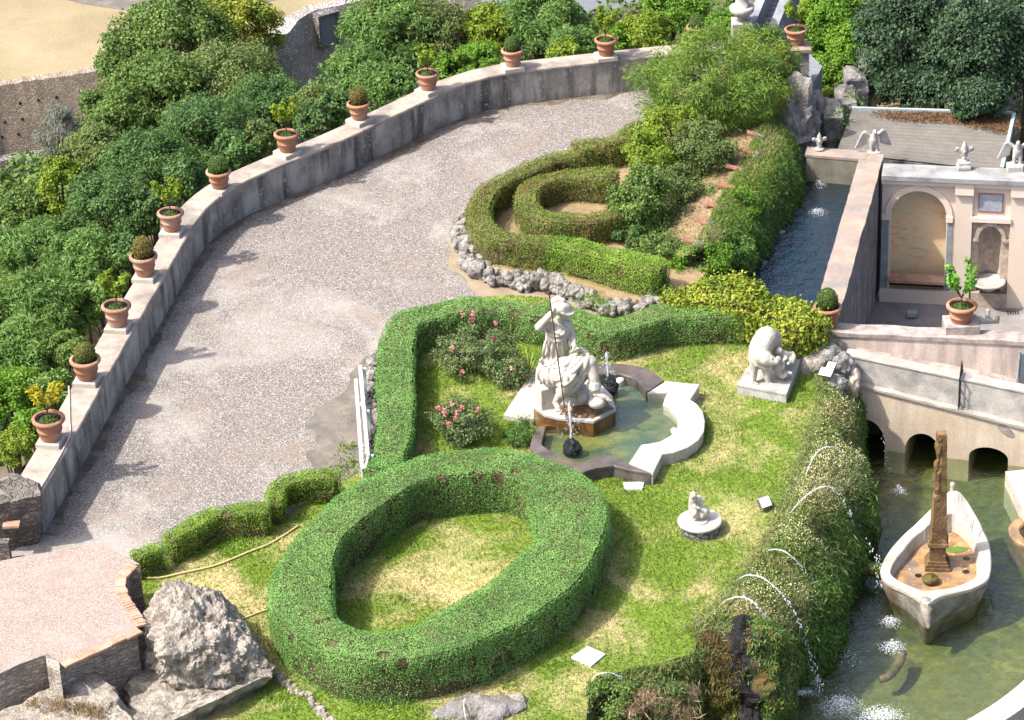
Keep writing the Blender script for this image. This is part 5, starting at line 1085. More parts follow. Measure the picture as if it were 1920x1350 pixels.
# bright weeds along the hedges
def tufts(name, spots, mat, per=60, size=.10, spread=.16, aspect=.2):
    Pn = []; 
    for (px, py, z_, k) in spots:
        c = P(px, py, z_); m_ = int(per * k); Pn.append(np.c_[c[0] + rng.normal(size=m_) * spread * k, c[1] + rng.normal(size=m_) * spread * k, np.full(m_, z_ + .03)])
    Pn = np.vstack(Pn); a = rng.normal(size=(len(Pn), 3)); a[:, 2] *= .3; v, f = leaves(Pn, a, size, aspect, .4, along=np.tile([0, 0, .8], (len(Pn), 1)) + rng.normal(size=(len(Pn), 3)) * .5); return raw(name, v, f, mat, kind='stuff')
tufts('weed_grass', [(410, 1025, ZL, 1.6), (455, 1015, ZL, 1.8), (480, 1010, ZL, 1.2), (640, 890, 0, 1.4), (655, 870, 0, 1.2), (650, 840, 0, .8), (700, 890, ZL, 1.5), (520, 1295, ZL, 1.8), (560, 1310, ZL, 1.6), (720, 1320, ZL, 1.8), (770, 1330, ZL, 1.8), (690, 1320, ZL, 1.4), (955, 1288, ZL, 1.2), (1035, 1250, ZL, 1.2), (1180, 905, ZL, 1.4), (1110, 560, ZB, 1.2), (1130, 568, ZB, 1.0), (1240, 860, ZL, 1.4), (1270, 850, ZL, 1.2), (450, 1215, ZL, 1.6), (440, 1200, ZL, 1.0), (735, 1040, ZL, .7), (750, 1125, ZL, .5), (1010, 930, ZL, .8)], 'hedge_bright', 120, .11)
tufts('dry_grass', [(70, 1322, .9, 1.0), (110, 1328, .9, 1.2), (60, 1340, .8, 1.2), (175, 1335, .9, 1.0), (190, 1345, .85, 1.2), (150, 1330, .9, .8), (410, 1285, .45, .7), (440, 1275, .5, .7), (1210, 1310, .15, 1.5), (1250, 1322, -.1, 1.8), (1275, 1335, -.3, 1.6), (1180, 1330, .0, 1.4), (1290, 1300, -.1, 1.2)], 'dry_grass', 200, .22, .10, .08)

# ================================================================== HANGING BANKS
def bank(name, label, Tl, Wl, bulge, seed, mat='bank_soil', rows=18, zup=.0):
    n_ = len(Tl); V = np.zeros((n_, rows, 3))
    for j in range(rows):
        s = j / (rows - 1); hs = math.sin(s * math.pi / 2) ** .95; vs = (1 - math.cos(s * math.pi / 2)) ** 1.0
        V[:, j, :2] = Tl[:, :2] * (1 - hs) + Wl[:, :2] * hs; V[:, j, 2] = Tl[:, 2] * (1 - vs) + Wl[:, 2] * vs
    tn = nrmz(Wl[:, :2] - Tl[:, :2]); amp = (wob(V, 1.3, seed) + .6 * wob(V, 3.3, seed + 1)) * bulge * np.sin(np.linspace(0.15, 1, rows) * math.pi * .75)[None]
    V[:, :, :2] += tn[:, None] * amp[..., None]
    V[:, -1, 2] -= .3
    f = [(i * rows + j, (i + 1) * rows + j, (i + 1) * rows + j + 1, i * rows + j + 1) for i in range(n_ - 1) for j in range(rows - 1)]
    v = V.reshape(-1, 3); o = raw(name, v, f, mat, origin=np.array([*Tl[n_ // 2][:2], Wl[0][2]])); return tag(o, label, 'bank'), v, f, V
def outward(Pn, N, out):
    fl = (N * out).sum(1) < 0; N[fl] *= -1; return N
def drape(prefix, v, f, V, dens, zhi, zlo, mats, sz, out, frac=.35):
    m_ = int(area(v, f) * dens); Pn, N, _ = sample(v, f, m_); N = outward(Pn, N, out); s = (zhi - Pn[:, 2]) / (zhi - zlo) + rng.normal(size=m_) * .10 + .12 * wob(Pn, 1.7, 4)
    hi = s < frac + .22 * wob(Pn, .9, 7); keep = Pn[:, 2] > zlo - .05
    top_ = s < frac * .42 + .12 * wob(Pn, 1.4, 5)
    for nm_, sel, mt, al, sz_, asp in ((prefix[0], hi & keep & top_, 'blade', np.array([0, 0, .6]), sz * 1.0, .12), (prefix[0], hi & keep & ~top_, mats[0], np.array([0, 0, .6]), sz * 1.1, .11), (prefix[1], ~hi & keep, mats[1], np.array([0, 0, -1.0]), sz * 1.3, .14)):
        q = Pn[sel] + N[sel] * np.abs(rng.normal(size=(sel.sum(), 1))) * .07; al_ = np.tile(al, (len(q), 1)) + N[sel] * .5
        vv, ff = leaves(q, N[sel], sz_, asp, .7, along=al_); raw(nm_, vv, ff, mt, kind='stuff')
    return Pn, N, hi & keep
bk, bv, bf, BV = bank('grassy_bank', 'steep mossy bank falling from the lawn edge into the boat pond', T + np.array([0, 0, -.01]), W, .34, 2)
outv = np.array([.8, -.5, .35])
Pn, N, hi_ = drape(('meadow_fringe', 'hanging_greens'), bv, bf, BV, 4200, ZL, ZW, ('meadow', 'curtain'), .13, outv, .44)
q = Pn[hi_]; q = q[rng.random(len(q)) < .24 * np.clip(.5 + wob(q, 2.0, 3), 0, 1)] + np.array([0, 0, .05]) + rng.normal(size=(1, 3)) * 0; q = q + np.abs(rng.normal(size=q.shape)) * np.array([.05, .05, .07])
v, f = leaves(q, np.tile([0, -.4, 1.0], (len(q), 1)), .022, 1.0, .4); raw('small_blossoms', v, f, 'blossom', kind='stuff')
# fringe strip on the lawn just before the edge
q = np.vstack([T + nrmz(T - W) * np.array([1, 1, 0]) * s for s in np.abs(rng.normal(size=95)) * .38 - .12]); q = q[rng.random(len(q)) < .5 + .5 * np.clip(wob(q, 1.3, 3) + .4, 0, 1)]; q = q[:, :3] + rng.normal(size=q.shape) * .06; q[:, 2] = ZL + rng.uniform(.0, .10, len(q))
v, f = leaves(q, rng.normal(size=q.shape), .14, .12, .3, along=np.tile([0, 0, .8], (len(q), 1)) + rng.normal(size=q.shape) * .4); raw('meadow_fringe', v, f, 'meadow', kind='stuff')
# outcrop bulge near the spout
v, f = rock_mesh((0, 0, 0), (.42, .38, .62), 44, .14, 2, 4); c = P(1610, 985, ZW + .5)
tag(raw('mossy_outcrop', v + c, f, 'mossy', None, np.array([c[0], c[1], ZW])), 'bulging moss-hung rock in the pond corner above the mossy spout', 'rock')
Pq, Nq, _ = sample(v + c, f, 3400); vv, ff = leaves(Pq + Nq * .05, outward(Pq, Nq, np.array([.5, -.5, .6])), .13, .2, .7, along=np.tile([0, 0, -1.0], (len(Pq), 1))); raw('hanging_greens', vv, ff, 'curtain', kind='stuff')
# canal side: slope with tiles and curtain
K_px = [(1432, 232), (1412, 262), (1392, 300), (1372, 338), (1345, 380), (1326, 418), (1302, 455), (1290, 480)]
KW_px = [(1494, 322), (1496, 345), (1490, 375), (1470, 415), (1448, 450), (1428, 487), (1400, 515), (1370, 530)]
KT = smooth_line(PL(K_px, .75), 70); KW = smooth_line(PL(KW_px, ZC), 70)
k2, kv, kf, KV = bank('canal_bank', 'wet mossy bank below the red tiles dropping into the dark canal', KT, KW, .12, 5)
drape(('hanging_greens', 'hanging_greens'), kv, kf, KV, 3800, .75, ZC, ('fine', 'curtain'), .11, np.array([.9, -.3, .35]), .2)
sl_in = smooth_line(PL([(1340, 250), (1320, 280), (1290, 320), (1262, 360), (1245, 400), (1235, 430), (1235, 460), (1250, 490)], ZB + .02), 70)
v = np.vstack([sl_in, (sl_in + KT) / 2 + np.array([0, 0, .06]), KT + np.array([0, 0, .01])]); v[:, 2] += .03 * wob(v, 4, 1)
structure('tiled_slope', MB().add(v, [(k * 70 + i, k * 70 + i + 1, (k + 1) * 70 + i + 1, (k + 1) * 70 + i) for k in range(2) for i in range(69)]), 'bed')
Pq, Nq, _ = sample(v, [(k * 70 + i, k * 70 + i + 1, (k + 1) * 70 + i + 1, (k + 1) * 70 + i) for k in range(2) for i in range(69)], 4200); a = rng.normal(size=Pq.shape); a[:, 2] = np.abs(a[:, 2]) * .5
vv, ff = leaves(Pq + np.array([0, 0, .02]), rng.normal(size=Pq.shape), .13, .09, .4, along=a); raw('dry_grass', vv, ff, 'dry_grass', kind='stuff')
# red gutter tiles
names = ['topmost red gutter tile, just under the fine-leaved shrub', 'second red gutter tile from the top of the slope', 'third red gutter tile from the top, half in shade', 'sunlit red gutter tile right above the bright fern tuft', 'red gutter tile propped on a pale stone spout', 'short red gutter tile on a small grey rock', 'lowest pale red gutter tile trickling into the creeper']
for (px, py, l_), lb in zip([(1413, 249, .40), (1403, 283, .44), (1377, 313, .50), (1361, 347, .56), (1334, 382, .54), (1318, 414, .36), (1294, 450, .40)], names):
    c = P(px, py, .86); l_ *= .85; mb = MB(); rz = math.radians(-14 if py > 300 else -6); v = []; k = 9
    for s in (-.5, .5):
        for r_ in (.085, .065):
            for th in np.linspace(0, math.pi, k):
                x, y, z_ = s * l_, -r_ * math.cos(th), r_ * math.sin(th) * .8 - s * .10
                v.append((c[0] + x * math.cos(rz) - y * math.sin(rz), c[1] + x * math.sin(rz) + y * math.cos(rz), c[2] - .04 + z_))
    f = [(i, i + 1, 2 * k + i + 1, 2 * k + i) for i in range(k - 1)] + [(k + i, 3 * k + i, 3 * k + i + 1, k + i + 1) for i in range(k - 1)] + [(2 * k + i, 2 * k + i + 1, 3 * k + i + 1, 3 * k + i) for i in range(k - 1)] + [(i, k + i, k + i + 1, i + 1) for i in range(k - 1)] + [(0, 2 * k, 3 * k, k), (k - 1, 2 * k - 1, 4 * k - 1, 3 * k - 1)]
    tag(mb.add(v, f).build('roof_tile', 'tile_red', origin=c), lb, 'tile', 'red gutter tiles on the slope')
    rock('tile_stone', 'small grey stone bearing the ' + lb.split(',')[0].replace('red gutter tile', 'tile'), c + np.array([.18, -.05, -.16]), (.14, .12, .14), int(px), .05, 4, 'tufa', 3, cat='rock')
for (px, py, z_, n_k, sp) in [(1300, 330, .62, 900, .35), (1275, 400, .58, 700, .30), (1345, 300, .66, 700, .3), (1262, 440, .55, 700, .3), (1330, 360, .70, 400, .2)]:
    c = P(px, py, z_); q = c + rng.normal(size=(n_k, 3)) * np.array([sp, sp, .07]); v, f = leaves(q, rng.normal(size=q.shape) * .6 + np.array([0, 0, 1.0]), .07, .5, .6); raw('creeper', v, f, 'curtain', kind='stuff')
# bottom cascade and scrub
c = P(1392, 1285, -1.1); v, f = rock_mesh((0, 0, 0), (1.05, 1.0, 1.40), 51, .34, 1.5, 5); CASC = (v + c, f)
tag(raw('cascade_rock', v + c, f, 'cascade', None, np.array([c[0], c[1], ZW])), 'brown mossy rock face with a dark wet cascade at the front of the bank', 'rock')
c2 = P(1388, 1322, -1.25)
Pq, Nq, _ = sample(CASC[0], CASC[1], 20000); Nq = outward(Pq, Nq, Pq - c); side = np.abs(Pq[:, 0] - c2[0] + .42 * wob(Pq, 2.4, 3)) > .12 + .30 * rng.random(len(Pq)); Pq, Nq = Pq[side], Nq[side]
for sel, mt in ((Pq[:, 0] + .25 * wob(Pq, 2.1, 6) < c2[0] + .22, 'moss_brown'), (Pq[:, 0] + .25 * wob(Pq, 2.1, 6) >= c2[0] + .22, 'curtain')):
    vv, ff = leaves(Pq[sel] + Nq[sel] * .03, Nq[sel], .10, .22, .7, along=np.tile([0, 0, -1.0], (sel.sum(), 1))); raw('hanging_moss', vv, ff, mt, kind='stuff')
q = np.stack([np.array(P(a, b, ZL)) for a, b in zip(rng.uniform(1300, 1440, 2600), rng.uniform(1168, 1196, 2600))]) + rng.normal(size=(2600, 3)) * [.05, .1, .03]; vv, ff = leaves(q, rng.normal(size=q.shape), .15, .12, .3, along=np.tile([0, -.35, .4], (len(q), 1)) + rng.normal(size=q.shape) * .4); raw('meadow_fringe', vv, ff, 'meadow', kind='stuff')
for (px, py, z_, R_, m_, nl, lb) in [(1150, 1300, .1, (.55, .45, .42), 'tree_mid', 3600, 'low green scrub bush with an arching water jet at the lawn corner'), (1230, 1300, -.1, (.62, .5, .4), 'tree_olive', 4000, 'brownish scrub bush beside the mossy cascade'), (1250, 1345, -.5, (.6, .5, .45), 'tree_olive', 3600, 'twiggy scrub bush at the bottom edge beside the cascade'), (1160, 1360, -.3, (.5, .4, .4), 'tree_mid', 2600, 'leafy scrub bush at the bottom edge below the square white slab')]:
    c = P(px, py, z_); shrub('scrub_bush', lb, c, R_, m_, nl, .065, .5, zg=-1.8, nc=30, cr=.17, shell=.3)
l0 = smooth_line(PL([(1312, 1212), (1280, 1232), (1230, 1245), (1150, 1262), (1105, 1300), (1085, 1420)], ZL), 50); l1 = smooth_line(PL([(1335, 1380), (1310, 1400), (1270, 1420), (1190, 1440), (1130, 1480), (1100, 1600)], ZW), 50)
k3, sv, sf, SV = bank('grassy_bank', 'scrubby bank at the bottom corner of the lawn', l0, l1, .15, 7)
drape(('meadow_fringe', 'hanging_greens'), sv, sf, SV, 1500, ZL, ZW, ('meadow', 'curtain'), .12, np.array([.3, -.8, .4]), .2)

# ================================================================== POTTED PLANTS
POT = [(0, 0), (.185, 0), (.195, .015), (.20, .04), (.225, .13), (.24, .20), (.252, .205), (.252, .235), (.243, .24), (.262, .33), (.275, .385), (.30, .395), (.325, .415), (.33, .44), (.325, .465), (.30, .485), (.27, .487), (.255, .47), (.25, .42)]
def pot_base(nm, liner=True):
    t = thing(nm, 'x', 'potted plant', (0, 0, 0), 'terracotta pots')
    MB().lathe(POT[1:11], (0, 0, 0), 36, False).build('pot_body', 'terracotta', t, smooth=True)
    MB().lathe(POT[10:], (0, 0, 0), 36, False).build('rim', 'terracotta', t, smooth=True)
    MB().lathe([(.25, .425), (.1, .43), (.01, .435)], (0, 0, 0), 24).build('soil', 'soil', t)
    if liner: MB().lathe([(.215, .42), (.215, .455), (.205, .455), (.205, .42)], (0, 0, 0), 28, False).build('liner', 'liner', t)
    q = rng.normal(size=(260, 3)) * np.array([.09, .09, 0]) + np.array([0, 0, .44]); q = q[np.linalg.norm(q[:, :2], axis=1) < .20]
    v, f = leaves(q, np.tile([0, 0, 1.], (len(q), 1)), .05, .5, .9); raw('groundcover', v, f, 'ball_green', t, kind='stuff')
    return t
def ball_pot(mat, r=.25, ez=1.0):
    t = pot_base('potted_box_ball', False); d = nrmz(rng.normal(size=(2600, 3))); c = np.array([0, 0, .62])
    q = c + d * np.array([r, r, r * ez]) * (1 + .05 * rng.normal(size=(2600, 1)) + .05 * wob(d, 3, 1)[:, None]); v, f = leaves(q, d, .035, .6, .7); raw('foliage', v, f, mat, t)
    v, f = ICO[3]; raw('branches', v * np.array([r, r, r * ez]) * .9 + c, f, 'core', t); return t
def citrus_pot(mat, seed, h=.80, nl=900, sz=.088):
    t = pot_base('potted_citrus'); st = random.Random(seed); mb = MB(); tips = []
    p0 = np.array([0, 0, .42]); p1 = np.array([st.uniform(-.02, .02), st.uniform(-.02, .02), .62]); mb.tube([p0, p1], [.018, .014], 6)
    for i in range(6):
        a = i * 1.05 + st.uniform(-.3, .3); l = st.uniform(.6, 1.0) * h; q = p1 + np.array([math.cos(a) * l * .28, math.sin(a) * l * .28, l * .45]); q2 = q + np.array([math.cos(a + .5) * l * .14, math.sin(a + .5) * l * .14, l * .38])
        mb.tube([p1, q, q2], [.012, .009, .004], 5); tips += [(q, .10), ((q + q2) / 2, .10), (q2, .09)]
    mb.build('stem', 'bark', t); k = rng.integers(0, len(tips), nl); d = nrmz(rng.normal(size=(nl, 3)))
    q = np.array([tips[i][0] for i in k]) + d * np.array([tips[i][1] for i in k])[:, None] * rng.uniform(.3, 1.1, (nl, 1)); v, f = leaves(q, d + np.array([0, 0, .5]), sz, .5, .6, along=d + np.array([0, 0, .4])); raw('foliage', v, f, mat, t); return t
pots = [  # px, py of base centre, z, kind, scale, label
 (95, 822, PH, 'cy', 1.06, 'terracotta pot with a yellowed two-armed citrus, lowest on the parapet, crossed by the hose'),
 (163, 708, PH, 'b', 1.03, 'terracotta pot with a yellowish box ball, second from the lower end of the parapet'),
 (221, 608, PH, 'c', 1.02, 'terracotta pot with a bushy bright citrus, third from the lower end of the parapet'),
 (272, 514, PH, 'bb', 1.0, 'terracotta pot with a yellow-brown box ball, between the third pot and the thin citrus'),
 (322, 430, PH, 'c', .98, 'terracotta pot with a thin-stemmed bright citrus, fifth from the lower end of the parapet'),
 (412, 350, PH, 'bg', .95, 'terracotta pot with an olive box ball, sixth from the lower end of the parapet'),
 (539, 282, PH, 'c', .97, 'terracotta pot with a tall thin citrus, seventh from the lower end of the parapet'),
 (674, 222, PH, 'bb', .92, 'terracotta pot with a tall browned box dome, eighth from the lower end of the parapet'),
 (803, 166, PH, 'c', .95, 'terracotta pot with a bright citrus against the dark locusts, ninth along the parapet'),
 (961, 122, PH, 'bg', .90, 'terracotta pot with a rough dark box ball, tenth along the parapet'),
 (1136, 102, PH, 'c', .93, 'terracotta pot with a sparse citrus, where the parapet straightens near the big shrub'),
 (1307, 78, 1.0, 'bg', .90, 'terracotta pot with a dark clipped shrub, half hidden by the fine-leaved shrub'),
 (1493, 82, 1.20, 'c', .95, 'terracotta pot with a bushy citrus on top of the corner pillar'),
 (1552, 611, ZT, 'bg', 1.0, 'terracotta pot with a round dark green box ball on the courtyard wall corner'),
]
proto = {'b': ball_pot('ball', .235), 'bb': ball_pot('ball_brown', .225, 1.1), 'bg': ball_pot('ball_green', .23), 'c': citrus_pot('citrus', 3), 'cy': citrus_pot('citrus_yellow', 8, .80, 620)}
used = set()
blk = None
for i, (px, py, z_, k, sc_, lb) in enumerate(pots):
    c = P(px, py, z_ + .11); bl = i < 12
    if not bl: c = P(px, py, z_)
    rz = (i * 1.9) % 6.28
    if k not in used:
        o = proto[k]; o.location = [float(x) for x in c]; o.rotation_euler = (0, 0, rz); o.scale = (sc_ * 1.02,) * 3; o['label'] = lb; used.add(k)
    else: o = dup(proto[k], c, rz, sc_ * 1.02, lb)
    o.rotation_euler[0] = random.uniform(-.028, .028); o.rotation_euler[1] = random.uniform(-.028, .028); o.scale[2] *= random.uniform(.95, 1.05)
    for ch in o.children:
        if ch.name.split('.')[0] == 'foliage': ch.scale = (random.uniform(.9, 1.12), random.uniform(.9, 1.12), random.uniform(.98, 1.08))
    if bl:
        j = int(np.argmin(((pin + lft * .3 - c[:2]) ** 2).sum(1))); a = math.atan2(tan[j][1], tan[j][0])
        b_ = MB().bbox((0, 0, .055), (.54, .52, .11), 0, .012)
        o = b_.build('stone_block', 'block', origin=np.zeros(3)) if blk is None else blk.copy()
        if blk is None: blk = o
        else: COL.objects.link(o)
        o.location = (c[0], c[1], z_); o.rotation_euler = (0, 0, a)
        tag(o, 'square pale stone block under the ' + lb.replace('terracotta pot with a ', '').split(',')[0] + ' pot', 'plinth', 'stone blocks under the pots')
        if i >= 8: o['label'] = o['label'] + ' far along'
# lemon in the courtyard with its plinth
c = P(1802, 608, .22); o = citrus_pot('lemon', 21, .95, 330, .13); o.name = 'potted_lemon'; o.location = [float(x) for x in c]; o.scale = (1.08,) * 3
o['label'] = 'terracotta pot with a loose green lemon tree in front of the niche wall'
tag(MB().bbox((c[0], c[1], ZT + .0), (.78, .6, .44)).build('stone_block', 'lowcap', origin=np.array([c[0], c[1], -.2])), 'worn stone block under the lemon pot behind the courtyard wall', 'plinth', 'stone blocks under the pots')
# ================================================================== HOSES
def hose(name, label, px, z_, r, mat, cat='hose'):
    l = smooth_line([P(a, b, z) for (a, b), z in zip(px, z_ if hasattr(z_, '__len__') else [z_] * len(px))], 60); tag(MB().tube(l, r, 7).build(name, mat, origin=l[0], smooth=True), label, cat)
hose('garden_hose', 'pale pinkish hose lying along the lower parapet coping', [(129, 724), (130, 750), (131, 790), (132, 812), (124, 832), (108, 862), (88, 895), (74, 918)], PH + .02, .018, 'hose')
hose('garden_hose', 'tan hose curving across the dry lawn from the ruined terrace to the low hedges', [(270, 1083), (300, 1083), (333, 1076), (400, 1061), (440, 1046), (468, 1034), (500, 1022), (530, 1005), (560, 985)], ZL + .03, .022, 'tan_hose')
hose('garden_hose', 'short piece of tan hose beside the conical boulder', [(436, 1165), (460, 1158), (480, 1150), (500, 1143), (520, 1140)], ZL + .03, .02, 'tan_hose')
hose('cable', 'thin pale cable hanging over the flat rock', [(884, 1297), (874, 1305), (870, 1320), (872, 1340), (876, 1355)], [.12, .2, .32, .3, .15], .012, 'hose', 'cable')
# ================================================================== STEEL BARRIER
t = thing('steel_barrier', 'white steel barrier with two rails standing along the gravel edge', 'barrier', P(684, 880, 0))
for (a, b, z_) in (((675, 688), (690, 858), .92), ((667, 714), (679, 880), .62)):
    p, q = P(*a, z_), P(*b, z_); d = q - p; mb = MB(); c = (p + q) / 2; mb.box(c, (np.linalg.norm(d), .075, .11), math.atan2(d[1], d[0])); mb.build('rail', 'white_metal', t)
for k in (.02, .5, .98):
    p = P(675, 688, .92) * (1 - k) + P(690, 858, .92) * k; mb = MB().box((p[0] + .09, p[1], .46), (.06, .08, .94)); mb.box((p[0] + .09, p[1], .02), (.3, .16, .03)); mb.build('post', 'white_metal', t)
p = P(690, 858, .92); q = P(679, 880, .62); mb = MB().tube([p, (p + q) / 2 + np.array([.02, -.25, .05]), q, q + np.array([.02, -.1, -.6])], .03, 8); mb.build('end_bracket', 'white_metal', t)
# ================================================================== QUATREFOIL BASIN
ZK = .40
pairs = [((1100, 699), (1096, 685)), ((1122, 699), (1119, 683)), ((1146, 699), (1140, 682)), ((1166, 701), (1162, 682)), ((1184, 707), (1188, 685)), ((1197, 715), (1212, 691)), ((1206, 725), (1230, 702)), ((1212, 736), (1244, 713)),
 ((1214, 737), (1248, 715)), ((1252, 736), (1311, 721)), ((1247, 748), (1302, 735)), ((1244, 758), (1293, 749)), ((1258, 766), (1306, 758)), ((1268, 777), (1316, 772)), ((1273, 789), (1320, 789)), ((1271, 804), (1318, 808)), ((1258, 817), (1308, 824)), ((1238, 828), (1288, 838)), ((1218, 832), (1262, 847)), ((1203, 834), (1241, 850)),
 ((1192, 851), (1232, 868)), ((1180, 869), (1223, 887))]
pr_d = [((1178, 870), (1219, 887)), ((1155, 857), (1180, 880)), ((1132, 853), (1150, 872)), ((1112, 858), (1118, 876)), ((1092, 868), (1094, 884)), ((1060, 862), (1050, 882)), ((1035, 850), (1020, 866)), ((1014, 833), (995, 838)), ((1022, 800), (1004, 800))]
t = thing('fountain_basin', 'quatrefoil fountain basin with white travertine coping round the seated statue', 'fountain', P(1150, 800, ZL))
def coping(pr, mat, nm_):
    A = np.array([P(*a, ZK) for a, b in pr]); Bb = np.array([P(*b, ZK) for a, b in pr]); n_ = len(pr); off = nrmz(Bb - A) * .025
    rings = [np.c_[A[:, :2], np.full(n_, -.12)], np.c_[A[:, :2], np.full(n_, ZK - .06)], A + off * -.6 - [0, 0, .06], A + off * -.6 - [0, 0, .012], A + off * -.1, Bb + off * .1, Bb + off * .8 - [0, 0, .012], Bb + off * .8 - [0, 0, .06], np.c_[Bb[:, :2], np.full(n_, ZK - .06)], np.c_[Bb[:, :2], np.full(n_, ZL - .1)]]
    v = np.vstack(rings); f = [(k * n_ + i, k * n_ + i + 1, (k + 1) * n_ + i + 1, (k + 1) * n_ + i) for k in range(9) for i in range(n_ - 1)] + [tuple(k * n_ for k in range(10)), tuple(k * n_ + n_ - 1 for k in range(9, -1, -1))]
    raw(nm_, v, f, mat, t); return A
A1 = coping(pairs[:8], 'wet_grey', 'wet_coping'); A2 = coping(pairs[8:], 'marble_clean', 'coping'); A3 = coping(pr_d, 'wet_grey', 'wet_coping')
wp = [tuple(p[:2]) for p in np.vstack([A1, A2, A3])] + [tuple(P(1030, 780, .27)[:2]), tuple(P(1060, 730, .27)[:2])]
MB().sheet(wp, .15).build('basin_floor', 'basin_floor', t)
structure('basin_water', MB().sheet(wp, .27), 'basin_water')
lt_ = P(1163, 713, .29); tag(MB().lathe([(.085, -.10), (.09, 0), (.085, .03), (.06, .045)], lt_, 20).build('pool_lamp', 'lamp_white', origin=lt_, smooth=True), 'round white pool lamp at the wet coping behind the statue', 'lamp')
lt_ = P(1264, 806, .29); tag(MB().lathe([(.07, -.10), (.075, 0), (.05, .03)], lt_, 20).build('pool_lamp', 'lamp_white', origin=lt_, smooth=True), 'small white pool lamp tucked under the curved white coping', 'lamp')
ramp_px = [(944, 778), (968, 742), (995, 700), (1022, 708), (1018, 735), (1000, 790)]
tag(MB().prism([tuple(p[:2]) for p in PL(ramp_px, .22)], ZL - .1, .22).build('marble_slab', 'marble_clean', origin=P(980, 750, ZL)), 'bright white marble slab on the lawn side of the seated statue', 'slab')

def jet(name, label, base, h, spread, n_, seed=0, cat='water jet'):
    r_ = np.random.default_rng(seed); t_ = thing(name, label, cat, base, 'fountain jets'); mb = MB()
    l = [np.array([0.01 * math.sin(k * 5), .01 * math.cos(k * 4), h * k]) + base for k in np.linspace(0, 1, 10)]; mb.tube(l, [.030, .024, .020, .018, .017, .018, .021, .027, .032, .012], 8); mb.build('water_column', 'film', t_, smooth=True); mb = MB()
    for i in range(n_):
        a = r_.uniform(0, 6.28); d = abs(r_.normal()) * spread; z_ = h * (1 - (d / spread / 2.2) ** 2) * r_.uniform(.3, 1.05); mb.ico(base + np.array([math.cos(a) * d, math.sin(a) * d, max(z_, .02)]), r_.uniform(.004, .011), 1)
    mb.build('spray', 'drop', t_, kind='stuff')
def wetrock(c, r_, seed, lb):
    v, f = rock_mesh((0, 0, 0), r_, seed, .08, 5.0, 4); return tag(raw('jet_stone', v + c, f, 'black_rock', None, np.array([c[0], c[1], .27])), lb, 'rock')
c = P(1073, 838, .36); wetrock(c, (.17, .17, .20), 60, 'glistening black stone under the front jet of the basin'); jet('water_jet', 'straight water jet on the black stone in front of the statue', c + [-.03, 0, .12], .98, .13, 130, 1)
c = P(1141, 723, .40); wetrock(c, (.19, .19, .22), 61, 'glistening black stone under the rear jet beside the bare foot'); jet('water_jet', 'straight water jet on the black stone behind the bare foot', c + [-.02, 0, .12], .72, .12, 110, 2)
# plinth of the statue
t = thing('statue_plinth', 'wet brown stone plinth with a pale top standing in the basin', 'plinth', P(1080, 770, .15))
pl_ = [tuple(p[:2]) for p in PL([(1000, 762), (1022, 778), (1048, 784), (1112, 790), (1154, 768), (1146, 742), (1120, 715), (1040, 705), (1005, 728)], .55)]
MB().prism(pl_, -.1, .50, top=False).build('plinth_block', 'wet', t)
cen = np.mean(pl_, 0); pl2 = [tuple(cen + (np.array(p) - cen) * 1.015) for p in pl_]; MB().prism(pl2, .50, .555).build('plinth_top', 'old_marble', t)
v, f = hull_rock([(*p, .56) for p in [tuple(x[:2]) for x in PL([(1050, 778), (1111, 786), (1150, 766), (1130, 745), (1060, 755)], .55)]] + PL([(1090, 768), (1125, 760)], .68), 71, .05, 5.0, 4); raw('plinth_rockwork', v, f, 'wet', t)
st_px = [(1018, 797), (1040, 792), (1110, 812), (1150, 796), (1156, 782), (1110, 795), (1030, 782)]; MB().prism([tuple(p[:2]) for p in PL([(1012, 800), (1044, 799), (1050, 790), (1110, 792), (1018, 778)], .33)], -.1, .33).build('lower_step', 'wet', t)
c = P(1105, 783, .50); mb = MB(); 
for k in range(2):
    mb.lathe([(.065, 0), (.085, .01), (.09, .035), (.07, .045), (.05, .02)], (0, 0, 0), 18, False)
rot = Matrix.Rotation(math.radians(70), 3, 'X'); mb.v = [tuple(np.array(rot @ Vector(p)) + c + np.array([0, -.05, .0])) for p in mb.v]; mb.build('spout_mouth', 'wet', t)

# ================================================================== SEATED STATUE
Y0 = P(1070, 765, .55)[1]
J = lambda px, py, dy=0.0: Q(px, py, Y0 + dy)
s = MB()
pel, wst, chs, nck, hd = J(1036, 693, .30), J(1044, 657, .30), J(1046, 622, .28), J(1049, 601, .25), J(1054, 584, .20)
s.limb([pel, wst, chs], [.34, .25, .27], 16); s.limb([chs + [0, 0, .08], nck, hd], [.20, .10, .10], 12)
rsh, rel, rwr = J(1029, 606, .18), J(1011, 613, .02), J(1033, 589, .0); s.limb([chs + [0, 0, .1], rsh, rel, rwr], [.2, .125, .10, .07])
lsh, lel, lwr = J(1063, 607, .30), J(1073, 630, .26), J(1076, 645, .0); s.limb([chs + [0, 0, .1], lsh, lel, lwr], [.2, .12, .09, .065])
# bust
s.ico(J(1049, 622, .06), (.12, .12, .12), 2); s.ico(J(1058, 621, .12), (.11, .11, .12), 2)
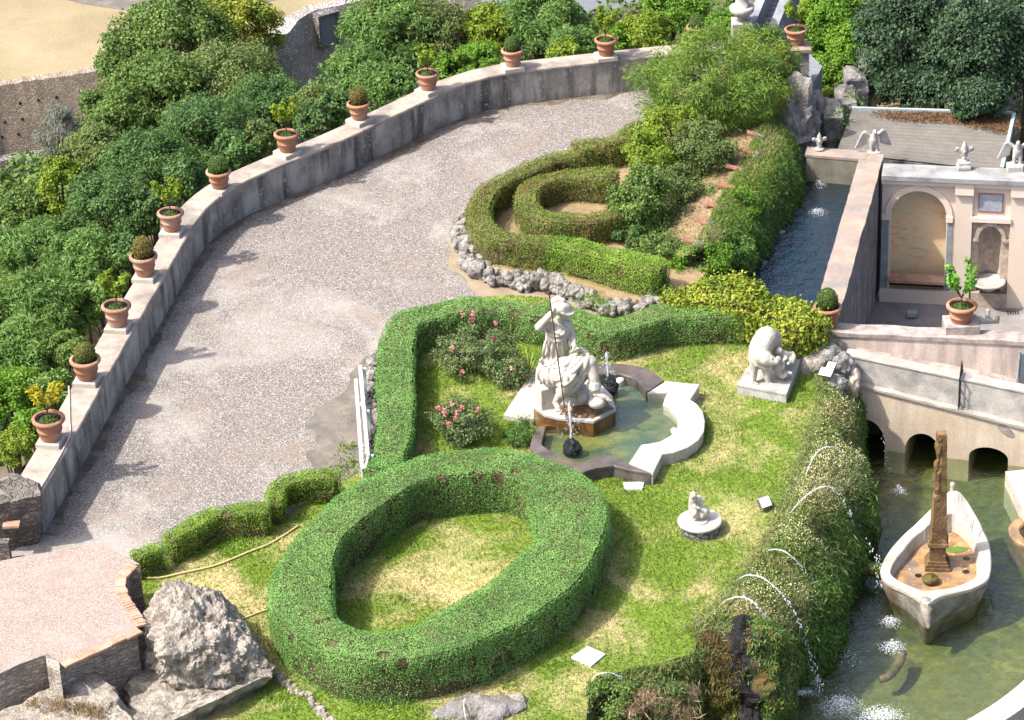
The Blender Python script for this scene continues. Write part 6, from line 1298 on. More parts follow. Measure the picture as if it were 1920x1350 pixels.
# head, face, helmet
fd = nrmz(np.array([[.86, -.42, -.26]]))[0]; sdv = nrmz(np.cross(fd, [0, 0, 1])[None])[0]; upv = np.cross(sdv, fd)
s.ico(hd, (.135, .135, .165), 3); s.ico(hd + fd * .055 - upv * .05, (.10, .10, .115), 3)
s.tube([hd + fd * .125 + upv * .035, hd + fd * .165 - upv * .035], [.018, .028], 8); s.ico(hd + fd * .165 - upv * .035, .028, 1)       # nose
for sg in (-1, 1):
    s.ico(hd + fd * .125 + sdv * sg * .05 + upv * .045, (.035, .02, .016), 2); s.ico(hd + fd * .11 + sdv * sg * .055, .035, 2); s.ico(hd + sdv * sg * .13 - fd * .01, (.03, .03, .045), 2)
s.ico(hd + fd * .135 - upv * .085, (.03, .045, .016), 2); s.ico(hd + fd * .13 - upv * .105, (.03, .04, .016), 2); s.ico(hd + fd * .115 - upv * .145, (.045, .045, .035), 2)
hm = hd + upv * .085 - fd * .03; s.ico(hm, (.205, .19, .165), 3)
vz = [hm + sdv * .17 * math.sin(a) + fd * (.05 + .235 * math.cos(a)) - upv * (.02 + .0 * a) for a in np.linspace(-1.5, 1.5, 9)]
for p in vz: s.tube([hm - upv * .01, p], [.05, .022], 8)
for i in range(8): s.tube([vz[i], vz[i + 1]], .024, 8)
cr_ = [hm - fd * .20 - upv * .10, hm - fd * .22 + upv * .06, hm - fd * .14 + upv * .17, hm - fd * .0 + upv * .195]
s.limb([hm - fd * .1 + upv * .05] + cr_, [.08, .055, .07, .075, .045], 10); s.ico(hm - fd * .12 + upv * .16, (.09, .08, .07), 2)
for k in range(5): s.tube([hd + sdv * .10 - fd * .05 - upv * (.02 + .03 * k), hd + sdv * .12 + fd * (.03 + .01 * k) - upv * (.05 + .04 * k)], .028, 7)     # hair at the neck
# legs
lk, la, lt2 = J(1106, 680, -.12), J(1117, 738, -.38), J(1141, 748, -.46)
s.limb([pel + [.1, -.1, -.05], lk], [.30, .17], 16); s.limb([lk, (lk + la) / 2 + [.02, 0, .03], la], [.15, .125, .075], 14); s.limb([la, (la + lt2) / 2, lt2], [.075, .07, .045], 12)
for k in range(5): s.tube([lt2 - [.03, .05 - .025 * k, 0], lt2 + np.array([.075 - .012 * k, -.06 + .03 * k, -.02])], [.026 - .002 * k, .018], 7)
s.tube([(lk * .3 + la * .7) + [0, 0, .0], la + [0, 0, .06]], [.135, .115], 12)    # boot cuff
for k in range(8): a = k * .8; p = (lk * .32 + la * .68); s.tube([p + [.11 * math.cos(a), .11 * math.sin(a), .05], p + [.14 * math.cos(a), .14 * math.sin(a), -.09]], [.03, .042], 6)
rk, ra, rt = J(1066, 708, -.40), J(1043, 755, -.42), J(1047, 768, -.58)
s.limb([pel + [0, -.15, -.05], rk], [.30, .19], 16); s.limb([rk, (rk + ra) / 2 + [.03, 0, 0], ra], [.165, .14, .085], 14); s.limb([ra, rt], [.08, .055], 12)
for k in range(5): s.tube([rt + [.04 - .02 * k, .03, 0], rt + np.array([.045 - .024 * k, -.075 + .008 * k, -.012])], [.026 - .002 * k, .018], 7)
# drapery mass between the knees and over the lap
s.limb([J(1046, 690, .05), J(1080, 685, -.12), lk], [.27, .20, .17], 14); s.limb([J(1070, 703, -.12), J(1090, 703, -.12), J(1074, 724, -.18), J(1056, 736, -.24)], [.20, .17, .14, .13], 14)
s.limb([J(1066, 725, .12), J(1092, 732, .10)], [.22, .16], 14)
# rock seat
s.limb([J(1020, 694, .42), J(1018, 738, .40)], [.18, .19], 14); s.limb([J(1022, 748, .18), J(1050, 750, .15)], [.16, .17], 14); s.limb([J(1050, 752, .12), J(1085, 752, .08), J(1106, 756, .02)], [.17, .15, .09], 14)
s.box(J(1024, 743, .14), (.34, .36, .56), .3); s.ico(J(1094, 742, .0), (.14, .14, .20), 3)
s.ico(J(1119, 755, -.42), (.19, .17, .13), 3)
# folds of the cloth laid on the body where it meets the line of sight
V_ = np.array(s.v); Fq = [q for q in s.f]
from mathutils.bvhtree import BVHTree
tree_ = BVHTree.FromPolygons([Vector(p) for p in s.v], Fq)
def lay(px, py, dy=0.0, sink=.0):
    d = FWD + (px - 960.0) / F * RGT - (py - 675.0) / F * UP; h_ = tree_.ray_cast(Vector(CAM.tolist()), Vector(d.tolist()))
    return (np.array(h_[0]) + d / np.linalg.norm(d) * sink) if h_[0] is not None else J(px, py, dy)
def fold(cr, r_, n_=18):
    pts = [lay(980 + x / 5.194, 530 + y / 5.194, 0, -.014) for x, y in resample(smooth_line([(x, y, 0) for x, y in cr], 8)[:, :2], 8)]
    pts = np.array(pts); 
    for _ in range(2): pts[1:-1] = (pts[:-2] + 2 * pts[1:-1] + pts[2:]) / 4
    l = smooth_line(list(pts), n_); s.tube(l, r_ * 1.12 * np.sin(np.linspace(.35, math.pi - .35, n_)) ** .6, 8)
for cr, r_ in [([(330, 1095), (420, 1090), (520, 1020), (590, 930), (630, 830), (650, 720)], .055), ([(335, 1050), (430, 1045), (510, 980), (560, 890), (600, 790), (632, 705)], .045), ([(330, 1000), (420, 1000), (490, 930), (535, 850)], .04),
   ([(320, 955), (400, 930), (480, 880), (540, 830), (590, 760), (640, 690)], .045), ([(300, 880), (360, 885), (430, 860), (500, 800), (560, 740), (610, 680)], .045), ([(290, 820), (350, 835), (420, 800), (490, 740), (540, 680)], .042), ([(460, 680), (520, 645), (580, 650), (640, 680)], .045), ([(450, 722), (500, 692), (560, 670)], .035),
   ([(645, 690), (622, 780), (600, 860), (580, 910)], .04), ([(170, 750), (220, 800), (270, 802), (330, 755)], .045), ([(225, 560), (205, 660), (195, 770)], .034), ([(260, 570), (245, 680), (235, 785)], .034), ([(298, 572), (285, 680), (275, 790)], .034), ([(340, 570), (338, 660), (335, 745)], .034), ([(380, 560), (385, 640), (392, 705)], .032), ([(418, 550), (430, 620), (440, 680)], .03), ([(450, 540), (462, 600), (475, 640)], .028),
   ([(225, 535), (300, 572), (380, 560), (445, 515)], .045), ([(208, 440), (260, 500), (330, 532), (405, 490)], .034), ([(230, 420), (290, 470), (350, 500)], .028), ([(255, 820), (242, 900), (262, 985)], .05), ([(205, 880), (200, 980)], .04), ([(290, 850), (300, 930), (310, 1000)], .045), ([(170, 820), (158, 900), (168, 985)], .05), ([(330, 1090), (345, 1130), (350, 1150)], .04), ([(375, 880), (430, 920), (440, 960)], .035), ([(410, 470), (395, 500), (370, 510)], .035)]: fold(cr, r_)
# hands
for (w_, dr, up_) in ((rwr, nrmz(np.array([[.55, -.3, .75]]))[0], np.array([.5, -.6, -.6])), (lwr, nrmz(np.array([[.35, -.75, -.35]]))[0], np.array([.2, -.2, -1.]))):
    sd_ = nrmz(np.cross(dr, up_)[None])[0]; un = nrmz(np.cross(sd_, dr)[None])[0]; pm = w_ + dr * .075; s.ico(pm, (.062, .062, .055), 2)
    for k in range(4):
        l_ = [.075, .085, .08, .06][k]; b_ = pm + sd_ * (k - 1.5) * .030 + dr * .045; s.tube([b_, b_ + dr * l_ * .6, b_ + dr * l_ * .8 - un * l_ * .7], [.019, .017, .013], 7)
    s.tube([pm - sd_ * .05, pm - sd_ * .085 + dr * .05, pm - sd_ * .06 + dr * .10], [.022, .019, .014], 7)
t = thing('seated_statue', 'white marble statue of a seated helmeted woman in draped dress, holding a spear', 'statue', J(1070, 765))
sculpt('figure', s, 'marble', t, voxel=.014, smooth=1)
sp = smooth_line([J(1027, 533, -.10), J(1034, 590, -.13), J(1046, 680, -.75), J(1059, 768, -.72)], 4)
a_, b_ = J(1027, 533, -.02), J(1059, 768, -.70); tag(MB().tube([a_, a_ * .93 + b_ * .07, a_ * .9 + b_ * .1, b_], [.004, .022, .015, .015], 7).build('spear', 'rust', origin=b_), 'thin rusty iron spear held upright by the seated statue', 'spear')

# ================================================================== WOLF WITH TWINS
bq = PL([(1382, 721), (1474, 739), (1508, 656), (1428, 648)], .34)
t = thing('statue_plinth', 'grey white rectangular stone plinth under the crouching animal statue', 'plinth', P(1445, 690, ZL))
MB().prism([p[:2] for p in bq], ZL - .2, .30, top=False).build('plinth_block', 'old_marble', t); cen = sum(bq) / 4
MB().prism([(cen + (p - cen) * 1.012)[:2] for p in bq], .30, .345).build('plinth_top', 'old_marble', t)
g = P(1425, 715, .345); Yw = g[1]; K = lambda px, py, dy=0.0: Q(px, py, Yw + dy); s = MB()
s.limb([K(1424, 672, .05), K(1426, 652, .25), K(1437, 634, .50), K(1446, 636, .75), K(1448, 652, .9)], [.25, .26, .27, .25, .2], 16)
s.limb([K(1416, 668, .02), K(1414, 694, -.03), K(1413, 716, -.06)], [.15, .085, .06], 12); s.limb([K(1412, 717, -.06), K(1420, 721, -.13)], [.06, .045], 10)
s.limb([K(1434, 682, -.02), K(1437, 700, -.08), K(1441, 719, -.1)], [.13, .08, .06], 12); s.limb([K(1441, 719, -.1), K(1449, 722, -.16)], [.06, .045], 10)
s.limb([K(1428, 668, -.05), K(1436, 672, -.14), K(1446, 676, -.18)], [.21, .165, .12], 14); s.limb([K(1446, 675, -.18), K(1456, 679, -.24)], [.11, .065], 12)
s.ico(K(1436, 664, -.14), (.05, .04, .09), 2); s.ico(K(1443, 665, -.1), (.05, .04, .08), 2); s.ico(K(1448, 671, -.27), .025, 1)
for k in range(9): a = -1.2 + k * .35; s.tube([K(1420 + 2 * k, 676 + 1.2 * k, -.12), K(1417 + 2.6 * k, 688 + .8 * k, -.18)], [.05, .03], 7)   # shaggy breast fur
s.limb([K(1453, 650, .80), K(1457, 680, .55), K(1456, 694, .60)], [.15, .09, .06], 12); s.limb([K(1447, 655, .7), K(1448, 690, .55)], [.16, .08], 12); s.limb([K(1458, 636, .8), K(1460, 656, .72)], [.06, .04], 8)
sculpt('wolf', s, 'marble', thing('wolf_statue', 'white marble she-wolf with lowered turned head standing over twin infants', 'statue', g), voxel=.022, smooth=4)
for i, (pts, lb) in enumerate([((K(1462, 700, .10), K(1460, 686, .10), K(1459, 677, .07), K(1467, 706, -.02), K(1475, 703, -.1), K(1468, 690, .02), K(1470, 682, .12)), 'white marble infant sitting under the head of the she-wolf'), ((K(1478, 668, .45), K(1468, 664, .38), K(1461, 660, .32), K(1482, 674, .34), K(1478, 682, .22), K(1474, 672, .25), K(1468, 676, .22)), 'white marble infant reclining behind its twin on the wolf plinth')]):
    s = MB(); pv_, ch, hd_, kn, ft, el, hn = pts; s.limb([pv_, ch], [.115, .105], 12); s.ico(hd_ + [0, 0, .03], (.085, .085, .095), 3); s.tube([ch, hd_], .05, 8)
    s.limb([pv_, kn, ft], [.09, .065, .045], 10); s.limb([pv_ + [.08, .06, 0], kn + [.08, .08, .02], ft + [.1, .06, 0]], [.09, .065, .045], 10); s.limb([ch, el, hn], [.06, .045, .035], 9); s.limb([ch + [0, .1, 0], el + [.0, .14, 0], hn + [0, .1, .02]], [.06, .045, .035], 9)
    s.ico(hd_ + [.07, -.05, .02], .02, 1)
    sculpt('figure', s, 'marble', thing('infant_statue', lb, 'statue', pv_, 'twin infants'), voxel=.018, smooth=3)
# ================================================================== BOY ON ROUND PEDESTAL
pc = P(1312, 974, .36); t = thing('round_pedestal', 'low round pedestal of rubble with a pale disc top on the lawn', 'pedestal', (pc[0], pc[1], ZL))
MB().lathe([(.40, -.15), (.41, .0), (.40, .20)], (pc[0], pc[1], ZL), 36).build('rubble_drum', 'rubble', t)
MB().lathe([(.43, .20), (.455, .21), (.455, .245), (.44, .26)], (pc[0], pc[1], ZL), 40).build('disc_top', 'marble_clean', t)
Yb = pc[1]; K = lambda px, py, dy=0.0: Q(px, py, Yb + dy); s = MB()
s.limb([K(1300, 956, .0), K(1299, 944, .02), K(1299, 936, .0)], [.105, .09, .085], 12); s.ico(K(1300, 929, -.03), (.075, .075, .085), 3); s.ico(K(1303, 930, -.10), .018, 1)
s.ico(K(1308, 936, .08), (.10, .10, .085), 3); s.limb([K(1308, 936, .08), K(1316, 939, .05), K(1314, 949, .03)], [.08, .045, .04], 10); s.tube([K(1316, 937, .05), K(1323, 937, .02)], [.02, .01], 6)
s.limb([K(1300, 956, .0), K(1303, 962, -.14), K(1301, 970, -.10)], [.09, .06, .045], 10); s.limb([K(1300, 940, 0), K(1303, 951, -.09), K(1311, 953, -.10)], [.055, .042, .035], 9)
s.ico(K(1320, 959, .02), (.125, .125, .12), 3); s.limb([K(1312, 958, -.02), K(1316, 968, -.10)], [.075, .055], 10); s.lathe([(.20, 0), (.22, .02), (.19, .045)], (pc[0] - .02, pc[1] - .02, .355), 20)
sculpt('figure', s, 'marble', thing('boy_statue', 'small white marble boy crouching with an animal on the round pedestal', 'statue', pc), voxel=.016, smooth=3)
# ================================================================== LAWN FITTINGS
c = P(1433, 956, ZL); t = thing('floodlight', 'small white floodlight on a dark bracket in the middle of the lawn', 'floodlight', c)
mb = MB().box((0, 0, 0), (.26, .10, .22)); R_ = np.array(Matrix.Rotation(.5, 3, 'Z') @ Matrix.Rotation(-.75, 3, 'X')); mb.v = [tuple(R_ @ np.array(p) + c + [0, 0, .17]) for p in mb.v]; mb.build('housing', 'lamp_dark', t)
mb = MB().box((0, -.055, 0), (.24, .012, .20)); mb.v = [tuple(R_ @ np.array(p) + c + [0, 0, .17]) for p in mb.v]
m2 = MB().box((0, .0, .115), (.24, .09, .012)); m2.v = [tuple(R_ @ np.array(p) + c + [0, 0, .17]) for p in m2.v]; mb.build('glass', 'lamp_white', t); m2.build('hood', 'lamp_white', t)
mb = MB().tube([c + [.14, .08, .02], c + [.20, .05, .10], c + [.12, .02, .17]], .018, 6); mb.tube([c + [.25 + .05 * math.cos(a), .03 + .05 * math.sin(a), .03] for a in np.linspace(0, 5.5, 14)], .012, 6); mb.build('bracket', 'lamp_dark', t)
c = P(1546, 706, ZL + .12)
for (px, py, w_, d_, rz, lb) in [(1558, 688, .20, .16, -.5, 'smaller bluish white floodlight panel resting on the rocks by the bridge end'), (1549, 699, .30, .16, -.45, 'larger white floodlight panel lying on rocks by the bridge end')]:
    c = P(px, py, .40); t = thing('floodlight', lb, 'floodlight', c - [0, 0, .1]); R_ = np.array(Matrix.Rotation(rz, 3, 'Z') @ Matrix.Rotation(.35, 3, 'X'))
    mb = MB().box((0, 0, 0), (w_, d_ * 1.5, .05)); mb.v = [tuple(R_ @ np.array(p) + c) for p in mb.v]; mb.build('housing', 'lamp_dark', t); mb = MB().box((0, 0, .03), (w_ * .95, d_ * 1.42, .012)); mb.v = [tuple(R_ @ np.array(p) + c) for p in mb.v]; mb.build('glass', 'lamp_white', t)
for (q_, lb, nm_) in [([(1168, 904), (1208, 903), (1204, 917), (1172, 917)], 'small white slab in the grass behind the oval hedge', 'white_slab'), ([(1102, 1211), (1135, 1226), (1108, 1249), (1071, 1232)], 'square white slab lying on the lawn below the oval hedge shadow', 'white_slab')]:
    p = PL(q_, ZL + .04); tag(MB().prism([x[:2] for x in p], ZL - .03, ZL + .04).build(nm_, 'lamp_white', origin=np.array([*(sum(p) / 4)[:2], ZL])), lb, 'slab')
# rocks at bridge end
for (px, py, z_, r_, sd_, m_, lb) in [(1520, 690, .1, (.34, .30, .26), 80, 'boulder', 'ochre weathered rock beside the wolf plinth'), (1545, 672, .18, (.42, .32, .30), 81, 'tufa', 'broken grey rock below the golden shrub at the bridge end'), (1580, 692, .12, (.28, .3, .40), 82, 'tufa', 'rough upright rock where the bridge parapet meets the lawn'), (1592, 722, -.25, (.24, .24, .45), 83, 'bridge', 'tan rock face under the bridge parapet end'), (1565, 722, .05, (.3, .22, .22), 84, 'tufa', 'pale cracked rock over the floodlight hollow')]:
    rock('bridge_end_rock', lb, P(px, py, z_), r_, sd_, .10, 3.0, m_, 4)
# courtyard details
p = onN(1704, 578); c = P(1709, 588, ZF + .12); tag(MB().bbox(c, (.26, .18, .14)).build('floor_lamp', 'blue_marble', origin=c - [0, 0, .1]), 'small pale blue floor lamp on the courtyard paving', 'lamp')
t = thing('drain_grate', 'dark slotted drain grate in the courtyard paving', 'drain', P(1899, 586, ZF)); c = P(1899, 586, ZF + .01)
for k in range(5): MB().box(c + [(k - 2) * .065, 0, 0], (.025, .20, .012)).build('slot', 'dark', t)
c = P(1852, 603, ZT + .02)
s = MB().box(c + [0, 0, .02], (.52, .16, .10)); s.lathe([(.06, 0), (.055, .12), (.04, .22), (.05, .25), (.03, .28)], c + [0, 0, .05], 12); s.lathe([(.08, 0), (.07, .08), (.05, .1)], c + [-.2, 0, .05], 12); s.lathe([(.08, 0), (.07, .08), (.05, .1)], c + [.2, 0, .05], 12)
sculpt('crest', s, 'marble', thing('wall_finial', 'small white three-pronged stone finial on the courtyard wall', 'finial', c), voxel=.02, smooth=2)
gx = [P(1906, 728, -.6), P(1925, 728, -.6)]
t = thing('blue_gate', 'pale blue metal gate frame at the end of the bridge path', 'gate', gx[0]); 
MB().tube([gx[0], gx[0] + [.04, 0, .95]], .022, 8).build('gate_frame', 'blue_marble', t); MB().box(gx[0] + [.25, 0, .45], (.42, .02, .85)).build('gate_panel', 'door', t)
# ================================================================== EAGLES AND LILIES
def eagle(label, c, sc_, yaw=0.0):
    t = thing('eagle_statue', label, 'statue', c, 'stone eagles'); s = MB()
    s.ico((0, 0, .34), (.125, .105, .17), 3); s.limb([(0, -.03, .46), (0, -.05, .56)], [.075, .06], 10); s.ico((0, -.07, .60), (.055, .065, .06), 3); s.tube([(0, -.12, .60), (0, -.165, .575)], [.025, .008], 8); s.ico((.02, -.115, .615), .012, 1); s.ico((-.02, -.115, .615), .012, 1)
    for g_ in (-1, 1):
        s.limb([(g_ * .06, -.02, .24), (g_ * .075, -.03, .10), (g_ * .075, -.05, .03)], [.07, .05, .045], 10)
        for k in range(3): s.tube([(g_ * .075, -.05, .02), (g_ * .075 + (k - 1) * .035, -.12, .015)], [.018, .012], 6)
        s.limb([(g_ * .10, .02, .46), (g_ * .24, .03, .57), (g_ * .30, .03, .54)], [.05, .045, .035], 9)
        for k in range(7): a = (g_ * (.16 + .025 * k), .035, .55 - .004 * k); s.tube([a, (g_ * (.20 + .048 * k), .06, .20 - .028 * k + .01 * k * k * .2)], [.034, .02], 7)
    s.limb([(0, .08, .25), (0, .16, .05)], [.07, .05], 8); s.box((0, 0, .0), (.34, .28, .05))
    R_ = np.array(Matrix.Rotation(yaw, 3, 'Z')); s.v = [tuple(R_ @ np.array(p) * sc_ + np.array(c)) for p in s.v]; return sculpt('figure', s, 'old_marble', t, voxel=.016, smooth=2)
def lily(label, c, sc_, yaw=0.0, base=True):
    t = thing('stone_lily', label, 'finial', c, 'stone lilies'); s = MB()
    s.lathe([(.03, .16), (.075, .24), (.10, .36), (.075, .50), (.03, .60), (.005, .66)], (0, 0, 0), 14); s.lathe([(.10, 0), (.11, .03), (.07, .06), (.08, .12), (.06, .17)], (0, 0, 0), 16)
    for g_ in (-1, 1):
        l = [np.array([g_ * x, 0, z_]) for x, z_ in [(.03, .20), (.10, .30), (.17, .40), (.225, .41), (.24, .36), (.21, .32), (.17, .33)]]; s.limb(l, [.04, .05, .05, .045, .04, .035, .03], 8)
        s.limb([(0, g_ * .03, .2), (0, g_ * .09, .32), (0, g_ * .12, .34)], [.04, .045, .03], 8)
    s.tube([(-.10, 0, .19), (.10, 0, .19)], .05, 10)
    if base: s.box((0, 0, -.06), (.34, .30, .12)); s.box((0, 0, -.18), (.40, .36, .12)); s.v = [(p[0], p[1], p[2] + .24) for p in s.v]
    else: s.lathe([(.17, -.05), (.19, -.02), (.18, .02)], (0, 0, 0), 22); s.v = [(p[0], p[1], p[2] + .05) for p in s.v]
    R_ = np.array(Matrix.Rotation(yaw, 3, 'Z')); s.v = [tuple(R_ @ np.array(p) * sc_ + np.array(c)) for p in s.v]; return sculpt('figure', s, 'old_marble', t, voxel=.016, smooth=2)
eagle('white stone eagle with spread wings at the far end of the pink-topped wall', P(1638, 284, ZT), .98, .15)
c = P(1902, 318, ZT); t = thing('eagle_pedestal', 'small pale pedestal under the eagle over the niche wall', 'plinth', c); MB().bbox(c + [0, 0, .08], (.38, .34, .16)).build('pedestal_block', 'marble_clean', t)
eagle('white stone eagle with drooping wings on the niche wall coping beyond the stone lily', c + [.06, 0, .16], 1.02, -.1)
lily('grey stone lily finial on stepped base over the niche wall pier', P(1807, 316, ZT), .88)
lily('pale stone lily finial on a round disc on the canal end wall', P(1536, 281, ZT + .01), .72, .1, False)

# ================================================================== BOAT FOUNTAIN
gz = ZW + .66
gw = {k: z_ for k, z_ in []}
outer = [(1786, 917, .98), (1799, 922, .92), (1812, 937, .82), (1826, 960, .76), (1838, 981, .73), (1844, 996, .65), (1853, 1016, .62), (1857, 1040, .62), (1857, 1066, .60), (1850, 1086, .60), (1826, 1100, .60), (1795, 1109, .62), (1765, 1117, .66), (1738, 1131, .72),
         (1718, 1119, .66), (1695, 1106, .62), (1672, 1095, .60), (1656, 1082, .60), (1652, 1066, .60), (1660, 1046, .62), (1675, 1024, .64), (1697, 1000, .63), (1714, 985, .65), (1723, 976, .72), (1745, 954, .78), (1768, 932, .86)]
inner = [(1785, 962, .80), (1796, 965, .80), (1807, 975, .78), (1814, 985, .74), (1818, 992, .72), (1824, 1004, .65), (1831, 1020, .62), (1836, 1042, .62), (1835, 1062, .60), (1828, 1082, .60), (1806, 1094, .60), (1785, 1101, .62), (1758, 1105, .64), (1735, 1107, .66),
         (1722, 1104, .66), (1702, 1096, .62), (1684, 1087, .60), (1671, 1076, .60), (1672, 1064, .60), (1682, 1046, .62), (1695, 1030, .64), (1712, 1009, .63), (1726, 997, .65), (1735, 989, .72), (1752, 976, .77), (1772, 966, .80)]
OU = smooth_line([P(a, b, ZW + z_) for a, b, z_ in outer], 96, True); IN_ = smooth_line([P(a, b, ZW + z_) for a, b, z_ in inner], 96, True)
# align starts
cb = OU.mean(0); t = thing('boat_fountain', 'white stone boat with pointed prow lying in the pond, its floor orange and wet', 'fountain', (cb[0], cb[1], ZW - .5))
n_ = 96
def ringz(L, z_): q = L.copy(); q[:, 2] = z_; return q
cen = np.array([cb[0], cb[1], 0]); dirn = nrmz(OU * [1, 1, 0] - cen)
hull = [OU, OU - dirn * .02 - [0, 0, .10], (OU - dirn * .04) * [1, 1, 0] + np.c_[np.zeros((n_, 2)), ZW + (OU[:, 2] - ZW) * .45], ringz(OU - dirn * .14, ZW + .02), ringz(OU - dirn * .32, ZW - .5)]
v = np.vstack(hull[1:]); v = v + dirn[np.arange(len(v)) % n_] * (.02 * wob(v, 5, 1))[:, None]
f = [(k * n_ + i, k * n_ + (i + 1) % n_, (k + 1) * n_ + (i + 1) % n_, (k + 1) * n_ + i) for k in range(3) for i in range(n_)]
raw('hull', v, f, 'boat_low', t, smooth=True)
IL = IN_ - dirn * .03 - [0, 0, .02]
rim = [OU - dirn * .02 - [0, 0, .10], OU + dirn * .012 - [0, 0, .09], OU + dirn * .012 - [0, 0, .02], OU - dirn * .015, IN_ + dirn * .02, IN_ - [0, 0, .02], ringz(IN_ - dirn * .06, ZW + .32)]
v = np.vstack(rim); f = [(k * n_ + i, k * n_ + (i + 1) % n_, (k + 1) * n_ + (i + 1) % n_, (k + 1) * n_ + i) for k in range(6) for i in range(n_)]
raw('gunwale', v, f, 'boat', t)
MB().sheet([tuple(p[:2]) for p in IN_], ZW + .36).build('boat_deck', 'boat_floor', t)
p = P(1786, 917, ZW + .98); MB().lathe([(.05, -.1), (.055, .0), (.04, .05), (.06, .10), (.05, .15), (.01, .17)], p, 14).build('stern_knob', 'boat', t, smooth=True)
pr = P(1738, 1131, ZW + .70); rm = MB(); rm.limb([pr + [0, .12, -.06], pr + [.0, -.02, -.22], pr + [.01, -.10, -.38]], [.13, .12, .085], 12); rm.limb([pr + [.01, -.1, -.38], pr + [.02, -.2, -.46]], [.07, .05], 10); rm.ico(pr + [-.06, -.02, -.15], .05, 2); rm.ico(pr + [.08, -.02, -.15], .05, 2)
sculpt('prow_ram', rm, 'boat_low', t, voxel=.02, smooth=3)
for (px, py, dx, dy, cl) in [(1812, 1047, .085, .11, 'dark'), (1811, 1072, .08, .10, 'dark'), (1722, 1079, .085, .11, 'dark')]:
    c = P(px, py, ZW + .365); MB().add([(c[0] + .075 * math.cos(a), c[1] + .075 * math.sin(a), ZW + .366) for a in np.linspace(0, 6.28, 19)[:-1]], [tuple(range(18))]).build('scupper', 'black_rock', t)
c = P(1791, 1030, ZW + .37); l = [(c[0] + .26 * math.cos(a) * (1 + .2 * math.sin(3 * a)), c[1] + .12 * math.sin(a), ZW + .368) for a in np.linspace(0, 6.28, 25)[:-1]]; MB().add(l, [tuple(range(24))]).build('algae_patch', 'algae', t)
hose('deck_cable', 'short pale cable piece on the boat floor below the rim', [(1688, 1044), (1700, 1046)], ZW + .39, .025, 'tan_hose', 'cable')
c = P(1744, 1092, ZW + .37); tag(MB().lathe([(.12, 0), (.17, .05), (.175, .11), (.14, .15), (.06, .13), (.05, .17), (.01, .18)], c, 22).build('stone_bowl', 'mossy', origin=c, smooth=True), 'small round mossy stone bowl on the boat floor near the prow', 'bowl')
c = P(1778, 985, ZW + .37); tag(MB().lathe([(.10, 0), (.13, .04), (.12, .10), (.05, .16)], c, 18).build('stone_bowl', 'mossy', origin=c, smooth=True), 'dark stone bowl behind the obelisk on the boat floor', 'bowl')
# obelisk
c = P(1757, 1060, ZW + .36); t = thing('obelisk', 'brown weathered stone obelisk rising like a mast from the stone boat', 'obelisk', c); rz = -.12
mb = MB()
for (w_, z0_, z1_) in ((.52, 0, .07), (.46, .07, .14), (.40, .14, .20)): mb.box(c + [0, 0, (z0_ + z1_) / 2], (w_, w_, z1_ - z0_), rz)
mb.build('stepped_base', 'obelisk', t)
zc_ = zat(c[:2], 1017); zs = zat(c[:2], 1005); ztp = zat(c[:2], 812)
MB().box((c[0], c[1], (c[2] + .2 + zc_) / 2), (.33, .33, zc_ - c[2] - .2), rz).build('pedestal', 'obelisk', t)
mb = MB(); hh = zs - zc_; mb.box((c[0], c[1], zc_ + hh * .25), (.43, .43, hh * .5), rz); mb.box((c[0], c[1], zc_ + hh * .72), (.36, .36, hh * .44), rz); mb.build('cornice', 'obelisk', t)
k = 40; v = []; 
for i in range(k):
    s_ = i / (k - 1); w_ = .162 * (1 - s_) + .088 * s_; z_ = zs * (1 - s_) + ztp * s_
    for a in range(16):
        th = a / 16 * 2 * math.pi + math.pi / 4; r_ = w_ / max(abs(math.cos(th)), abs(math.sin(th))); px_ = np.array([r_ * math.cos(th), r_ * math.sin(th)]); q = np.array([c[0] + px_[0], c[1] + px_[1], z_])
        er = mn.fractal(Vector((q * 4.5).tolist()), 1, 2, 4) * .026 * (.3 + 2.2 * (s_ > .38) * (px_[0] < -.01)); v.append((q[0] + px_[0] / r_ * er, q[1] + px_[1] / r_ * er, z_ + er * .5))
f = [(i * 16 + a, i * 16 + (a + 1) % 16, (i + 1) * 16 + (a + 1) % 16, (i + 1) * 16 + a) for i in range(k - 1) for a in range(16)] + [tuple((k - 1) * 16 + a for a in range(16))]
raw('shaft', np.array(v), f, 'obelisk', t)
# mossy spout between bank and boat, sunken log, rings and pool copings
a_, b_ = P(1606, 1068, ZW + .32), P(1662, 1072, ZW + .30); mb = MB(); l = resample([a_, b_], 14); v = []
mb.tube(l, [.13, .14, .12, .13, .14, .12, .13, .14, .13, .12, .13, .13, .12, .10], 12); vv = rough(np.array(mb.v), .04, 4, 3, 4)
tag(raw('mossy_spout', vv, mb.f, 'mossy', None, a_), 'mossy stone spout bridging the gap between bank and boat', 'spout')
Pq, Nq, _ = sample(vv, mb.f, 700); vq, fq = leaves(Pq + [0, 0, .03], Nq + [0, 0, .5], .06, .4, .8); raw('moss', vq, fq, 'curtain', kind='stuff')
l = [P(a, b, ZW - .12) for a, b in [(1690, 1226), (1686, 1242), (1676, 1258), (1664, 1270), (1650, 1274)]]
tag(MB().tube(smooth_line(l, 16), np.linspace(.12, .075, 16), 12).build('sunken_spout', 'boat_floor', origin=l[2], smooth=True), 'curved brown stone spout lying under the shallow water below the boat', 'spout')
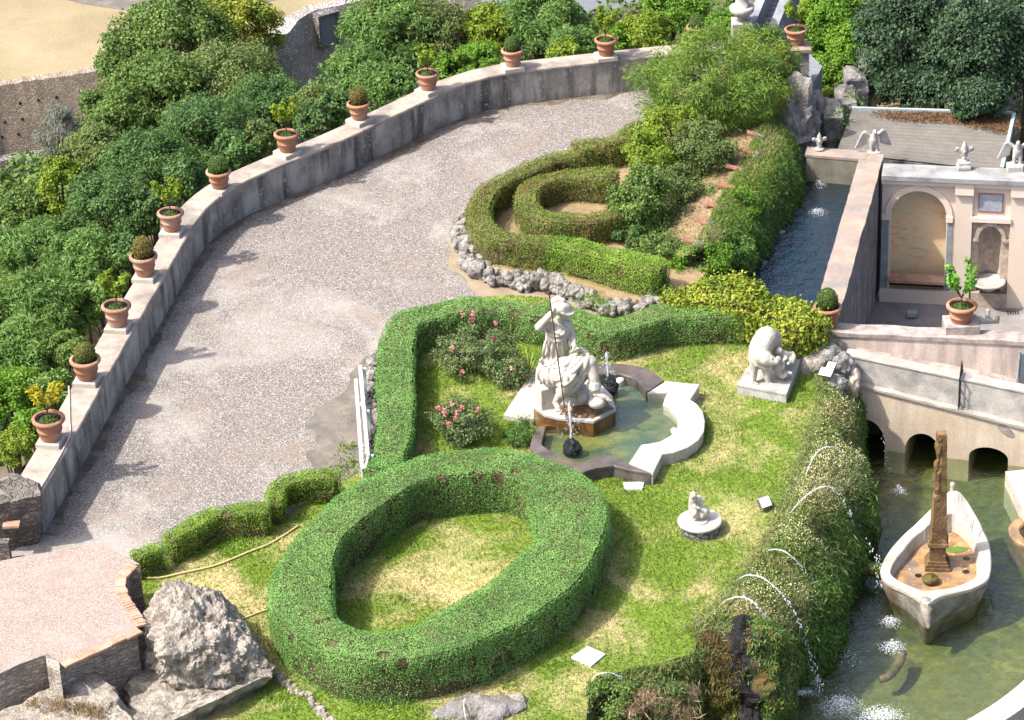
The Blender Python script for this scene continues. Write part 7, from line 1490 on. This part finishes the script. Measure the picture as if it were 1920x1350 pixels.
def ring_wall(name, label, px_in, z_, wdt, h, mat, cat='kerb'):
    l = smooth_line(PL(px_in, z_), 80); tn = nrmz(np.gradient(l, axis=0)); o_ = np.stack([tn[:, 1], -tn[:, 0], 0 * tn[:, 0]], 1) * wdt; b_ = l + o_; m_ = 80
    v = np.vstack([l - [0, 0, h], l, b_, b_ - [0, 0, h + .6]]); f = [(k * m_ + i, k * m_ + i + 1, (k + 1) * m_ + i + 1, (k + 1) * m_ + i) for k in range(3) for i in range(m_ - 1)] + [(0, m_, 2 * m_, 3 * m_), (m_ - 1, 4 * m_ - 1, 3 * m_ - 1, 2 * m_ - 1)]
    return tag(raw(name, v, f, mat, None, l[40]), label, cat)
rw = ring_wall('pond_kerb', 'pale travertine kerb of the pond from the bridge round to the lower corner', [(1885, 884), (1896, 905), (1912, 940), (1950, 1010), (1980, 1100), (1972, 1190), (1935, 1258), (1895, 1296), (1850, 1328), (1790, 1362), (1740, 1385)][::-1], ZW + .38, .50, .9, 'marble_clean')
c = P(1953, 997, ZW + .06); tag(MB().lathe([(.71, -.6), (.71, .0), (.68, .02), (.49, .02), (.46, -.02), (.46, -.6)], c, 40, False).build('stone_ring', 'boat_floor', origin=c - [0, 0, .5], smooth=False), 'round ochre stone well ring standing in the pond by the bow', 'well ring')
# ================================================================== FALLING WATER
def stream(name, label, px3, n_, r_=.012, seed=0, jitter=.03, tube=.35, group='arching lawn jets'):
    rr_ = np.random.default_rng(seed); l = smooth_line([P(a, b, z) for a, b, z in px3], 80); t_ = thing(name, label, 'water jet', l[0], group); k = int(80 * tube)
    if k > 3: MB().tube(l[:k], np.linspace(.008, .013, k), 6).build('water_arc', 'film', t_, smooth=True)
    mb = MB(); 
    for i in range(n_):
        s_ = rr_.beta(1.6, 1.0); p = l[min(79, int(s_ * 80))] + rr_.normal(size=3) * jitter * (.3 + s_); mb.ico(p, np.array([1, 1, 2.0]) * r_ * rr_.uniform(.3, 1.0), 1)
    mb.build('droplets', 'drop', t_, kind='stuff')
stream('arching_jet', 'thin arching water jet leaving the lawn edge nearest the bridge', [(1505, 905, .1), (1530, 850, .45), (1560, 838, .45), (1590, 860, -.1), (1606, 905, -1.3), (1612, 930, ZW)], 60, .010, 1)
stream('arching_jet', 'arching water jet over the flowering bank level with the round pedestal', [(1472, 975, .1), (1505, 935, .35), (1545, 912, .45), (1578, 930, .1), (1600, 985, -1.0), (1616, 1040, ZW)], 90, .013, 2)
stream('arching_jet', 'faint water jet arching over the flowering bank beside the floodlight', [(1430, 1040, .1), (1450, 1030, .3), (1480, 1040, .35), (1520, 1085, -.3), (1545, 1150, -1.3), (1560, 1225, ZW)], 80, .012, 3)
stream('arching_jet', 'strong arching jet falling down the bank towards the sunken spout', [(1380, 1088, .1), (1405, 1078, .3), (1440, 1090, .35), (1485, 1140, -.2), (1515, 1215, -1.2), (1540, 1295, ZW)], 130, .016, 4)
stream('arching_jet', 'big arching jet on the lawn beside the mossy cascade', [(1345, 1140, .1), (1365, 1124, .28), (1395, 1120, .36), (1425, 1142, .2), (1465, 1200, -.7), (1490, 1290, ZW)], 130, .015, 5, tube=.5)
stream('arching_jet', 'small arching jet over the scrub at the bottom lawn corner', [(1107, 1280, .1), (1118, 1266, .35), (1140, 1261, .42), (1160, 1268, .36), (1172, 1285, .1)], 26, .009, 6, tube=1.0)
stream('water_trickle', 'white trickle falling down the bank into the pond corner by the mossy outcrop', [(1592, 950, -.4), (1600, 985, -.9), (1606, 1010, -1.4), (1612, 1040, ZW)], 70, .016, 7, .02, 0)
stream('water_trickle', 'water drops falling between bank and boat past the mossy spout', [(1618, 1000, -.9), (1640, 1040, -1.2), (1648, 1075, -1.6), (1648, 1105, ZW)], 60, .016, 8, .05, 0)
stream('water_trickle', 'scattered drops falling in front of the first bridge arch', [(1655, 800, -.6), (1656, 830, -1.2), (1665, 870, -1.9), (1668, 890, ZW)], 34, .012, 9, .03, 0)
stream('water_trickle', 'bright water veil at the top of the dark cascade', [(1355, 1185, .16), (1362, 1196, .05), (1375, 1212, -.15), (1380, 1240, -.5)], 170, .014, 10, .07, .0)
stream('water_trickle', 'drops running down the dark cascade chute', [(1372, 1230, -.3), (1378, 1270, -.7), (1386, 1310, -1.2), (1390, 1350, -1.6)], 90, .012, 11, .05, 0)
stream('water_trickle', 'fine drops falling past the rock outcrop into the canal', [(1496, 262, -.2), (1500, 285, -.3), (1508, 310, -.5), (1512, 335, ZC)], 60, .014, 12, .09, 0, 'canal trickles')
stream('water_trickle', 'thin white trickle hanging down the mossy canal bank', [(1440, 262, .4), (1456, 300, .1), (1464, 360, -.3), (1468, 405, ZC)], 80, .010, 13, .03, 0, 'canal trickles')
stream('water_trickle', 'white spill from the lowest red tiles', [(1318, 416, .7), (1322, 430, .6), (1336, 440, .4), (1345, 462, .1)], 60, .012, 14, .04, 0, 'canal trickles')
def foam(label, px, py, z_, R_, n_, seed, hgt=.05, ry=None):
    rr_ = np.random.default_rng(seed); c = P(px, py, z_); mb = MB()
    for i in range(int(n_ * 1.9)):
        q = rr_.normal(size=2) * np.array([R_, ry or R_]) * .55; d = np.hypot(*q) / R_; mb.ico(c + np.array([q[0], q[1], abs(rr_.normal()) * hgt * max(.1, 1 - d)]), np.array([1, 1, .5]) * rr_.uniform(.003, .013) * (1.2 - .4 * d), 1)
    return tag(mb.build('water_splash', 'foam', origin=c, kind='stuff'), label, 'splash', 'splashes on the water')
foam('white splash in the pond between the obelisk and the bridge arches', 1684, 922, ZW, .17, 150, 1, .10)
foam('white splash right under the prow of the stone boat', 1670, 1167, ZW, .20, 190, 2, .09)
foam('white splash at the head of the sunken spout', 1674, 1215, ZW, .24, 260, 3, .10)
foam('wide foam streak in the corner below the cascade', 1500, 1298, ZW, .40, 330, 4, .02, .14)
foam('large foaming splash at the bottom edge, nearer the cascade', 1575, 1325, ZW, .42, 700, 5, .10, .34)
foam('large foaming splash at the bottom edge, nearer the kerb', 1650, 1345, ZW, .48, 700, 6, .10, .30)
foam('small bluish splash under the hanging bank', 1532, 1278, ZW, .18, 110, 7, .04)
foam('foam specks drifting along the shaded bank', 1585, 1230, ZW, .35, 110, 8, .01, .5)
foam('splash in the middle of the dark canal', 1533, 398, ZC, .22, 150, 9, .06)
foam('splash on the canal close under the mossy bank', 1462, 434, ZC, .14, 90, 10, .06)
foam('lower splash on the canal beside the golden shrub', 1430, 492, ZC, .13, 80, 11, .05)
foam('bell-shaped splash at the far end of the canal', 1535, 348, ZC, .16, 120, 12, .14)
